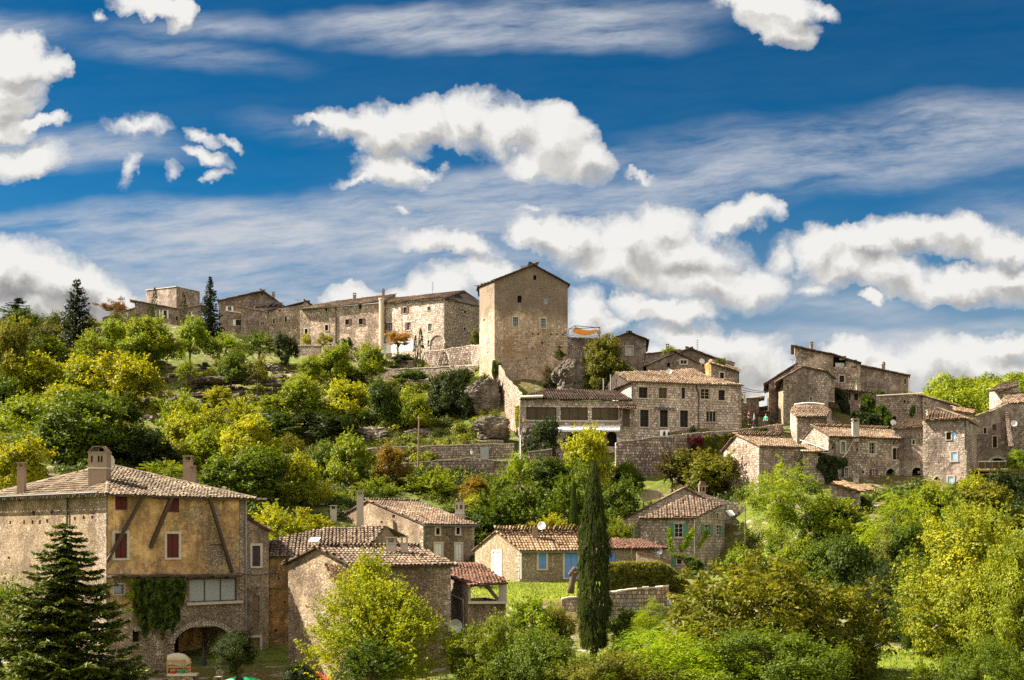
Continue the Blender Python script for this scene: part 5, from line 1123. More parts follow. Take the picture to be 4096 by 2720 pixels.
c9.op('R', 588,588,613,632, 'hole', sur='concrete'); c9.op('R', 429,618,453,662, 'hole', sur='stone_trim'); c9.op('R', 746,543,776,587, 'win', 'wood_dark', side='r', shc='shutter_brown', n=2); c9.op('R', 852,537,884,585, 'win', 'wood_dark', side='r', shc='shutter_brown', n=2, arch=.15); c9.build()
c9.plane_roof([(384,467), (1045,404), (1142,346), (650,404), (490,436)], (P('b', 384,467,191), P('b', 1045,404,185.6), P('b', 1142,346,193)))
mb = MB(); mb.add([P('b', 1042,406,186), P('b', 1142,348,193), P('b', 1142,420,193), P('b', 1042,600,186)], ((0,1,2,3),)); mb.build('wall', 'wall_village', c9.root)
c9.chimney(808,336,830,374, 191, 'brick_chimney', 'slab', 1); c9.chimney(1035,303,1055,354, 189, 'brick_chimney', 'tent', 1); c9.pipe('R', 674, 432, 730, 'metal_dark', .09)
c10 = House('long_house', 'long crest house of exposed blocks with a walled-up arched doorway and red shutters', 'b', None, (1047,184.5), (1522,177), 400, 790, 'wall_block', 'custom', dep=9, tile='tiles_old', nb=4, pitch=.33)
c10.pR = [(0, Z('b', 416,184.5)), ((c10.C-c10.B).length, Z('b', 384,177))]; c10.pBa = list(c10.pR)
c10.op('R', 1072,462,1100,498, 'block', 'concrete', rev=.06); c10.op('R', 1198,448,1228,497, 'win', 'wood_brown', side='lr', shc='shutter_brown'); c10.op('R', 1391,444,1413,473, 'win', 'wood_dark', n=1)
c10.op('R', 1081,570,1118,634, 'win', 'white_paint', side='l', shc='shutter_brown'); c10.op('R', 1232,566,1262,627, 'win', 'white_paint', side='l', shc='shutter_brown', sur='stone_trim'); c10.op('R', 1397,577,1427,634, 'win', 'white_paint', n=1, glass='glass_sky', sur='stone_trim')
c10.op('R', 1412,668,1532,783, 'block', 'wall_ruin', arch=.5, rev=.08); c10.op('R', 1393,708,1409,757, 'hole'); c10.build(); skin(c10, 'R', 1050,735,1280,785, 'canvas_white', 'plinth', .04)
skin(c10, 'R', 1050,420,1070,735, 'wall_village', 'render', .03); skin(c10, 'R', 1121,505,1195,730, 'wall_village', 'render', .03)
c11 = House('corner_range', 'plain gable-ended stone range turning the corner toward the tower', 'b', None, (1524,177), (1800,182), 385, 790, 'wall_ruin', 'custom', dep=6, tile='tiles_dark', nb=4, pitch=.33)
L_ = (c11.C-c11.B).length; c11.pR = [(0, Z('b', 384,177)), (L_*.5, Z('b', 408,179.5)), (L_, Z('b', 440,182))]; c11.pBa = c11.pR
c11.op('R', 1679,476,1697,498, 'hole'); c11.op('R', 1674,606,1697,634, 'win', 'white_paint', n=1); c11.build()
r = MB(); tile_plane(r, [P('b', 1042,416,184), P('b', 1524,380,176.6), P('b', 1682,318,184.5), P('b', 1142,386,192)], pitch=.33, h=.08); r.build('roof', 'tiles_old', c10.root)
r = MB(); tile_plane(r, [P('b', 1524,380,176.6), P('b', 1800,438,181.8), P('b', 1797,395,186), P('b', 1682,318,184.5)], pitch=.33, h=.08); r.build('roof', 'tiles_dark', c11.root)
mb = MB(); mb.tube([P('b', 1031,782,184), P('b', 1031,380,184)], .42, 10); mb.tube([P('b', 1031,392,184), P('b', 1031,378,184)], .5, 10); tag(mb.build('white_column', 'stone_trim'), 'tall pale round flue column standing before the joint of the two long crest houses', 'column')
mb = MB(); mb.tube([P('b', 1046,782,184), P('b', 1046,405,184)], .1, 8); tag(mb.build('drainpipe', 'metal_dark'), 'dark drainpipe just right of the tall pale column', 'pipe')
# terrace walls under the crest
stone_wall('terrace_wall', 'broad dry-stone terrace wall where two walkers stand', 'b', [(368,752,181), (560,752,180), (840,770,177)], 0, 890, 'wall_terrace', 2)
stone_wall('terrace_wall', 'curving retaining wall left of the tower below the corner range', 'b', [(1372,800,171), (1500,786,169), (1730,752,166), (1812,750,163)], 0, 915, 'wall_retain', 1)
stone_wall('terrace_wall', 'short terrace wall behind the two dark cypresses', 'b', [(1030,868,172), (1160,874,171), (1290,868,170)], 0, 935, 'wall_terrace', .8)
stone_wall('terrace_wall', 'long middle terrace wall sloping along the slope under the tower', 'b', [(590,965,168), (800,958,166.5), (1050,940,165), (1300,930,163), (1560,915,161), (1760,908,158)], 0, 1020, 'wall_terrace', .8)
stone_wall('terrace_wall', 'lowest short terrace wall above the hillside shrubs', 'b', [(1150,1018,160), (1290,1022,159), (1400,1015,158)], 0, 1100, 'wall_terrace', .8)
stone_wall('terrace_wall', 'low broken terrace wall beneath the walkers', 'b', [(400,900,175), (520,896,174), (620,905,173)], 0, 930, 'wall_terrace', .8)
# lane walls on the middle slope
stone_wall('lane_wall', 'pale upper lane wall with a walled-up arched door, below the rocks', 'g', [(800,95,134), (880,66,133.5), (1180,62,133), (1480,46,132.5), (1790,42,132)], 0, 160, 'wall_terrace', .6)
stone_wall('lane_wall', 'dark lower lane wall running behind the street lamp', 'g', [(600,225,128), (760,200,127.5), (1150,165,127), (1480,135,126.5), (1750,155,126)], 0, 262, 'wall_retain', .6)
stone_wall('lane_wall', 'small far lane wall with tile coping near the ruined wall', 'g', [(1400,32,136), (1500,22,136), (1720,24,135)], 0, 60, 'wall_terrace', .5)
panel('door', 'grey arched metal door in the pale lane wall', 'g', 1570,62,1625,138, 132.0, 'metal_grey', 'door', .1)
stone_wall('lane_wall', 'narrow white-coped wall between bright bush and the awning', 'h', [(345,98,124), (430,85,124), (500,78,124)], 0, 190, 'wall_retain', .5)
# great terrace wall under the restaurant
stone_wall('terrace_wall', 'great high retaining wall with white stone coping under the restaurant', 'c', [(1105,1512,124), (1400,1472,125), (1740,1440,126.5), (2050,1416,128), (2200,1398,129), (2340,1378,131), (2420,1365,133)], 0, 2000, 'wall_retain', 1.2, base=2.2)
# lower garden walls by the lawn
stone_wall('garden_wall', 'low ragged wall left of the tall cypress holding up the lawn', 'h', [(560,1048,78), (600,1040,78), (700,1035,78)], 0, 1180, 'wall_village', .5)
stone_wall('garden_wall', 'stone garden wall with a metal stair rail right of the tall cypress', 'h', [(830,1008,77.5), (1000,990,78), (1255,966,79)], 0, 1290, 'wall_terrace', .5)
root = thing('stair_rail', 'dark sloping metal stair rail against the garden wall', 'railing', tuple(P('h', 990,1100,77)))
mb = MB(); mb.tube([P('h', 935,1003,77), P('h', 970,1003,77), P('h', 1055,1110,76.5), P('h', 1055,1160,76.4)], .035, 5); mb.tube([P('h', 935,1070,77), P('h', 970,1070,77), P('h', 1050,1160,76.5)], .035, 5); mb.build('handrail', 'metal_dark', root)
for t in range(10):
    p, q = P('h', 970,1003,77).lerp(P('h', 1055,1110,76.5), t/9), P('h', 970,1068,77).lerp(P('h', 1050,1160,76.5), t/9); mb = MB(); mb.tube([p, q], .018, 4); mb.build('baluster', 'metal_dark', root)
# ================================================================== RIGHT VILLAGE
v0 = House('leaning_house', 'tall stained house with a single pitched roof at the village edge by the street gap', 'd', (332,149), (345,145), (560,147), 640, 1010, 'wall_grey', 'custom', tile='tiles_dark', nb=4, pitch=.3)
L_ = (v0.C-v0.B).length; v0.pR = [(0, Z('d', 634,145)), (L_, Z('d', 500,147))]; v0.pBa = list(v0.pR); v0.build()
r = MB(); T_ = [P('d', 308,655,144.5), P('d', 548,505,146.8)]; tile_plane(r, [T_[0], T_[1], T_[1]+v0.nn*8, T_[0]+v0.nn*8], pitch=.3, h=.08, slab=.3); r.build('roof', 'tiles_dark', v0.root)
v1 = House('tall_house', 'tall plastered house with an uneven gable and a sunlit narrow side', 'd', (418,145), (458,139), (810,140.5), 610, 1010, 'wall_grey', 'custom', tile='tiles_dark', nb=4, pitch=.3)
L_ = (v1.C-v1.B).length; v1.pR = [(0, Z('d', 608,139)), (L_*.43, Z('d', 524,139.7)), (L_, Z('d', 562,140.5))]; v1.pBa = v1.pR; v1.pL = [(0, Z('d', 640,145)), ((v1.B-v1.A).length, Z('d', 622,139))]
v1.op('R', 628,565,645,585, 'block', 'concrete', rev=.08); v1.op('R', 665,762,682,790, 'win', 'concrete', n=1); v1.build(); skin(v1, 'L', 420,645,456,1000, 'wall_cottage', 'render')
r = MB(); T_ = [P('d', 396,640,138.5), P('d', 612,520,139.5), P('d', 800,554,140.2), P('d', 860,608,140.4)]
for p, q in zip(T_, T_[1:]): tile_plane(r, [p, q, q+v1.nn*7, p+v1.nn*7], pitch=.3, h=.08, slab=.16)
r.build('roof', 'tiles_old', v1.root)
mb = MB(); mb.abox(X('d', 795,141), X('d', 858,141), 141, 146, Z('d', 800,141), Z('d', 575,141)); mb.build('side_wing', 'wall_village', v1.root)
mb = MB(); mb.abox(X('d', 803,140.9), X('d', 832,140.9), 140.93, 140.99, Z('d', 680,141), Z('d', 590,141)); mb.build('shutter', 'stone_trim', v1.root)
v2 = House('loggia_house', 'tallest village house with steep single-pitch roof and open timber loggia', 'd', None, (556,152), (1060,151), 430, 1000, 'wall_village', 'custom', dep=9, tile='tiles_old', nb=4, pitch=.3)
L_ = (v2.C-v2.B).length; v2.pR = [(0, Z('d', 362,152)), (L_*.55, Z('d', 425,151.5)), (L_, Z('d', 494,151))]; v2.pBa = v2.pR
v2.op('R', 848,440,950,524, 'hole', rev=.9); v2.op('R', 988,468,1034,530, 'hole', rev=.9); v2.op('R', 897,593,934,645, 'win', 'wood_dark', sur='concrete'); v2.op('R', 853,572,862,600, 'hole', rev=.9); v2.build()
r = MB(); T_ = [P('d', 548,358,151.5), P('d', 850,424,151), P('d', 1066,492,150.5)]
for p, q in zip(T_, T_[1:]): tile_plane(r, [p, q, q+v2.nn*8, p+v2.nn*8], pitch=.3, h=.08, slab=.16)
r.build('roof', 'tiles_dark', v2.root)
a, b, d, nn = v2.wall('R'); mb = MB()
for x in (882, 905, 930): s_, z_ = v2.sz('R', x, 505); mb.box(Vector((a.x+d.x*s_-nn.x*.6, a.y+d.y*s_-nn.y*.6, z_)), (.2, 0, 0), (0, .03, 0), (0, 0, .3))
mb.build('window', 'white_paint', v2.root); v2.chimney(670,328,691,387, 153, 'brick_chimney', 'slab', 1); v2.chimney(548,352,566,380, 152, 'brick_chimney', 'slab', 1)
v3_ = House('long_house', 'long shallow-roofed house with a plastered end, right of the loggia house', 'd', None, (1040,153), (1444,153), 520, 760, 'wall_grey', 'custom', dep=8, tile='tiles_old', nb=6, pitch=.3)
L_ = (v3_.C-v3_.B).length; v3_.pR = [(0, Z('d', 508,153)), (L_, Z('d', 593,153))]; v3_.pBa = v3_.pR; v3_.op('R', 1406,618,1420,658, 'hole'); v3_.op('R', 1408,725-6,1430,740, 'hole'); v3_.build(); skin(v3_, 'R', 1378,592,1402,735, 'wall_cottage', 'render'); skin(v3_, 'R', 1421,600,1443,735, 'wall_cottage', 'render')
r = MB(); p, q = P('d', 1036,503,152.6), P('d', 1452,590,152.6); tile_plane(r, [p, q, q+v3_.nn*8, p+v3_.nn*8], pitch=.3, h=.08, slab=.16); r.build('roof', 'tiles_dark', v3_.root); v3_.chimney(1229,484,1256,545, 154, 'brick_chimney', 'tent', 1); v3_.pipe('R', 1438, 600, 730, 'canvas_white', .05)
v4 = House('veranda_house', 'low house with a long flat veranda roof and paired windows between ivy masses', 'd', None, (822,146), (1170,145), 700, 1000, 'wall_village', 'custom', dep=5, tile='tiles_dark', nb=4, pitch=.3)
v4.op('R', 954,728,986,786, 'win', 'stone_trim', n=2); v4.op('R', 1012,732,1044,786, 'win', 'wood_dark', n=2); v4.op('R', 1050,812,1077,838, 'block', 'canvas_white', rev=.05); v4.pR = [(0, Z('d', 692,146)), ((v4.C-v4.B).length, Z('d', 735,145))]; v4.build()
r = MB(); p, q = P('d', 815,686,144.8), P('d', 1180,730,144); tile_plane(r, [p, q, q+v4.nn*3.5+Vector((0, 0, .5)), p+v4.nn*3.5+Vector((0, 0, .5))], pitch=.3, h=.06, slab=.14); r.build('roof', 'tiles_dark', v4.root); v4.chimney(1032,655,1060,708, 146, 'concrete', 'slab', 1)
v5 = House('blank_walled_house', 'wide blank-walled house with flat top and ivy streaks, centre of the village', 'd', None, (1185,141), (1545,141.5), 760, 1010, 'wall_village', 'flat', tops=(None,755,735), dep=8, tile='concrete', nb=5)
v5.op('R', 1400,785,1418,806, 'hole'); v5.op('R', 1428,795,1442,806, 'hole'); v5.op('R', 1312,910,1342,960, 'hole', arch=.5); v5.build()
v6 = House('plastered_house', 'house with roof stepping down to the right toward the wooded hill', 'd', (1545,142), (1552,141), (1830,148), 760, 960, 'wall_village', 'custom', tile='tiles_old', nb=5, pitch=.3)
L_ = (v6.C-v6.B).length; v6.pR = [(0, Z('d', 752,141)), (L_, Z('d', 830,148))]; v6.pBa = list(v6.pR); v6.op('R', 1565,800,1580,826, 'hole'); v6.build()
r = MB(); p, q = P('d', 1540,744,140.6), P('d', 1838,828,147.6); tile_plane(r, [p, q, q+v6.nn*8, p+v6.nn*8], pitch=.3, h=.08, slab=.16); r.build('roof', 'tiles_old', v6.root)
v7 = House('low_house', 'low tiled house end peeping out below the wooded hill', 'd', None, (1805,139), (1950,139.5), 880, 960, 'wall_village', 'custom', dep=5, tile='tiles_old', nb=4, pitch=.3); v7.pR = [(0, Z('d', 868,139)), ((v7.C-v7.B).length, Z('d', 890,139.5))]; v7.op('R', 1885,890,1895,902, 'hole'); v7.build()
r = MB(); p, q = P('d', 1798,866,138.6), P('d', 1955,890,139.1); tile_plane(r, [p, q, q+v7.nn*4+Vector((0, 0, .9)), p+v7.nn*4+Vector((0, 0, .9))], pitch=.3, h=.08, slab=.14); r.build('roof', 'tiles_orange', v7.root)
v8 = House('tile_roofed_shed', 'small stone house with brown canal-tile roof below the tall plastered house', 'd', (512,133), (566,128), (832,129), 915, 1075, 'wall_village', 'custom', tile='tiles_old', nb=2, pitch=.28)
v8.pL = [(0, Z('d', 870,133)), ((v8.B-v8.A).length, Z('d', 915,128))]; v8.build(); r_ = (P('d', 560,915,127.6), P('d', 798,910,128.4), P('d', 800,845,134)); v8.plane_roof([(508,868), (560,916), (796,912), (834,862), (780,828), (552,822)], r_)
mb = MB(); mb.tube([P('d', 545+i*39, 818-12*math.sin(i/6*math.pi), 133) for i in range(7)], .09, 6); mb.build('ridge', 'canvas_white', v8.root); mb = MB(); mb.add([P('d', 796,912,128.6), P('d', 836,862,132), P('d', 836,1075,132), P('d', 796,1075,128.6)], ((0,1,2,3),)); mb.build('wall', 'wall_village', v8.root)
v9 = House('mullioned_house', 'wide stone house with a cross-mullioned window, arched niches and a wall chimney', 'd', (602,124), (812,118), (1412,121), 1062, 1440, 'wall_village', 'gableL', ry=990, rt=.55, tile='tiles_tan', nb=3, pitch=.28, ov=.35, og=.1)
v9.op('R', 908,1112,940,1196, 'win', 'stone_trim', arch=.5, glass='glass_sky', n=2, sur='stone_trim'); v9.op('R', 836,1134,855,1168, 'hole'); v9.op('R', 1130,1118,1178,1205, 'win', 'stone_trim', n=2, sur='stone_trim'); v9.op('R', 1314,1160,1345,1252, 'win', 'wood_dark', arch=.5, n=1, side='r', shc='shutter_brown', sur='stone_trim')
v9.op('R', 932,1315,962,1386, 'win', 'white_paint', side='l', shc='shutter_dark', n=2); v9.op('R', 1150,1326,1180,1394, 'win', 'white_paint', side='lr', shc='shutter_brown', n=2); v9.op('R', 1265,1322,1335,1428, 'hole', arch=.5, rev=.6); v9.op('R', 1350,1375,1380,1428, 'win', 'stone_trim', n=1)
v9.op('R', 1078,1340,1092,1360, 'hole'); v9.op('R', 1030,1162,1042,1186, 'hole'); v9.op('R', 1317,1112,1330,1136, 'hole'); v9.op('R', 908,1072,922,1090, 'hole'); v9.op('R', 935,1072,948,1090, 'hole'); v9.build()
v9.chimney(1003,930,1052,1052, 118.8, 'concrete', 'slab', .8); v9.pipe('R', 815, 1065, 1390, 'zinc', .06, x2=862); v9.chimney(1006,1372,1048,1440, 117.5, 'stone_trim', 'slab', .5)
v10 = House('gabled_house', 'stone house with a left gable and tan roof behind the feathery locust tree', 'd', (-10,120), (268,114), (610,116), 1140, 1480, 'wall_village', 'gableL', ry=1058, rt=.62, tile='tiles_tan', nb=2, pitch=.28, ov=.3, og=.15)
v10.op('L', 160,1138,172,1158, 'hole'); v10.op('L', 163,1275,173,1295, 'hole'); v10.build()
v11 = House('side_house', 'narrow rear wing with small tile roof between the locust tree and mullioned house', 'd', None, (612,115), (836,116.5), 1190, 1480, 'wall_village', 'custom', dep=6, tile='tiles_tan', nb=2, pitch=.28)
v11.op('R', 727,1234,762,1308, 'win', 'concrete', n=1); v11.op('R', 628,1435,665,1462, 'hole'); v11.op('R', 706,1388,716,1400, 'hole'); v11.build(); v11.plane_roof([(606,1188), (812,1188), (800,1172), (680,1130), (606,1132)], (P('d', 606,1188,114.6), P('d', 812,1188,116), P('d', 700,1133,119)))
mb = MB(); mb.tube([P('d', 588,1098,119.5), P('d', 812,1178,115.8)], .06, 6); mb.build('gutter', 'zinc', v11.root)
v12 = House('blue_shuttered_tall_house', 'tall grey house with three sky-blue shutters and arched cellar door', 'd', (1548,121), (1556,119), (1892,117), 940, 1480, 'wall_grey', 'custom', tile='tiles_tan', nb=3, pitch=.28)
v12.op('R', 1735,1038,1772,1096, 'win', 'wood_dark', n=2); v12.op('R', 1774,1038,1812,1096, 'shut', 'shutter_sky'); v12.op('R', 1774,1194,1817,1261, 'shut', 'shutter_sky', sur='concrete'); v12.op('R', 1748,1384,1790,1456, 'shut', 'shutter_sky', sur='concrete'); v12.op('R', 1640,1388,1684,1424, 'hole', arch=.5, sur=None)
v12.build(); v12.plane_roof([(1545,940), (1900,928), (1800,900), (1632,862)], (P('d', 1545,940,118.6), P('d', 1900,928,116.6), P('d', 1632,862,123)))
mb = MB(); tile_plane(mb, [P('d', 1895,928,116.6), P('d', 1990,985,123), P('d', 1850,905,127), P('d', 1632,864,123)], pitch=.28, h=.07); mb.build('roof', 'tiles_old', v12.root)
mb = MB(); z0, z1 = Z('d', 1520,119), Z('d', 930,117); c_ = P('d', 1975,1000,123); mb.add([Vector((v12.C.x, v12.C.y, z0)), Vector((c_.x, c_.y, z0)), Vector((c_.x, c_.y, z1-.9)), Vector((v12.C.x, v12.C.y, z1))], ((0,1,2,3),)); mb.build('side_wall', 'wall_village', v12.root)
v12.pipe('R', 1885, 945, 1170, 'metal_dark', .09); v12.chimney(1588,860,1610,925, 121, 'concrete', 'slab', 1)
v13 = House('side_wing', 'lower wing with a ragged tile roof and arched cellar left of the blue-shuttered tall house', 'd', None, (1312,121), (1552,120), 1005, 1480, 'wall_grey', 'custom', dep=6, tile='tiles_tan', nb=3, pitch=.28)
v13.op('R', 1468,1095,1490,1132, 'win', 'white_paint', n=1); v13.op('R', 1468,1312,1558-8,1432, 'hole', arch=.5, rev=.6); v13.build(); v13.plane_roof([(1306,1008), (1550,985), (1545,942), (1350,950)], (P('d', 1306,1008,120.6), P('d', 1550,985,119.6), P('d', 1500,945,124)))
v14 = House('buttressed_house', 'dark tall house with a stone buttress and small brown windows at the village right edge', 'd', None, (1925,126), (2345,126.5), 930, 1500, 'wall_grey', 'custom', dep=8, tile='tiles_old', nb=3, pitch=.28)
L_ = (v14.C-v14.B).length; v14.pR = [(0, Z('d', 935,126)), (L_*.69, Z('d', 817,126.3)), (L_, Z('d', 812,126.5))]; v14.pBa = v14.pR
v14.op('R', 2027,1002,2050,1048, 'win', 'shutter_brown', n=1); v14.op('R', 2096,975,2126,1018, 'block', 'shutter_dark', rev=.1); v14.op('R', 2098,1068,2132,1158, 'win', 'shutter_dark', n=1); v14.op('R', 2075,1240,2200,1300, 'hole', arch=.45, rev=.7); v14.build()
mb = MB(); mb.add([P('d', 2192,870,125.9), P('d', 2222,870,125.9), P('d', 2262,1140,124.6), P('d', 2222,1150,124.6), P('d', 2192,870,126.4), P('d', 2222,870,126.4), P('d', 2262,1140,126.4), P('d', 2222,1150,126.4)], ((0,1,2,3), (0,3,7,4), (1,5,6,2), (0,4,5,1))); mb.build('buttress', 'wall_ruin', v14.root)
ridge_m = MB(); ridge_tiles(ridge_m, P('d', 1960,915,125.8), P('d', 2215,817,126), .2, .3); ridge_m.build('coping', 'tiles_old', v14.root)
v15 = House('rooftop_house', 'tile-roofed house top at the right edge behind the buttressed house', 'd', None, (2165,130), (2420,131), 815, 900, 'wall_village', 'custom', dep=6, tile='tiles_old', nb=4, pitch=.3); v15.build(); v15.plane_roof([(2160,818), (2420,800), (2420,712), (2196,742)], (P('d', 2160,818,129.5), P('d', 2420,800,130.5), P('d', 2300,725,135)))
# round turret
root = thing('round_turret', 'round pale stone turret with a slanting tile cap against the wooded hill', 'turret', tuple(P('d', 2190,855,134)))
c = P('d', 2190,760,136.5); rad = (X('d', 2300,136)-X('d', 2082,136))/2; mb = MB(); c0 = Vector((c.x, c.y, 0)); mb.lathe(c0, [(rad, Z('d', 1000,136)), (rad, Z('d', 690,136))], 28); mb.build('wall', 'wall_block', root, smooth=True)
mb = MB(); e = [P('d', 2064,715,134.5), P('d', 2180,705,133.6), P('d', 2296,672,134.5), P('d', 2292,636,138), P('d', 2180,650,139)]; tile_plane(mb, e, pitch=.28, h=.08); mb.build('roof', 'tiles_old', root)
dish('round white satellite dish on the dark house right of the buttress', 'd', 2267, 968, 125.3, .33, (-.2, -1, .1)); dish('white satellite dish between the ivy and the ragged-roofed wing', 'd', 1322, 962, 122.5, .33, (.3, -1, .1))
# balcony deck
root = thing('balcony', 'raised timber deck with pale glass railing on posts at the village right edge', 'balcony', tuple(P('d', 2150,1450,118)))
mb = MB(); x0_, x1_ = X('d', 1985,118), X('d', 2312,118); zt = Z('d', 1328,118); mb.abox(x0_, x1_, 118, 122.5, zt-.18, zt); mb.build('deck', 'wood_pale', root)
mb = MB(); zr = Z('d', 1265,118); mb.tube([(x0_, 118, zr), (x1_, 118, zr)], .05, 6); mb.tube([(x1_, 118, zr), (x1_, 122, zr)], .05, 6); mb.build('handrail', 'white_paint', root)
for i in range(7): t = i/6; x = x0_+(x1_-x0_)*t; mb = MB(); mb.tube([(x, 118, zt), (x, 118, zr)], .035, 5); mb.build('baluster', 'wood_pale' if i < 5 else 'white_paint', root)
for i in range(6): mb = MB(); xa, xb = x0_+(x1_-x0_)*(i+.08)/6, x0_+(x1_-x0_)*(i+.92)/6; mb.abox(xa, xb, 118, 118.02, zt+.12, zr-.1); mb.build('glass_panel', 'glass_brown', root)
for x in (2075, 2190): mb = MB(); mb.tube([P('d', x, 1332,118.3), P('d', x, 1480,118.3)], .08, 6); mb.build('post', 'wood_pale', root)
mb = MB(); mb.tube([P('d', 2070,1398,118.2), P('d', 2195,1396,118.2)], .05, 6); mb.build('rail', 'canvas_white', root)
panel('awning', 'folded orange-red awning cloth lying along the deck railing', 'd', 2060,1275,2140,1305, 119, 'shutter_red', 'awning', .3)
root = thing('railing', 'thin grey metal railing at the foot of the balcony posts', 'railing', tuple(P('d', 2050,1480,114)))
mb = MB(); mb.tube([P('d', 1990,1447,114), P('d', 2140,1445,114)], .03, 5)
mb.build('handrail', 'metal_grey', root); mb = MB()
for i in range(16): x = 1992+i*9.6; mb.tube([P('d', x, 1447,114), P('d', x, 1482,114)], .015, 4)
mb.build('bars', 'metal_grey', root)
# ================================================================== POLES, LAMPS, SMALL OBJECTS
def pole(label, cr, x, y0, y1, d, r=.11, mat='wood_brown', lean=0, cat='pole'):
    root = thing('utility_pole', label, cat, tuple(P(cr, x, y1, d))); mb = MB(); mb.tube([P(cr, x, y1, d)-Vector((0, 0, 1)), P(cr, x+lean, y0, d)], [r, r*.75], 8); mb.build('post', mat, root)
    mb = MB(); t = P(cr, x+lean, y0, d); mb.tube([t-Vector((.12, 0, .25)), t+Vector((.12, 0, -.25))], .04, 6); mb.build('insulator', 'canvas_white', root)
pole('weathered wooden utility pole standing before the smooth rock outcrop', 'g', 1168, -145, 165, 126, .12, 'wood_brown', 6); pole('slim pole at the corner of the restaurant wing with cables', 'c', 350, 1285, 1570, 129, .08, 'metal_grey', 0)
pole('white slim pole rising in front of the ruined wall foot', 'c', 357, 1450, 1590, 128.6, .07, 'canvas_white', 0)
def lamp(label, cr, x, y0, y1, d):
    root = thing('street_lamp', label, 'street lamp', tuple(P(cr, x, y1, d))); t, b_ = P(cr, x, y0, d), P(cr, x, y1, d); mb = MB(); mb.lathe((b_.x, b_.y, 0), [(.12, b_.z-.5), (.12, b_.z+.4), (.06, b_.z+.6), (.05, t.z-.75)], 10); mb.build('post', 'metal_dark', root)
    mb = MB(); mb.lathe((t.x, t.y, 0), [(.10, t.z-.72), (.19, t.z-.28)], 6); mb.build('lantern', 'canvas_white', root)
    mb = MB(); mb.lathe((t.x, t.y, 0), [(.24, t.z-.28), (.10, t.z-.1), (.04, t.z)], 6); mb.build('cap', 'metal_dark', root)
lamp('black post street lamp with a lantern head before the arched metal door', 'g', 1516, 68, 262, 124.5); lamp('street lamp half hidden by trees at the left end of the lane', 'g', 503, 100, 225, 125)
def wall_lamp(label, cr, x, y, d):
    c = P(cr, x, y, d); root = thing('wall_lantern', label, 'wall lamp', tuple(c)); mb = MB(); mb.lathe((c.x, c.y, 0), [(.08, c.z-.2), (.14, c.z+.15)], 6); mb.build('lantern', 'yellow_paint', root)
    mb = MB(); mb.lathe((c.x, c.y, 0), [(.18, c.z+.15), (.05, c.z+.3)], 6); mb.tube([(c.x, c.y, c.z+.3), (c.x-.1, c.y+.4, c.z+.45)], .025, 5); mb.build('bracket', 'metal_dark', root)
wall_lamp('yellow wall lantern on the crest house right of the wide gable', 'a', 2085, 525, 195.3); wall_lamp('yellow lantern at the left corner of the restaurant wing', 'c', 382, 1328, 130); wall_lamp('yellow lantern beside the hanging sign at the restaurant corner', 'c', 2094, 1148, 136.6)
# white car below the lane
root = thing('parked_car', 'white parked car half hidden among trees below the lane', 'car', (X('g', 470, 112), 112, H(X('g', 470, 112), 112)))
cz = Z('g', 487, 112); cx_ = X('g', 472, 112); prof = [(-2.1,.35), (-2.1,.75), (-1.6,.95), (-1.0,1.35), (.5,1.42), (1.25,.95), (2.0,.82), (2.1,.4)]
mb = MB(); k = len(prof); W2 = .82
for sgn in (-1, 1): pass
f1 = [Vector((cx_+x, 112-W2*(.88 if z > 1 else 1), cz+z)) for x, z in prof]; f2 = [Vector((cx_+x, 112+W2*(.88 if z > 1 else 1), cz+z)) for x, z in prof]
mb.add(f1+f2, [tuple(range(k)), tuple(range(k, 2*k))[::-1]]+[(i, (i+1) % k, (i+1) % k+k, i+k) for i in range(k)]); mb.build('body', 'car_white', root)
mb = MB(); mb.add([(cx_-1.35, 112-W2-.0, cz+.98), (cx_+1.0, 112-W2-.0, cz+.98), (cx_+.5, 112-W2*.9-.01, cz+1.32), (cx_-.95, 112-W2*.9-.01, cz+1.28)], ((0,1,2,3),)); mb.build('side_window', 'glass', root)
for x in (-1.35, 1.35): mb = MB(); mb.lathe((cx_+x, 112-W2-.03, cz+.33), [(.0, 0), (.2, 0), (.33, 0), (.33, .2), (0, .2)], 16, (0, 1, 0)); mb.build('wheel', 'metal_dark', root)
# things under the porch: day bed, table, parasol, chair, boat
D0 = 66.6
root = thing('day_bed', 'pine-framed day bed with a cream padded back under the stone arch', 'bench', tuple(P('e', 1160,1540,D0)))
mb = MB()
for (x0_, y0_, x1_, y1_) in ((1078,1438,1200,1450), (1078,1478,1236,1490), (1078,1450,1200,1456)): q = [P('e', x0_, y0_, D0), P('e', x1_, y1_, D0)]; mb.abox(q[0].x, q[1].x, D0, D0+.06, q[1].z, q[0].z)
for x0_, y0_ in ((1190,1440), (1230,1430), (1082,1440)): q = P('e', x0_, y0_, D0); mb.abox(q.x-.035, q.x+.035, D0-.02, D0+.05, Z('e', 1540,D0), q.z)
mb.abox(X('e', 1100,D0), X('e', 1236,D0), D0, D0+.9, Z('e', 1512,D0), Z('e', 1500,D0)); mb.build('frame', 'wood_pale', root)
mb = MB(); top = [(1080,1408), (1110,1398), (1150,1396), (1180,1402), (1205,1418), (1222,1438), (1232,1460), (1215,1470), (1190,1478), (1150,1476), (1110,1468), (1080,1470)]; fr = [P('e', x, y, D0+.3) for x, y in top]; k = len(fr)
mb.add(fr+[p+Vector((0, .3, 0)) for p in fr], [tuple(range(k)), tuple(range(k, 2*k))[::-1]]+[(i, i+k, (i+1) % k+k, (i+1) % k) for i in range(k)]); mb.build('cushion', 'cream_cloth', root)
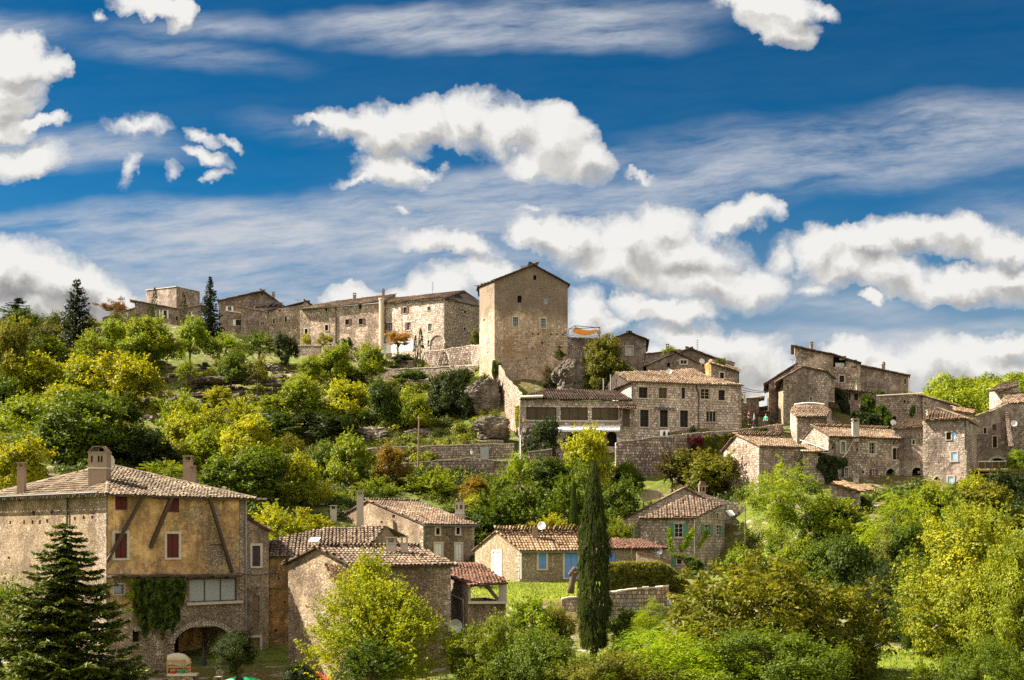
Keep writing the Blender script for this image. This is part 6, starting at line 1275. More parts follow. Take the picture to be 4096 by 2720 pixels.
root = thing('stone_table', 'low table with a pale top cluttered with cloths in front of the day bed', 'table', tuple(P('e', 1180,1568,65.8))); mb = MB(); q0, q1 = P('e', 1088,1526,65.8), P('e', 1278,1540,65.8); mb.abox(q0.x, q1.x, 65.6, 66.2, q1.z, q0.z); mb.build('top', 'stone_trim', root); mb = MB(); mb.abox(q0.x+.05, q1.x-.25, 65.65, 66.15, q1.z-.75, q1.z); mb.build('base', 'wall_cobble', root)
def blob(name, label, cat, cr, x0, y0, x1, y1, d, mat, prof=None):
    p, q = P(cr, x0, y1, d), P(cr, x1, y0, d); r_, h_ = (q.x-p.x)/2, q.z-p.z; mb = MB(); mb.lathe(((p.x+q.x)/2, d, p.z), [(r_*a_, h_*b_) for a_, b_ in (prof or ((.0,0), (.8,0), (1,.3), (.95,.75), (.6,1), (0,1)))], 14); return tag(mb.build(name, mat, smooth=False), label, cat)
blob('bucket', 'dark green bucket standing on the cluttered table', 'bucket', 'e', 1158,1500,1196,1528, 65.9, 'green_plastic', ((.0,0), (.8,0), (1,.9), (1.06,1), (.9,1), (.7,.15), (0,.15)))
blob('toy_ball', 'small red round object on the cluttered table', 'ball', 'e', 1130,1500,1144,1514, 65.9, 'red_paint', ((.0,0), (.7,.15), (1,.5), (.7,.85), (0,1)))
blob('folded_cloth', 'crumpled red cloth at the left end of the cluttered table', 'cloth', 'e', 1094,1516,1140,1528, 65.8, 'red_paint')
root = thing('closed_parasol', 'closed dark parasol leaning inside the porch', 'parasol', tuple(P('e', 1325,1568,66.8))); mb = MB(); b_ = P('e', 1322,1560,66.8); mb.tube([b_, b_+Vector((-.05, 0, 1.9))], .025, 6); mb.build('pole', 'wood_brown', root); mb = MB(); t = b_+Vector((-.05, 0, 1.95)); mb.lathe((t.x, t.y, t.z-1.15), [(.05, 0), (.20, .02), (.16, .35), (.09, .8), (.02, 1.15)], 10); mb.build('canopy', 'cloth_dark', root)
root = thing('garden_chair', 'pale round-backed garden chair by the porch right side', 'chair', tuple(P('e', 1420,1568,65.5))); c = P('e', 1422,1530,65.5); mb = MB(); mb.tube([c+Vector((-.22*math.cos(t_), 0, .28*math.sin(t_))) for t_ in [math.pi*i/10 for i in range(11)]], .03, 6)
for i in range(-2, 3): mb.tube([c+Vector((i*.08, 0, -.1)), c+Vector((i*.08, 0, .25*math.cos(i*.5)))], .02, 5)
mb.build('backrest', 'concrete', root); mb = MB(); mb.abox(c.x-.25, c.x+.25, c.y-.45, c.y, c.z-.14, c.z-.10); mb.build('seat', 'concrete', root)
for dx in (-.23, .23):
    for dy in (-.42, -.02): mb = MB(); mb.tube([(c.x+dx, c.y+dy, c.z-.12), (c.x+dx, c.y+dy, c.z-.6)], .025, 5); mb.build('leg', 'concrete', root)
root = thing('kayak', 'upturned green kayak with a dark cockpit at the foot of the farmhouse', 'kayak', tuple(P('e', 1560,1568,63.5))); mb = MB(); p0, p1 = P('e', 1445,1575,63.5), P('e', 1710,1580,63.5); rings = []; n_ = 18
vs, fs = [], []
for i in range(n_+1):
    t = i/n_; w_ = .36*math.sin(math.pi*min(max(t, .02), .98))**.6; h_ = .30*math.sin(math.pi*min(max(t, .02), .98))**.8; c = p0.lerp(p1, t)
    for j in range(12): a_ = 2*math.pi*j/12; vs.append(c+Vector((0, math.cos(a_)*w_, math.sin(a_)*h_*(1 if math.sin(a_) > 0 else .5)+.0)))
for i in range(n_):
    for j in range(12): fs.append((i*12+j, i*12+(j+1) % 12, (i+1)*12+(j+1) % 12, (i+1)*12+j))
mb.add(vs, fs); mb.build('hull', 'green_plastic', root, smooth=True); mb = MB(); c = p0.lerp(p1, .42)+Vector((0, -.30, .13)); mb.lathe(c, [(0, 0), (.2, 0), (.24, .03), (.0, .05)], 14, (0, -1, .3)); mb.build('cockpit', 'dark_void', root)
root = thing('parked_car', 'dark red car showing only its roof at the very bottom edge', 'car', tuple(P('g', 485,1600,60))); mb = MB(); c = P('g', 485,1560,60); prof = [(-1.9,-.5), (-1.8,0), (-1.0,.12), (-.55,.42), (.5,.46), (1.1,.1), (1.9,0), (2.0,-.5)]; k = 8
f1 = [c+Vector((x*.55, -.6, z*.7)) for x, z in prof]; f2 = [c+Vector((x*.55, .7, z*.7)) for x, z in prof]; mb.add(f1+f2, [tuple(range(k)), tuple(range(k, 2*k))[::-1]]+[(i, (i+1) % k, (i+1) % k+k, i+k) for i in range(k)]); mb.build('body', 'red_paint', root)
# pollarded stump on the lawn, colourful play thing, planter
root = thing('pollard_stump', 'leaning knobbly dark pollarded tree stump on the lawn', 'tree stump', tuple(P('h', 620,1005,80))); mb = MB(); mb.tube([P('h', 618,1008,80), P('h', 625,950,80), P('h', 640,885,80), P('h', 655,862,80)], [.26, .24, .22, .2], 9); mb.build('trunk', 'bark', root, smooth=True)
mb = MB()
for x, y, r_ in ((615,882,.16), (640,852,.2), (664,850,.17), (660,872,.2), (628,868,.2)): mb.lathe(P('h', x, y, 80)-Vector((0, 0, r_)), [(.0, 0), (r_*.8, r_*.4), (r_, r_), (r_*.7, r_*1.6), (0, r_*2)], 8)
mb.build('knots', 'bark', root)
root = thing('play_frame', 'small orange and purple plastic play frame beside the garden wall end', 'toy', tuple(P('h', 1265,1085,78))); mb = MB()
for x in (1250, 1285): mb.tube([P('h', x, 1085,78), P('h', x, 1015,78)], .05, 6)
mb.build('post', 'cloth_blue', root); mb = MB(); mb.abox(X('h', 1250,78), X('h', 1285,78), 77.9, 78.4, Z('h', 1050,78), Z('h', 1018,78)); mb.build('roof', 'canvas_orange', root)
root = thing('flower_pot', 'round stone pot of yellow-green plants by the shutter house wall', 'flower pot', tuple(P('h', 1380,880,98))); mb = MB(); c = P('h', 1380,880,98); mb.lathe(c, [(.0, 0), (.2, 0), (.32, .35), (.36, .4), (.3, .4), (0, .3)], 14); mb.build('pot', 'concrete', root)
# ================================================================== VEGETATION
def leaf_mesh(name, pos, nrm, tan, ln, wd, tint, mat='leaves'):
    """pos (n,3); each leaf a pointed quad"""
    n = len(pos); bt = np.cross(nrm, tan); bt /= np.linalg.norm(bt, axis=1)[:, None]+1e-9
    ln = np.broadcast_to(ln, n)[:, None]; wd = np.broadcast_to(wd, n)[:, None]
    v = np.stack([pos-tan*ln*.5, pos+bt*wd*.5+tan*ln*.05, pos+tan*ln*.5-nrm*ln*.08, pos-bt*wd*.5+tan*ln*.05], 1).reshape(-1, 3).astype('f')
    me = bpy.data.meshes.new(name); me.vertices.add(4*n); me.vertices.foreach_set('co', v.ravel())
    me.loops.add(4*n); me.loops.foreach_set('vertex_index', np.arange(4*n, dtype='i')); me.polygons.add(n); me.polygons.foreach_set('loop_start', np.arange(0, 4*n, 4, dtype='i'))
    me.update(); a = me.attributes.new('tint', 'FLOAT', 'FACE'); a.data.foreach_set('value', np.clip(tint, 0, 1).astype('f')); me.materials.append(MATS[mat]); return me
def unit(a): return a/(np.linalg.norm(a, axis=-1, keepdims=True)+1e-9)
def leaf_frame(rs, out, n, up=.6, rnd=.8, droop=0.):
    nrm = unit(unit(out)*1.0+np.array([0, 0, up*.5])+rs.normal(size=(n, 3))*rnd*.62)
    t = unit(np.cross(nrm, rs.normal(size=(n, 3)))+np.array([0, 0, -droop])); t = unit(t-nrm*(t*nrm).sum(1)[:, None]); return nrm, t
PROTO = {}
def crown(kind, seed, ncl, nl, rc, leaf, asp=.5, shape='round', mode='clump', up=.6, droop=.2, rnd=.8, shell=.45, flat=.7, gap=.0):
    """unit crown: x,y in -.5...5, z 0..1"""
    rs = np.random.RandomState(seed)
    d = unit(rs.normal(size=(ncl*3, 3))); lob = unit(rs.normal(size=(9, 3)))
    q = np.clip((d @ lob.T), 0, 1)**6; fac = .52+.62*q.max(1)+rs.uniform(-.05, .05, ncl*3)
    if gap: d = d[(np.sin(d[:, 0]*5+seed)+np.sin(d[:, 2]*6+seed*2)+np.sin(d[:, 1]*5)) > -gap]; 
    d = d[:ncl]; fac = fac[:len(d)]; r = rs.uniform(shell, 1, len(d))**.6*fac
    c = d*r[:, None]*.5; c[:, 2] = c[:, 2]+.5
    if shape == 'egg': k = 1.12-.55*np.clip(c[:, 2], 0, 1); c[:, :2] *= k[:, None]
    if shape == 'dome': c[:, 2] = .25+(c[:, 2]-.5)*1.3; c = c[c[:, 2] > .02]
    if shape == 'umbrella': c[:, 2] = .62+(c[:, 2]-.5)*.7; c = c[c[:, 2] > .35]
    if shape == 'vase': k = .55+.6*np.clip(c[:, 2], 0, 1); c[:, :2] *= k[:, None]
    m = len(c); rcl = rc*rs.uniform(.6, 1.35, m); ctint = np.clip(rs.normal(.5, .17, m)+(c[:, 2]-.5)*.12, 0, 1)
    out = unit(c-np.array([0, 0, .42]))
    if mode == 'clump':
        i = np.repeat(np.arange(m), nl); n = len(i)
        o = unit(rs.normal(size=(n, 3)))*(rs.uniform(.2, 1, n)**.3)[:, None]; o[:, 2] *= flat; pos = c[i]+o*rcl[i][:, None]
        nr, t = leaf_frame(rs, unit(unit(o)+out[i]*.45), n, up, rnd, droop)
        ns, per = 5, max(5, nl//16); j = np.repeat(np.arange(m*ns), per); i2 = j//ns; k2 = len(j)     # twigs standing out of every clump
        sd = unit(out[np.arange(m*ns)//ns]*.6+np.array([0, 0, .7])+rs.normal(size=(m*ns, 3))*.6); t_ = rs.uniform(.3, 1, k2)
        p2 = c[i2]+sd[j]*(t_*rcl[i2]*1.75)[:, None]+rs.normal(size=(k2, 3))*(.13*rcl[i2]*(1.4-t_))[:, None]; n2 = unit(rs.normal(size=(k2, 3))+sd[j]*.4+np.array([0, 0, .4])); t2 = unit(sd[j]*.6+rs.normal(size=(k2, 3))*.7); t2 = unit(t2-n2*(t2*n2).sum(1)[:, None])
        pos = np.concatenate([pos, p2]); nr = np.concatenate([nr, n2]); t = np.concatenate([t, t2]); i = np.concatenate([i, i2]); n = len(i)
    elif mode == 'shoot':
        ns = 7; per = nl//ns; j = np.repeat(np.arange(m*ns), per); n = len(j); i = j//ns
        sd = unit(out[np.arange(m*ns)//ns]*.75+np.array([0, 0, .75])+rs.normal(size=(m*ns, 3))*.55); t_ = rs.uniform(0, 1, n)
        pos = c[i]-out[i]*rcl[i][:, None]*.5+sd[j]*(t_*rcl[i]*1.9)[:, None]+rs.normal(size=(n, 3))*(.10*rcl[i]*(1.3-t_))[:, None]
        nr = unit(rs.normal(size=(n, 3))+np.array([0, 0, .4])); t = unit(sd[j]*.7+rs.normal(size=(n, 3))*.6+np.array([0, 0, -droop])); t = unit(t-nr*(t*nr).sum(1)[:, None])
    elif mode == 'spray':
        ns = 6; per = nl//ns; j = np.repeat(np.arange(m*ns), per); n = len(j); i = j//ns
        hd = out[np.arange(m*ns)//ns]*[1, 1, .25]+rs.normal(size=(m*ns, 3))*[.5, .5, .12]; sd = unit(hd); t_ = rs.uniform(0, 1, n)
        sdj = sd[j]; side = unit(np.cross(sdj, [0, 0, 1.])); s_ = rs.uniform(-1, 1, n)
        L1 = rcl[i]*2.0; pos = c[i]-out[i]*rcl[i][:, None]*.4+sdj*(t_*L1)[:, None]+side*(s_*.34*L1*(1-t_*.6))[:, None]; pos[:, 2] -= (t_**2*.30+np.abs(s_)*.10)*L1*(1+droop)
        nr = unit(np.array([0, 0, 1.])+rs.normal(size=(n, 3))*.35); t = unit(side*np.sign(s_)[:, None]+sdj*.6+rs.normal(size=(n, 3))*.25+np.array([0, 0, -.25])); t = unit(t-nr*(t*nr).sum(1)[:, None])
    elif mode == 'droopy':    # chestnut-like: whorls of long hanging leaves at shoot tips
        ns = 5; per = max(4, nl//ns); j = np.repeat(np.arange(m*ns), per); n = len(j); i = j//ns
        tip = c[np.arange(m*ns)//ns]+unit(out[np.arange(m*ns)//ns]+rs.normal(size=(m*ns, 3))*.9+np.array([0, 0, .5]))*(rcl[np.arange(m*ns)//ns]*rs.uniform(.5, 1.3, m*ns))[:, None]
        ra = rs.normal(size=(n, 3)); t = unit(ra*[1, 1, .5]+np.array([0, 0, -.55])); pos = tip[j]+t*leaf*.6+rs.normal(size=(n, 3))*leaf*.35
        nr = unit(np.cross(t, rs.normal(size=(n, 3)))); nr *= np.sign(nr[:, 2:3]+1e-6)
    lf = leaf*rs.uniform(.65, 1.3, n); tint = ctint[i]*.6+rs.uniform(0, 1, n)*.4
    if mode == 'droopy': tint = tint*.8+.25*(rs.uniform(0, 1, n) > .75)
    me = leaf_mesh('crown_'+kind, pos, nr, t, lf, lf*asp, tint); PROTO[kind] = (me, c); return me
def spruce(kind, seed, levels, nb, nd, leaf, mat='needles', power=.9, dr=.25, upt=.15):
    rs = np.random.RandomState(seed); P_, Nn, T_, Ti = [], [], [], []
    for l in range(levels):
        z = .03+.95*(l/levels)**.95; Rm = .5*(1-z)**power*(1 if z > .1 else .85)
        k = nb+int(3*(1-z))
        for b in range(k):
            a = rs.uniform(0, 6.283); r = Rm*rs.uniform(.72, 1.12)+.012; n = max(8, int(nd*(r/.5)**1.1)); t = rs.uniform(.05, 1, n)
            dirv = np.array([math.cos(a), math.sin(a), 0]); sd = np.array([-math.sin(a), math.cos(a), 0]); s_ = rs.uniform(-1, 1, n)
            w_ = .26*r*np.sin(np.pi*np.clip(t*.85+.12, 0, 1))+.008
            zz_ = z-dr*r*t+upt*r*t**3+rs.normal(0, .003, n)-np.abs(s_)*w_*.25; p = dirv*(t*r)[:, None]+sd*(s_*w_)[:, None]; p[:, 2] = zz_
            tn = unit(dirv*.7+sd*np.sign(s_)[:, None]*.7+rs.normal(size=(n, 3))*.2+np.array([0, 0, -.2])); nr = unit(np.array([0, 0, 1.])+rs.normal(size=(n, 3))*.4); tn = unit(tn-nr*(tn*nr).sum(1)[:, None])
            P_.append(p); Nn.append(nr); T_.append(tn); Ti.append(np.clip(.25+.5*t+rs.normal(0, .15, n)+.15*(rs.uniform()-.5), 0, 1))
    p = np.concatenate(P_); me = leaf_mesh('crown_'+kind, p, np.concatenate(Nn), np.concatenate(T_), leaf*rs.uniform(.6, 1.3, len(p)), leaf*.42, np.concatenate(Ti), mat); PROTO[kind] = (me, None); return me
def cypress(kind, seed, nt, per, leaf, mat='needles', taper=.8):
    rs = np.random.RandomState(seed); a = rs.uniform(0, 6.283, nt); z = rs.uniform(0, .97, nt)
    prof = lambda z, a=a: np.interp(z, [0, .06, .2, .35, .6, .8, .92, 1], [.36, .44, .5, .5, .40, .26, .13, .02])*(.93+.07*np.sin(z*19+seed))*(1+.10*np.sin(a*2+z*9)+.07*np.sin(a*3-z*23+1))
    r = prof(z)*rs.uniform(.72, 1.06, nt); i = np.repeat(np.arange(nt), per); n = len(i); t = rs.uniform(0, 1, n); L_ = .035*rs.uniform(.6, 1.6, nt)
    aa = a[i]+rs.normal(0, .05, n)*(1-t); rr = r[i]*(1-.15*t)+rs.normal(0, .025, n)*(1-t*.6); p = np.stack([np.cos(aa)*rr, np.sin(aa)*rr, z[i]+t*L_[i]], 1)
    out = np.stack([np.cos(aa), np.sin(aa), np.zeros(n)], 1); tn = unit(np.array([0, 0, 1.])*[1, 1, 1]+out*.25+rs.normal(size=(n, 3))*[.35, .35, .05]); nr = unit(out+rs.normal(size=(n, 3))*.5); nr = unit(nr-tn*(nr*tn).sum(1)[:, None])
    ct = np.clip(rs.normal(.45, .2, nt), 0, 1)
    me = leaf_mesh('crown_'+kind, p, nr, tn, leaf*rs.uniform(.6, 1.3, n)*[1], leaf*.5*rs.uniform(.7, 1.2, n), ct[i]*.6+t*.3+rs.uniform(0, .1, n), mat); PROTO[kind] = (me, None); return me
# near, dense
crown('pear', 1, 330, 150, .085, 0.0202, .42, 'egg', 'shoot', droop=.15, shell=.35)
crown('bush_near', 2, 260, 187, 0.075, 0.0215, .55, 'dome', 'clump', droop=.1)
crown('feather', 3, 200, 330, .13, 0.0260, .26, 'dome', 'spray', droop=.6, shell=.5)
crown('chestnut', 4, 560, 100, .07, 0.0299, .36, 'dome', 'droopy', shell=.4)
crown('plane_tree', 5, 218, 340, .088, 0.0163, .62, 'egg', 'clump', shell=.3, gap=1.1, flat=.7, droop=-.4)
crown('dark_near', 6, 186, 170, 0.100, 0.0234, .55, 'round', 'clump')
# middle
crown('round_a', 11, 80, 136, 0.115, 0.0464, .5, 'round', 'clump'); crown('round_b', 12, 68, 156, 0.125, 0.0493, .5, 'egg', 'clump', gap=1.2)
crown('round_c', 13, 74, 136, 0.120, 0.0493, .48, 'dome', 'clump'); crown('spiky_a', 14, 55, 163, 0.150, 0.0493, .40, 'dome', 'shoot', droop=0)
crown('spiky_b', 15, 49, 163, 0.140, 0.0522, .42, 'round', 'shoot', droop=0, gap=1.0); crown('locust', 16, 90, 184, .16, 0.0377, .30, 'vase', 'spray', droop=.1, gap=1.2)
crown('locust_b', 21, 80, 172, .17, 0.0406, .30, 'dome', 'spray', droop=.1)
crown('fan_pine', 17, 60, 80, .13, 0.0580, .35, 'umbrella', 'clump', flat=.35); crown('sparse', 18, 37, 96, 0.110, 0.0493, .45, 'round', 'clump', gap=.6)
crown('tight', 19, 105, 136, 0.090, 0.0377, .55, 'round', 'clump', shell=.75)
crown('big_round', 20, 161, 175, 0.090, 0.0319, .5, 'egg', 'clump', gap=1.3)
spruce('spruce_near', 31, 30, 8, 420, .031, dr=.42, upt=.30, power=.8); spruce('spruce_far', 32, 30, 7, 60, .06, dr=.35, upt=.25); spruce('spruce_b', 34, 26, 7, 60, .06, dr=.12, upt=.3, power=.75); spruce('cedar', 33, 7, 6, 110, .07, dr=.0, upt=.1, power=.35)
cypress('cypress_near', 41, 2600, 36, .022); cypress('cypress_far', 42, 170, 22, .06)
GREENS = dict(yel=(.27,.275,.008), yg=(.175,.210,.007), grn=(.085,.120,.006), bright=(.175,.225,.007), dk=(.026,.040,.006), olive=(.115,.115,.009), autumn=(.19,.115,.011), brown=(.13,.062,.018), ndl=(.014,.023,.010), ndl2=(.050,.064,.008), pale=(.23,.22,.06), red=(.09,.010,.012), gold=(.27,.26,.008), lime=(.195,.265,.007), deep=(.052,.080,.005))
TR = random.Random(5)
def tree(name, kind, label, x, y0, y1, w_, d, col, cr='o', trunk=True, cat='tree', trunk_r=None, group=None, bark='bark', dep=None, limb=7, lean=0):
    """crown spans columns x +- w/2 and rows y0..y1 of the photo at distance d; the trunk stands on the terrain"""
    me, cl = PROTO[kind]; cx_, zt, zb = X(cr, x, d), Z(cr, y0, d), Z(cr, y1, d); W_ = w_/CR[cr][2]/F*d; h_ = zt-zb; g_ = H(cx_, d)
    if cl is not None and not (kind in ('fan_pine', 'tight', 'sparse')): zb -= .13*h_; h_ *= 1.13; W_ *= 1.13
    if zb < g_-.6*h_: pass
    root = thing(name, label, cat, (cx_, d, min(g_, zb)-.1), group)
    o = bpy.data.objects.new('crown', me); COL.objects.link(o); o.parent = root; o.location = (0, 0, zb-root.location.z); o.scale = (W_*1.06, W_*(dep or 1.0), h_*1.03); o.rotation_euler = (0, 0, TR.uniform(0, 6.28))
    if abs(o.scale[0]-o.scale[1]) > .5: o.rotation_euler = (0, 0, TR.choice([0, math.pi]))
    o.color = GREENS[col]+(1,) if isinstance(col, str) else tuple(col)+(1,)
    if trunk:
        r = trunk_r or max(.07, W_*.028); mb = MB(); b_ = Vector((cx_+lean, d, min(g_, zb)-.5)); c = Vector((cx_, d, zb+h_*(.45 if cl is not None else .96)))
        m_ = b_.lerp(c, .5)+Vector((TR.uniform(-1, 1)*r, TR.uniform(-1, 1)*r, 0)); mb.tube([b_, m_, c], [r*1.25, r, r*(.6 if cl is not None else .1)], 8)
        if cl is not None:
            for i in range(limb):
                q = cl[TR.randrange(len(cl))]; a_ = o.rotation_euler[2]; e = Vector((cx_+(q[0]*math.cos(a_)-q[1]*math.sin(a_))*W_*.92, d+(q[0]*math.sin(a_)+q[1]*math.cos(a_))*W_*.92, zb+q[2]*h_)); s_ = m_.lerp(c, TR.uniform(.1, 1))
                mb.tube([s_, s_.lerp(e, .5)+Vector((0, 0, .06*h_)), e], [r*.5, r*.28, r*.08], 5)
        mb.build('trunk', bark, root, smooth=True)
    return root
# ---- foreground
tree('spruce_tree', 'spruce_near', 'tall layered dark spruce with drooping boughs in front of the farmhouse', 150,1200,1640,470,46,(.062,.080,.009))
tree('laurel_tree', 'bush_near', 'light green broadleaf shrub tree behind the big spruce', 25,1300,1600,190,54,'grn')
tree('pear_tree', 'pear', 'yellow-green pear tree with upright leafy shoots before the gabled stone house', 882,1288,1600,335,50,(.215,.235,.007), trunk_r=.25)
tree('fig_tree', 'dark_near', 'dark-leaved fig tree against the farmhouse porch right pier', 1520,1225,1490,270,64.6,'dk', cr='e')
tree('mulberry_tree', 'round_c', 'small bright shrub tree between the open shed and the tall cypress', 1236,1335,1475,135,58,'bright')
tree('walnut_tree', 'bush_near', 'yellow-green leafy tree beneath the open shed', 1120,1385,1600,170,49,(.125,.150,.007)); tree('elder_tree', 'dark_near', 'dense green shrub tree left of the tall cypress foot', 1245,1430,1620,190,47,'grn')
tree('cypress_tree', 'cypress_near', 'very tall dark columnar cypress standing alone before the blue-shuttered cottage', 1369,1083,1500,84,61,'ndl2', trunk_r=.18)
tree('cypress_tree', 'cypress_near', 'small slim cypress on the left of the tall one, behind the cottage roof', 1323,1112,1225,20,96,'deep', trunk_r=.06)
tree('acacia_tree', 'feather', 'bright lime feathery acacia with layered fronds right of the tall cypress', 1560,1360,1640,330,48,'lime'); tree('acacia_tree', 'locust_b', 'small bright leafy bush poking over the top of the feathery acacia', 1497,1368,1440,70,54,'bright')
tree('privet_bush', 'bush_near', 'olive-yellow bush at the foot of the tall cypress', 1380,1475,1640,250,45,'olive', cat='bush')
tree('chestnut_tree', 'chestnut', 'huge rust-tinged chestnut tree with hanging leaves in front of the green-shuttered house', 1815,1195,1600,430,53,(.135,.132,.009), trunk_r=.35)
tree('hornbeam_tree', 'bush_near', 'green low tree under the chestnut tree', 1800,1415,1640,330,44,'grn'); tree('hazel_bush', 'bush_near', 'dark green bush below the chestnut right side', 1930,1400,1600,150,56,'deep', cat='bush')
tree('plane_tree', 'plane_tree', 'very large pale golden-yellow tree filling the lower right corner', 2250,1165,1530,335,50,(.215,.228,.015), trunk_r=.35, limb=16, bark='bark_grey')
tree('plane_tree', 'plane_tree', 'second golden tree at the right edge with a forked dark trunk', 2355,1240,1600,220,46,(.18,.205,.012), trunk_r=.3, limb=12, bark='bark_grey')
tree('ash_tree', 'bush_near', 'small leafy yellow-green tree at the foot of the golden tree', 2275,1455,1640,200,42,'grn')
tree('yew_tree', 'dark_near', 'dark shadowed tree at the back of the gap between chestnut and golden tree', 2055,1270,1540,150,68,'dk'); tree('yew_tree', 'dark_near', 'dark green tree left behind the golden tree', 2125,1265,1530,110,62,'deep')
tree('sapling', 'spiky_a', 'slender sapling on the bright grass at the bottom right', 2130,1505,1580,44,50,'yg', trunk_r=.05)
tree('sapling', 'sparse', 'tiny young plant alone in the bright grass gap', 2000,1540,1568,12,52,'yel', trunk_r=.03)
tree('olive_tree', 'sparse', 'pale grey olive bush in the gap under the bright locust', 2030,1235,1330,66,76,'pale')
tree('heather_bush', 'round_b', 'brownish shrub in the cleft between tower and tall boulder', 592,900,1085,120,146,(.07,.055,.02), cr='c', cat='bush')
# ---- middle right
tree('locust_tree', 'locust', 'feathery bright green locust tree before the left-gabled stone house', 1798,1030,1240,128,92,'bright'); tree('locust_tree', 'locust_b', 'bright green locust tree hiding the small terracotta-roofed house', 2040,1105,1285,150,80,'bright')
tree('maple_tree', 'big_round', 'mid-green broad tree right of the bright locust trees', 2150,1120,1300,160,79,'yg'); tree('oak_tree', 'big_round', 'olive-gold crown behind the big golden tree', 2270,1118,1260,190,84,'olive')
tree('holm_oak', 'round_a', 'dark round oak under the timber deck at the right edge', 2335,1085,1200,100,100,'dk'); tree('ivy_bush', 'round_c', 'bright bush beside the buttress above the timber deck', 2350,1022,1072,50,117,'bright', cat='bush')
tree('laurel_tree', 'round_c', 'dark leafy tree right of the feathery locust tree', 1885,1120,1230,90,97,'dk'); tree('hedge_bush', 'round_c', 'dark green shrubs beneath the blue-shuttered tall house', 1960,1215,1280,80,86,'deep', cat='bush')
tree('elm_tree', 'round_a', 'rounded olive-green tree in front of the great terrace wall right part', 1640,1042,1150,150,119.5,'olive'); tree('fir_tree', 'spiky_b', 'shaggy brown-green tree before the great terrace wall', 1550,1035,1110,80,121,(.07,.055,.018)); tree('cypress_bush', 'cypress_far', 'small slim dark cypress beside the olive-green round tree', 1720,1085,1150,14,103,'deep', cat='cypress')
tree('shrub', 'round_c', 'dark shrub clump against the middle of the great wall', 1455,1080,1120,75,119,'dk', cat='bush')
tree('linden_tree', 'round_a', 'bright yellow round tree in front of the awning', 1360,984,1110,112,116,'yel'); tree('laurel_tree', 'round_c', 'arching dark green tree left of the bright yellow round tree', 1272,1030,1110,100,117,'deep')
tree('thuja_tree', 'spiky_a', 'bright green spiky conifer bush before the pale lane wall end', 1196,1027,1120,82,118,'bright')
tree('thuja_tree', 'spiky_b', 'leftmost of the big feathery green conifers behind the cottage', 1150,1110,1230,120,105,'grn'); tree('thuja_tree', 'spiky_a', 'central big feathery green conifer behind the cottage roof', 1235,1085,1230,150,104,'grn'); tree('thuja_tree', 'spiky_b', 'tall feathery green conifer right behind the tall cypress', 1330,1070,1220,120,103,'grn')
tree('magnolia_tree', 'round_c', 'dark green shaded tree between conifers and white-shuttered house', 1110,1140,1235,110,104,'deep'); tree('forsythia_bush', 'spiky_a', 'yellow-leaved bush behind the cottage satellite dish', 1262,1172,1235,95,95,'gold', cat='bush'); tree('quince_bush', 'spiky_b', 'small yellow-green bush by the red-tiled outbuilding', 1425,1195,1255,60,97,'yg', cat='bush')
tree('persimmon_tree', 'round_c', 'gold-tipped shrub tree left of the feathery conifers', 1095,1120,1180,80,109,'gold')
tree('camellia_tree', 'round_a', 'dark shrub mass right of the awning arches below the wing', 1250,968,1052,68,127,'dk'); tree('hydrangea_bush', 'tight', 'small clipped dark ball bush by the restaurant wall', 1596,982,1000,20,131,'dk', cat='bush', trunk=False)
# ---- middle
tree('poplar_tree', 'round_b', 'yellow-green tree with thin grey trunk by the left end of the lane', 805,992,1110,98,119,'yg', bark='bark_grey', trunk_r=.12); tree('bay_tree', 'round_a', 'mid-green tree left of the thin grey-trunked tree', 752,1018,1110,70,121,'grn')
tree('rowan_tree', 'round_b', 'rust-brown autumn tree in front of the lane walls', 905,1022,1100,76,118,'autumn'); tree('pear_tree', 'round_b', 'round tree turning gold at its base below the lane', 703,1045,1165,102,110,'yel'); tree('judas_tree', 'round_b', 'small rust-gold tree under the black street lamp', 1098,1098,1145,70,112,(.20,.135,.010))
tree('lime_tree', 'spiky_a', 'bright leafy shrub tree just left of the white-shuttered house chimney', 880,1088,1150,98,116,'yg'); tree('lime_tree', 'spiky_b', 'bright leafy shrub tree behind the white-shuttered house ridge', 1000,1075,1155,105,117,'yg'); tree('thorn_bush', 'sparse', 'small feathery bush beside the pale chimney', 790,1130,1170,60,113,'yg', cat='bush')
tree('maple_tree', 'big_round', 'large yellow maple standing midway up the slope', 580,962,1090,150,112,'yel'); tree('maple_tree', 'round_a', 'shadowed green tree in front of the large yellow maple', 565,1035,1150,175,106,'grn')
tree('acacia_tree', 'spiky_a', 'bright yellow-green acacia rising between farmhouse and ochre house', 640,1142,1245,130,93,'yel'); tree('acacia_tree', 'spiky_b', 'low yellow tree behind the ochre house roof', 700,1175,1240,110,96,'gold'); tree('acacia_tree', 'spiky_a', 'bright tree behind the farmhouse right chimney', 395,1052,1100,110,96,'yg')
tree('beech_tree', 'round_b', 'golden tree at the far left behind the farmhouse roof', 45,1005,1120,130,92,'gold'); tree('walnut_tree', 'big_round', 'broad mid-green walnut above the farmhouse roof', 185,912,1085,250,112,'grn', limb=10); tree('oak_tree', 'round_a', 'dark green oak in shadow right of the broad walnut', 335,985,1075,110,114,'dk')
tree('rowan_tree', 'round_b', 'small rust-tipped tree above the farmhouse right chimney', 395,1020,1075,90,116,'olive')
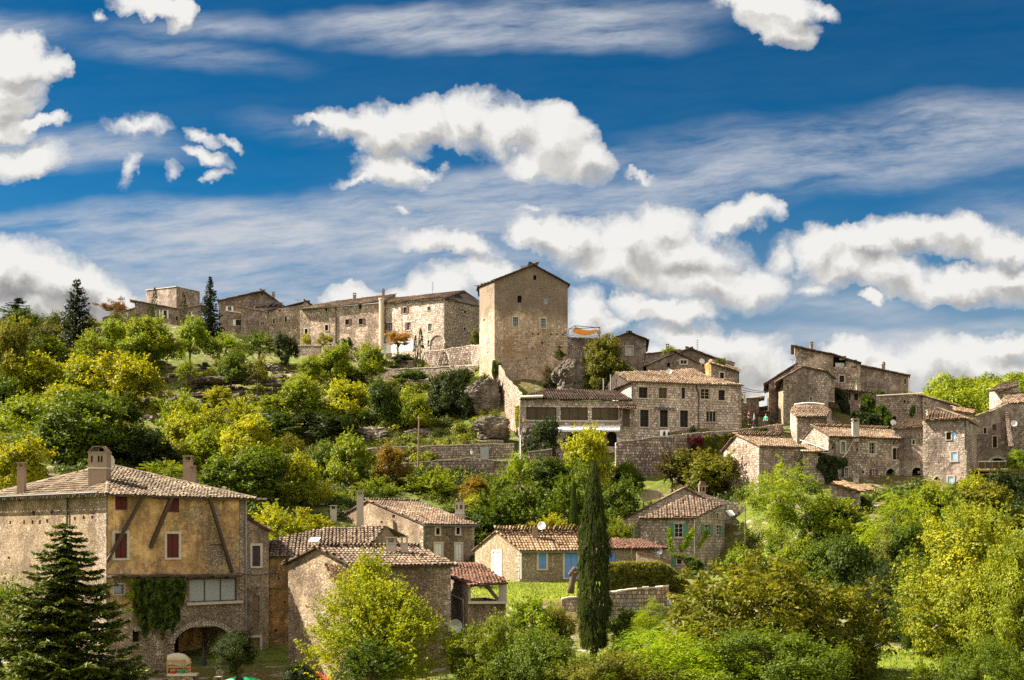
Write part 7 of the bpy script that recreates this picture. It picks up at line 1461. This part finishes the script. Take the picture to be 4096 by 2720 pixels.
# ---- hillside left
HL = [('oak_tree','round_a','orange-tinted oak at the far left edge of the slope',15,740,860,90,150,(.15,.15,.009)), ('ash_tree','round_b','tall shadowed green ash at the left edge',8,850,990,90,140,'grn'),
 ('hazel_tree','round_c','yellow-green tree under the tall dark spruce on the crest',110,755,830,100,168,'yg'), ('hazel_tree','spiky_a','bright upright shrub tree left of the crest lean-to house',215,748,820,70,166,'yg'),
 ('elm_tree','round_a','wide yellow elm high on the left slope',100,820,915,150,152,'yel'), ('elm_tree','round_b','second yellow elm, right of the wide one',205,812,905,120,150,'yel'), ('oak_tree','round_a','golden-topped oak above the rocky ledges',300,820,925,120,148,'gold'),
 ('walnut_tree','big_round','broad green walnut with a dark trunk just under the crest villa',345,735,845,135,163,'yg'), ('lime_tree','round_a','glowing lime-green tree in front of the crest villa left part',280,745,810,75,170,'bright'), ('lime_tree','round_a','bright tree below the two slim crest cypresses',440,738,815,80,168,'bright'),
 ('mulberry_tree','spiky_a','vivid green mulberry under the wide-gabled crest house',520,752,822,85,170,'bright'), ('mulberry_tree','spiky_a','vivid green mulberry right of its twin on the crest lawn',600,750,812,88,170,'grn'), ('holly_tree','round_a','small dark round tree beside the broad terrace wall',662,770,832,46,169,'dk'),
 ('almond_tree','round_a','small dark-stemmed round tree on the grassy rocks',533,812,875,56,158,'grn'), ('almond_tree','sparse','thin open-crowned small tree on the grassy rocks',595,818,888,66,156,'olive'), ('cherry_tree','spiky_a','small yellow upright tree at the edge of the grass patch',430,818,870,46,158,'yg'),
 ('service_tree','round_b','round-headed tree with pale tips in front of the terrace walls',772,790,870,84,163,'yg'), ('service_tree','round_b','second terrace tree, brighter and wider at its base',857,787,862,68,161,'yg'),
 ('beech_tree','round_b','yellow-topped tree below the left slope elms',60,905,1010,140,135,'yg'), ('beech_tree','round_a','dark leafy tree between left slope and rocky ledges',250,905,985,120,134,'deep'), ('plum_tree','round_b','bright yellow-green tree at mid slope left',150,880,950,110,141,'yel'), ('plum_tree','spiky_b','light feathery tree next to the rock ledge',420,905,1010,90,132,'yg'),
 ('oak_tree','round_a','yellow-green oak below the terrace trees',700,865,950,100,146,'yg'), ('oak_tree','round_b','bright oak at the centre of the slope under the terraces',800,868,960,110,145,'yel'), ('oak_tree','round_a','dark oak clump right of the bright centre oak',885,880,985,95,143,'deep'), ('ash_tree','round_b','yellow-topped tree among dark oaks below the tower rocks',955,898,985,80,141,'yg'), ('oak_tree','big_round','wide dark oak below the long middle terrace wall',1030,862,990,120,146,'dk'), ('oak_tree','round_a','dark tree clump touching the rock face under the tower',1085,900,985,80,145,'dk'),
 ('pine_bush','round_c','low dark shrub clump below the lowest terrace wall',640,930,1000,120,138,'deep'), ('pine_bush','round_a','dusky shrub clump above the wide rock outcrop',760,950,1010,120,138,'dk'), ('broom_bush','spiky_b','yellow speckled broom among the rocks',480,935,990,80,137,'yel'), ('broom_bush','spiky_a','yellow broom low on the slope right of the large maple',655,990,1040,80,128,'olive'),
 ('shrub','round_c','green bush over the terrace edge beside the tower',1135,835,880,56,151,'grn'), ('shrub','round_c','dark bush on the rock under the tower left side',1108,850,900,60,149,'deep'), ('laurel_tree','round_a','dark laurel in front of the corner range by the tower',1096,762,800,26,176,'olive')]
for nm, kd, lb, x, y0, y1, w_, d, col in HL: tree(nm, kd, lb, x, y0, y1, w_, d, col, cat='bush' if 'bush' in nm or nm == 'shrub' else 'tree')

EX = [('oak_tree','round_b','yellow-green oak filling the slope right of the broad walnut',420,940,1060,110,124,'yel'), ('ash_tree','round_a','mid-green ash left of the large yellow maple',470,985,1090,100,118,'yg'), ('hazel_bush','spiky_a','bright hazel bush on the rocky slope centre',560,905,965,80,142,'yel'), ('hazel_bush','round_c','bright low bush beside the slope centre hazel',640,895,945,85,146,'yg'),
 ('elm_tree','round_b','wide dark-based elm at far left below the upper slope trees',-5,950,1060,130,128,'yg'), ('broom_bush','round_c','gold-green bush patch under the grass patch',500,880,925,70,150,'gold'), ('oak_tree','round_b','young bright oak left of the terrace trees',715,822,868,50,161,'yg'), ('dogwood_bush','round_c','green bush on the terrace between the two terrace trees',815,838,880,60,162,'grn'),
 ('laurel_bush','round_c','dark bushes along the middle terrace wall foot',950,838,880,90,160,'deep'), ('ivy_bush','round_a','dark bush below the curving retaining wall',1060,848,905,70,153,'dk'), ('ash_tree','round_b','broad green ash filling the slope under the tile-roofed mullioned house',1925,1135,1230,120,92,'yg'), ('hornbeam_tree','round_c','yellow-green tree in front of the cellar arches',2110,1105,1190,110,104,'yg'),
 ('lime_tree','round_b','bright tree below the timber deck',2245,1090,1180,90,106,'yel'), ('willow_tree','round_b','bright green tree beneath the great terrace wall corner',1430,1100,1190,90,112,'grn'), ('elder_tree','round_a','shadowed green tree between chestnut and small terracotta house',1965,1240,1400,130,72,'deep'), ('elder_tree','round_b','sunlit green tree left behind the golden tree crown',2085,1200,1300,100,76,'grn'),
 ('plum_tree','round_b','leafy green tree behind the chestnut left shoulder',1705,1255,1350,80,70,'yg'), ('cherry_tree','round_c','green shrub tree below the garden wall stair rail',1460,1375,1470,110,62,'grn'), ('fig_tree','round_c','leafy green tree on the bare slope left of the small terracotta-roofed house',1835,1210,1310,100,88,'yg'), ('fig_tree','round_b','green tree on the bare slope below the small terracotta-roofed house',1905,1235,1340,110,79,'grn'), ('hazel_tree','round_b','green tree in front of the great terrace wall foot, left part',1440,1060,1130,70,117,'grn'), ('cherry_tree','round_c','dark green shrub tree right of the tall cypress foot',1440,1420,1540,90,57,'deep')]
for nm, kd, lb, x, y0, y1, w_, d, col in EX: tree(nm, kd, lb, x, y0, y1, w_, d, col, cat='bush' if 'bush' in nm else 'tree')
tree('privet_bush', 'bush_near', 'leafy olive-green bush below the lawn left of the tall cypress', 500,1050,1380,310,58,'olive', cr='h', cat='bush')
tree('spruce_tree', 'spruce_b', 'tall spiky dark spruce on the left crest under the grey cloud', 178,643,800,98,176,'ndl'); tree('spruce_tree', 'spruce_far', 'tall dark spruce standing before the wide-gabled crest house', 485,636,772,78,186,'ndl')
tree('cedar_tree', 'cedar', 'flat-topped dark cedar at the upper left edge', 38,684,735,76,172,'ndl'); tree('oak_tree', 'sparse', 'open-crowned dark oak under the flat-topped cedar', 45,712,770,110,165,'deep')
tree('maple_tree', 'sparse', 'russet autumn tree on the crest left of the villa', 265,690,728,82,214,'brown'); tree('cypress_tree', 'cypress_far', 'slim cypress rising before the windowless crest block', 357,664,712,14,200,'ndl2'); tree('cypress_tree', 'cypress_far', 'thicker dark cypress at the villa right corner', 423,675,742,19,199,'ndl2'); tree('cypress_tree', 'cypress_far', 'shaggy short cypress leaning on the villa left corner', 347,706,745,22,201,'deep')
tree('cypress_tree', 'cypress_far', 'taller cypress of the pair beside the walled-up arched doorway', 970,760,848,19,169,'ndl2'); tree('cypress_tree', 'cypress_far', 'shorter cypress of the pair beside the walled-up arched doorway', 958,775,846,13,169.5,'ndl2')
tree('stone_pine', 'fan_pine', 'rust-orange flat-crowned pine before the crest houses', 918,765,812,62,177,(.25,.125,.018), trunk_r=.16); tree('fennel_bush', 'tight', 'pale grey-green round bush on the walkers terrace', 750,770,797,42,178,'pale', cat='bush', trunk=False); tree('box_bush', 'tight', 'clipped dark green dome bush on the terrace', 800,780,803,32,176.5,'deep', cat='bush', trunk=False)
tree('box_bush', 'round_c', 'dark bush row under the rust-orange pine', 925,806,838,70,171.5,'dk', cat='bush', trunk=False); tree('rose_bush', 'spiky_b', 'bright yellow upright bush beside the two walkers', 706,770,795,24,182.5,'gold', cat='bush', trunk=False)
tree('holm_oak', 'big_round', 'large dark oak between the boulder and the small grey gable house', 1393,775,905,112,146,'olive', limb=9); tree('shrub', 'round_c', 'green ivy-like shrubs at the foot of the small grey gable house', 1455,862,905,75,150,'deep', cat='bush'); tree('shrub', 'spiky_a', 'bright green roof-garden plant beside the squat chimney', 1543,793,816,34,148,'bright', cat='bush', trunk=False); tree('shrub', 'spiky_a', 'small green plant on the plastered house top', 1658,824,840,32,143.5,'grn', cat='bush', trunk=False)
tree('shrub', 'tight', 'dark shrub growing from the tower wall above the boulder', 1290,806,830,26,146,'deep', cat='bush', trunk=False); tree('shrub', 'round_a', 'green potted shrub on the flat roof left of the blank-walled house', 1222,708,746,52,146,'deep', cr='d', cat='bush', trunk=False)
tree('fan_palm', 'spiky_b', 'spiky fan palm in the shade under the pear tree', 855,1478,1568,150,46,'deep', trunk_r=.15); tree('rose_bush', 'round_c', 'low dark flowering bush at the foot of the gabled stone house', 700,1500,1590,90,56,'dk', cat='bush')
# hedge with golden top
def hedge(name, label, cr, pix, d0, d1, th, n, col, leaf=.16, cat='hedge', seed=1):
    root = thing(name, label, cat, tuple(P(cr, pix[0][0], pix[0][1], d0))); rs = np.random.RandomState(seed); x0, x1 = min(p[0] for p in pix), max(p[0] for p in pix); y0, y1 = min(p[1] for p in pix), max(p[1] for p in pix); pos, tint = [], []
    while len(pos) < n:
        x, y = rs.uniform(x0, x1), rs.uniform(y0, y1)
        if not inpoly(x, y, pix): continue
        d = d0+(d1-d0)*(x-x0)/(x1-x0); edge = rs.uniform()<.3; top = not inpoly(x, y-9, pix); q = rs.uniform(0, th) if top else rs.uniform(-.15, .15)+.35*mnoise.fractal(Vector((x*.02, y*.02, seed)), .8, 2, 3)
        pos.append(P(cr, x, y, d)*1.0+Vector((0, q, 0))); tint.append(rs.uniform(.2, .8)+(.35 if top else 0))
    pos = np.array([tuple(p) for p in pos])-np.array(root['_w']); out = np.tile([0, -1., .3], (n, 1)); nr, t = leaf_frame(rs, out, n, .5, .7, .3); me = leaf_mesh(name+'_leaves', pos, nr, t, leaf*rs.uniform(.6, 1.3, n), leaf*.55, np.array(tint))
    o = bpy.data.objects.new('foliage', me); COL.objects.link(o); o.parent = root; o.color = GREENS[col]+(1,); 
    mb = MB(); k = len(pix); fr = [P(cr, x, y, d0+(d1-d0)*(x-x0)/(x1-x0))+Vector((0, .3, -.12)) for x, y in pix]; mb.add(fr+[p+Vector((0, th, 0)) for p in fr], [tuple(range(k)), tuple(range(k, 2*k))[::-1]]+[(i, i+k, (i+1) % k+k, (i+1) % k) for i in range(k)])
    b_ = mb.build('inner_branches', 'bark', root); return root
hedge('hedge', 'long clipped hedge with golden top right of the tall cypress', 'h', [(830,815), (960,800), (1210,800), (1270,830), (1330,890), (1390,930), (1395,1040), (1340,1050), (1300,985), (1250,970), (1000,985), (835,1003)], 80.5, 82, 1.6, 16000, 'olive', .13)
hedge('pergola_vine', 'dark vine mass over a pergola beside the long hedge', 'h', [(1260,750), (1330,755), (1420,770), (1480,810), (1480,900), (1440,950), (1390,930), (1395,850), (1360,790), (1270,765)], 98, 97, 1.0, 4500, 'deep', .16, 'vine', 3)
def ivy(label, cr, pix, d0, d1, n, col='deep', leaf=.16, droop=1.0, seed=1, th=.25, name='ivy', cat='ivy'):
    rs = np.random.RandomState(seed); x0, x1 = min(p[0] for p in pix), max(p[0] for p in pix); y0, y1 = min(p[1] for p in pix), max(p[1] for p in pix); pos, tint = [], []
    while len(pos) < n:
        x, y = rs.uniform(x0, x1), rs.uniform(y0, y1)
        if not inpoly(x, y, pix): continue
        b_ = min(1, max(0, .5+1.1*mnoise.fractal(Vector((x*.022, y*.014, seed)), .8, 2, 3))); d = d0+(d1-d0)*(x-x0)/(x1-x0)-rs.uniform(.05, th)*(.4+b_); pos.append(tuple(P(cr, x, y, d))); tint.append(rs.uniform(.1, .75)*.7+.3*b_)
    pos = np.array(pos); o0 = pos.mean(0); nr, t = leaf_frame(rs, np.tile([0, -1., .1], (n, 1)), n, .35, .55, droop); me = leaf_mesh(name, pos-o0, nr, t, leaf*rs.uniform(.6, 1.3, n), leaf*.75, np.array(tint)); o = bpy.data.objects.new(name, me); COL.objects.link(o); o.location = o0; o.color = GREENS[col]+(1,); return tag(o, label, cat)
ivy('thick dark green curtain of ivy hanging from the farmhouse ledge beside the big window', 'e', [(880,912), (1200,912), (1203,980), (1185,1080), (1160,1120), (1165,1170), (1140,1210), (1120,1240), (1110,1275), (1100,1220), (1070,1240), (1050,1310), (1040,1230), (1010,1230), (985,1200), (960,1250), (935,1300), (925,1260), (900,1180), (870,1120), (865,1030), (850,960)], 67.2, 68.6, 13000, 'deep', .17, 1.4, 1, .5)
ivy('yellowish trailing ivy strands left of the dark ivy curtain', 'e', [(800,915), (890,915), (872,1000), (865,1060), (800,1020), (830,1005), (858,1000), (850,950)], 66.5, 67, 500, 'yg', .15, 1.2, 2, .2)
ivy('ivy column dropping below the veranda house windows', 'd', [(858,705), (945,712), (950,760), (975,830), (980,985), (935,985), (915,870), (880,800), (855,760)], 144.6, 143.8, 2600, 'dk', .28, 1.2, 3, .5); ivy('big rounded ivy mass spilling over the village centre wall', 'd', [(1075,740), (1140,735), (1170,790), (1180,840), (1240,820), (1300,890), (1305,1000), (1230,1010), (1215,920), (1170,870), (1120,900), (1060,880), (1070,800)], 143.5, 139.5, 4200, 'deep', .28, 1.2, 4, .9)
ivy('dark hanging creeper right of the big rounded ivy mass', 'd', [(1455,850), (1490,820), (1490,880), (1465,920), (1448,900)], 140.6, 140.8, 500, 'dk', .28, 1.2, 5, .3); ivy('dark shrubs and ivy at the wall foot between ivy mass and white dish', 'd', [(980,880), (1060,870), (1200,900), (1230,1000), (1180,1015), (1000,990)], 139, 137, 2500, 'dk', .28, .6, 6, .8)
ivy('crimson creeper on the great terrace wall', 'c', [(1660,1480), (1760,1455), (1790,1475), (1790,1570), (1740,1600), (1690,1570), (1700,1520)], 126, 126.4, 1500, 'red', .26, 1.2, 7, .35, name='creeper', cat='creeper'); ivy('dark mossy ivy on the right part of the great terrace wall', 'c', [(1790,1462), (2040,1432), (2000,1500), (1930,1545), (1880,1600), (1800,1610)], 126.6, 128, 3000, 'olive', .26, 1.2, 8, .3)
ivy('square green ivy patch on the coped wall below the turquoise walker', 'c', [(2195,1405), (2290,1395), (2292,1448), (2198,1450)], 128.6, 129.6, 900, 'deep', .24, 1.2, 9, .25); ivy('bright green ivy streak down the tower left corner', 'c', [(140,865), (205,885), (200,930), (180,970), (150,1020), (135,960)], 147.2, 147.5, 900, 'grn', .3, 1.2, 10, .4)
ivy('thin ivy strand on the ruined wall left edge', 'c', [(178,1080), (215,1090), (215,1200), (200,1235), (180,1220)], 145.5, 145, 500, 'deep', .3, 1.2, 11, .3); ivy('bright yellow creeper at the restaurant wing left corner', 'c', [(318,1225), (345,1220), (348,1300), (340,1385), (322,1390), (316,1300)], 131.5, 131.3, 700, 'gold', .22, 1.0, 12, .25); ivy('yellow-green climbing vine around the green-shuttered window, left strand', 'h', [(1244,585), (1262,590), (1275,690), (1285,740), (1262,742), (1245,660)], 102.6, 102.5, 300, 'lime', .24, 1.0, 13, .2, name='vine', cat='vine')
ivy('yellow-green climbing vine rising right of the green-shuttered window', 'h', [(1360,640), (1412,580), (1420,620), (1380,700), (1330,745), (1315,700), (1345,700)], 102.5, 102.4, 350, 'lime', .24, 1.0, 14, .2, name='vine', cat='vine'); ivy('short yellow-green vine tip below the second green-shuttered window', 'h', [(1490,600), (1508,592), (1500,650), (1460,700), (1435,720), (1460,670)], 102.6, 103.5, 180, 'lime', .24, 1.0, 15, .2, name='vine', cat='vine')
ivy('bare-twigged creeper on the front of the gabled stone house', 'g', [(560,810), (740,840), (770,900), (740,1000), (700,1040), (640,960), (600,900)], 64.8, 63.2, 900, 'brown', .09, 1.0, 16, .12, name='creeper', cat='creeper'); ivy('dark tree-like creeper mass at the mullioned house left corner', 'd', [(740,1200), (860,1230), (960,1240), (960,1300), (880,1330), (890,1420), (800,1440), (760,1350), (700,1300), (680,1270)], 116, 117, 2600, 'dk', .26, .8, 17, .6, name='creeper', cat='creeper')
for k_, (pp_, lb) in enumerate((([(840,1420), (850,1300), (900,1270), (960,1200), (1005,1110)], 'long bare branch arching up across the mullioned house wall'), ([(850,1320), (800,1290), (720,1300), (670,1270)], 'bare branch reaching left from the mullioned house creeper'))):
    mb = MB(); mb.tube([P('d', x, y, 117.2) for x, y in pp_], [.22, .17, .13, .09, .04][:len(pp_)], 6); tag(mb.build('bare_branch', 'bark', smooth=True), lb, 'branch')
# wooded hill and scrub: masses nobody would count
def mass(name, label, items, leaf, per, rc, cat, seed, mat='leaves', cols=None):
    rs = np.random.RandomState(seed); P_, N_, T_, I_ = [], [], [], []
    for (x, y, z, r, h_) in items:
        nc = max(3, int(7*r)); 
        for _ in range(nc):
            d = unit(rs.normal(size=3)); d[2] = abs(d[2])*.9; c = np.array([x, y, z])+d*np.array([r, r, h_])*rs.uniform(.4, .95); n = per; o = unit(rs.normal(size=(n, 3)))*(rs.uniform(.2, 1, n)**.5)[:, None]*rc*rs.uniform(.7, 1.3)*[1, 1, .75]
            p = c+o; nr, t = leaf_frame(rs, unit(o+d*.4), n, .5, .8, .2); ti = np.clip(rs.normal(.5, .2), 0, 1); P_.append(p); N_.append(nr); T_.append(t); I_.append(ti*.65+rs.uniform(0, .35, n))
    p = np.concatenate(P_); o0 = p.mean(0); me = leaf_mesh(name, p-o0, np.concatenate(N_), np.concatenate(T_), leaf*rs.uniform(.6, 1.3, len(p)), leaf*.5, np.concatenate(I_)); o = bpy.data.objects.new(name, me); COL.objects.link(o); o.location = o0; o['kind'] = 'stuff'; tag(o, label, cat); return o
rs = np.random.RandomState(77); it = []
for k in range(150):
    d = rs.uniform(172, 235); x = X('o', rs.uniform(2095, 2560), d); z = H(x, d); it.append((x, d, z-1+0*rs.uniform(), rs.uniform(2.2, 3.8), rs.uniform(4.5, 7.5)))
mass('woodland', 'sunlit green wood covering the hill behind the village at the right', it, .55, 90, 1.3, 'woodland', 5).color = GREENS['yg']+(1,)
def scrub(n, x0, x1, d0, d1, seed, rr, hh, ok=lambda x, d: True):
    rs = np.random.RandomState(seed); out = []
    while len(out) < n:
        d = rs.uniform(d0, d1); xo = rs.uniform(x0, x1); x = X('o', xo, d)
        if ok(xo, d): out.append((x, d, H(x, d)-.3, rs.uniform(*rr), rs.uniform(*hh)))
    return out
mass('scrub', 'rough green and ochre scrub scattered over the rocky slope', scrub(620, -80, 1130, 118, 174, 3, (.7, 1.9), (.8, 2.3), lambda x, d: not (330 < x < 700 and d > 150 and (int(x*7+d*13) % 3)) and not (d < 131 and x > 780)), .34, 48, .68, 'scrub', 6).color = (.15,.16,.009,1)
mass('undergrowth', 'dark undergrowth between the houses and lower trees', scrub(430, -60, 2420, 84, 128, 9, (.9, 2.0), (.9, 2.2), lambda x, d: not (1130 < x < 1720 and d < 101) and not (1400 < x < 1720 and d < 114) and not (1400 < x < 1700 and d > 117) and not (x < 1100 and d < 95) and not (x > 1900 and d > 115.5)), .32, 50, .7, 'undergrowth', 7).color = (.055,.08,.007,1)
mass('crest_shrubs', 'dark and gold shrubs closing the skyline on the left crest', scrub(170, -120, 345, 168, 196, 12, (1.2, 2.8), (1.4, 3.8)), .32, 70, .8, 'shrubs', 8).color = (.08,.085,.011,1)
mass('garden_shrubs', 'low mixed shrubs along the foot of the lower houses', scrub(200, 560, 2361, 50, 76, 14, (.5, 1.2), (.5, 1.2), lambda x, d: not (d < 60 and 1960 < x < 2140) and not(x<1350 and d>62) and not (d > 75 and 1130 < x < 1700)), .13, 110, .5, 'shrubs', 9).color = (.055,.08,.009,1)
mass('lane_shrubs', 'shrubs crowding the rocks and banks above and below the lane walls', scrub(150, 690, 1150, 133.5, 143, 21, (.7, 1.5), (.8, 1.8))+scrub(110, 640, 1180, 114, 126, 22, (.8, 1.6), (.9, 2.0))+scrub(24, 1180, 1370, 108, 119, 23, (.7, 1.5), (.8, 1.8)), .3, 52, .65, 'shrubs', 24).color = (.085,.10,.008,1)
mass('slope_bushes', 'loose bushes on the open slope beyond the right edge of the village', scrub(260, 2400, 3300, 60, 165, 31, (1.0, 2.6), (1.2, 3.0)), .4, 45, .9, 'shrubs', 32).color = (.10,.13,.007,1)
# grass tufts on the lawns and slope
rs = np.random.RandomState(8); n = 26000; gd_ = np.concatenate([rs.uniform(46, 62, 7000), rs.uniform(79, 88, 9000), rs.uniform(132, 172, n-16000)]); gx_ = np.concatenate([X('o', 2050, 1)*gd_[:7000]+rs.uniform(-6, 8, 7000), X('o', 1260, 1)*gd_[7000:16000]+rs.uniform(-9, 11, 9000), (rs.uniform(-20, 1120, n-16000)*1.7348-CX)/F*gd_[16000:]])
gz_ = HN(np.stack([gx_, gd_], 1)); gz_[7000:16000] = -3.0-(90-gd_[7000:16000])*.10; sz_ = np.concatenate([np.full(16000, .14), np.full(n-16000, .4)])*rs.uniform(.6, 1.4, n)
pos = np.stack([gx_, gd_, gz_+sz_*.35], 1); t = unit(np.array([0, 0, 1.])+rs.normal(size=(n, 3))*.3); nr = unit(np.cross(t, rs.normal(size=(n, 3)))); me = leaf_mesh('grass', pos, nr, t, sz_, sz_*.3, rs.uniform(.2, 1, n)); o = bpy.data.objects.new('grass', me); COL.objects.link(o); o['kind'] = 'stuff'; o.color = (.12,.15,.010,1); tag(o, 'bright tufts of grass on the lawns and slope', 'grass')
# scattered limestone blocks on the slope
rs = random.Random(4); mb = MB()
for k in range(420):
    for _ in range(30):
        xo, d = rs.uniform(330, 1120), rs.uniform(126, 172)
        if (330 < xo < 720 and d > 140) or rs.random() < .12: break
    x = X('o', xo, d); z = H(x, d); s_ = rs.uniform(.15, .6); a_ = rs.uniform(0, 3.14); u_ = Vector((math.cos(a_), math.sin(a_), rs.uniform(-.2, .2)))*s_*1.5; mb.box((x, d, z+s_*.1+.15), u_, Vector((-u_.y, u_.x, 0))*.6, Vector((.1*s_, 0, s_*.33)), rs.random())
o = mb.build('rocks', 'rock'); o['kind'] = 'stuff'; tag(o, 'loose pale limestone blocks scattered over the grassy slope', 'rocks')
for i, (x, y0, y1, w_, d, lb) in enumerate(((370,928,945,90,152,'flat pale rock ledge left of the slope middle'), (560,838,850,90,164,'long pale rock ledge on the grass patch'), (500,870,884,110,158,'low broken rock ledge below the small dark-stemmed tree'), (640,875,890,90,156,'flat rock ledge under the open-crowned small tree'), (700,908,918,70,150,'small grey rock ledge below the terrace walls'), (480,905,916,80,150,'thin rock ledge in the dry grass'))):
    boulder('rock_ledge', lb, 'o', x, y0, y1, d, w_, 60+i, dy=.5)
# ================================================================== PEOPLE
def person(label, cr, x, foot, d, top='cloth_dark', legs='cloth_dark', face=(0, -1), stride=.12, pack=None, hair='bark', bend=.2, hgt=1.7, gz=None):
    c = P(cr, x, foot, d); s_ = hgt/1.75; root = thing('person', label, 'person', tuple(c)); fv = Vector((face[0], face[1], 0)).normalized(); sv = Vector((-fv.y, fv.x, 0))
    def q(f, s, z): return fv*f*s_+sv*s*s_+Vector((0, 0, z*s_))
    J = {'pel': (q(0,0,.95), .14), 'che': (q(0,0,1.30), .15), 'nek': (q(.01,0,1.48), .06), 'hd0': (q(.03,0,1.60), .085), 'hd1': (q(.03,0,1.70), .08)}
    E = [('pel','che'), ('che','nek'), ('nek','hd0'), ('hd0','hd1')]
    for sg, nm in ((-1, 'l'), (1, 'r')):
        J[nm+'hip'] = (q(0, sg*.09, .90), .10); J[nm+'kne'] = (q(sg*stride*.7+.03, sg*.10, .49), .062); J[nm+'ank'] = (q(sg*stride*1.3, sg*.10, .09), .042); J[nm+'toe'] = (q(sg*stride*1.3+.17, sg*.11, .04), .035)
        J[nm+'sho'] = (q(0, sg*.18, 1.40), .06); J[nm+'elb'] = (q(-sg*stride*.4+.02, sg*.25, 1.13), .043); J[nm+'wri'] = (q(-sg*stride*.4+bend, sg*.22, .93), .03); J[nm+'han'] = (q(-sg*stride*.4+bend+.07, sg*.21, .87), .035)
        E += [('pel', nm+'hip'), (nm+'hip', nm+'kne'), (nm+'kne', nm+'ank'), (nm+'ank', nm+'toe'), ('che', nm+'sho'), (nm+'sho', nm+'elb'), (nm+'elb', nm+'wri'), (nm+'wri', nm+'han')]
    def skinm(names, edges, extra, mat, name):
        ks = list(names); me = bpy.data.meshes.new(name); me.from_pydata([J[k][0] for k in ks], [(ks.index(a_), ks.index(b_)) for a_, b_ in edges], []); o = bpy.data.objects.new(name, me); COL.objects.link(o)
        o.modifiers.new('s', 'SKIN'); 
        for i, k in enumerate(ks): me.skin_vertices[0].data[i].radius = ((J[k][1]+extra)*s_,)*2
        me.skin_vertices[0].data[0].use_root = True; ss_ = o.modifiers.new('u', 'SUBSURF'); ss_.levels = 1; ss_.render_levels = 1; bpy.context.view_layer.update()
        m2 = bpy.data.meshes.new_from_object(o.evaluated_get(bpy.context.evaluated_depsgraph_get())); bpy.data.objects.remove(o); m2.materials.clear(); m2.materials.append(MATS[mat]); o = bpy.data.objects.new(name, m2); COL.objects.link(o); o.parent = root
    skinm(J.keys(), E, 0, 'skin', 'body'); skinm(['che','pel','nek','lsho','lelb','rsho','relb'], [('che','pel'),('che','lsho'),('che','rsho'),('lsho','lelb'),('rsho','relb')], .02, top, 'shirt') if False else skinm(['che','pel','lsho','lelb','rsho','relb'], [('che','pel'),('che','lsho'),('che','rsho'),('lsho','lelb'),('rsho','relb')], .022, top, 'shirt')
    skinm(['pel','lhip','lkne','lank','rhip','rkne','rank'], [('pel','lhip'),('lhip','lkne'),('lkne','lank'),('pel','rhip'),('rhip','rkne'),('rkne','rank')], .018, legs, 'trousers')
    mb = MB(); mb.lathe(c+q(.0,0,1.62), [(.0,.16), (.06,.155), (.10,.10), (.105,.02), (.07,-.04)], 12); mb.build('hair', hair, root, smooth=True)
    if pack: mb = MB(); mb.box(c+q(-.2, 0, 1.25), fv*.09*s_, sv*.15*s_, (0, 0, .22*s_)); tag(mb.build('backpack', pack), pack_l, 'backpack')
pack_l = 'black backpack on the back of the walker in dark trousers'
person('person in a dark red-brown top sitting against the wall at the street gap', 'c', 2148, 1372, 130.8, 'cloth_maroon', 'cloth_dark', (.6,-1), .05, None, hgt=1.6)
person('person with dark trousers, patterned grey top and backpack walking past the restaurant end', 'c', 2190, 1392, 130.5, 'cloth_grey', 'cloth_dark', (-1,.1), .14, 'cloth_dark'); person('person in a turquoise shirt behind the coped wall', 'c', 2281, 1398, 131.5, 'cloth_teal', 'cloth_dark', (-.6,-1), .05, None)
person('person in a white top and blue shorts on the terrace before the crest houses', 'b', 418, 752, 183, 'cloth_white', 'cloth_blue', (-.4,-1), .06, None, hgt=1.75); person('person in dark clothes at the right of the two terrace walkers', 'b', 472, 754, 183, 'cloth_dark', 'cloth_dark', (1,-.4), .05, None, hgt=1.6)

# repeats share a group
from collections import Counter
tops = [o for o in COL.objects if o.parent is None and o.get('category')]
cnt = Counter(o.name.split('.')[0] for o in tops)
for o in tops:
    b_ = o.name.split('.')[0]
    if cnt[b_] > 1 and not o.get('group') and not o.get('kind'):
        w_ = b_.replace('_', ' '); w_ = w_+('es' if w_.endswith(('s', 'sh', 'ch')) else 's'); o['group'] = w_.replace('ys', 'ies' if False else 'ys')+' in and around the hill village'
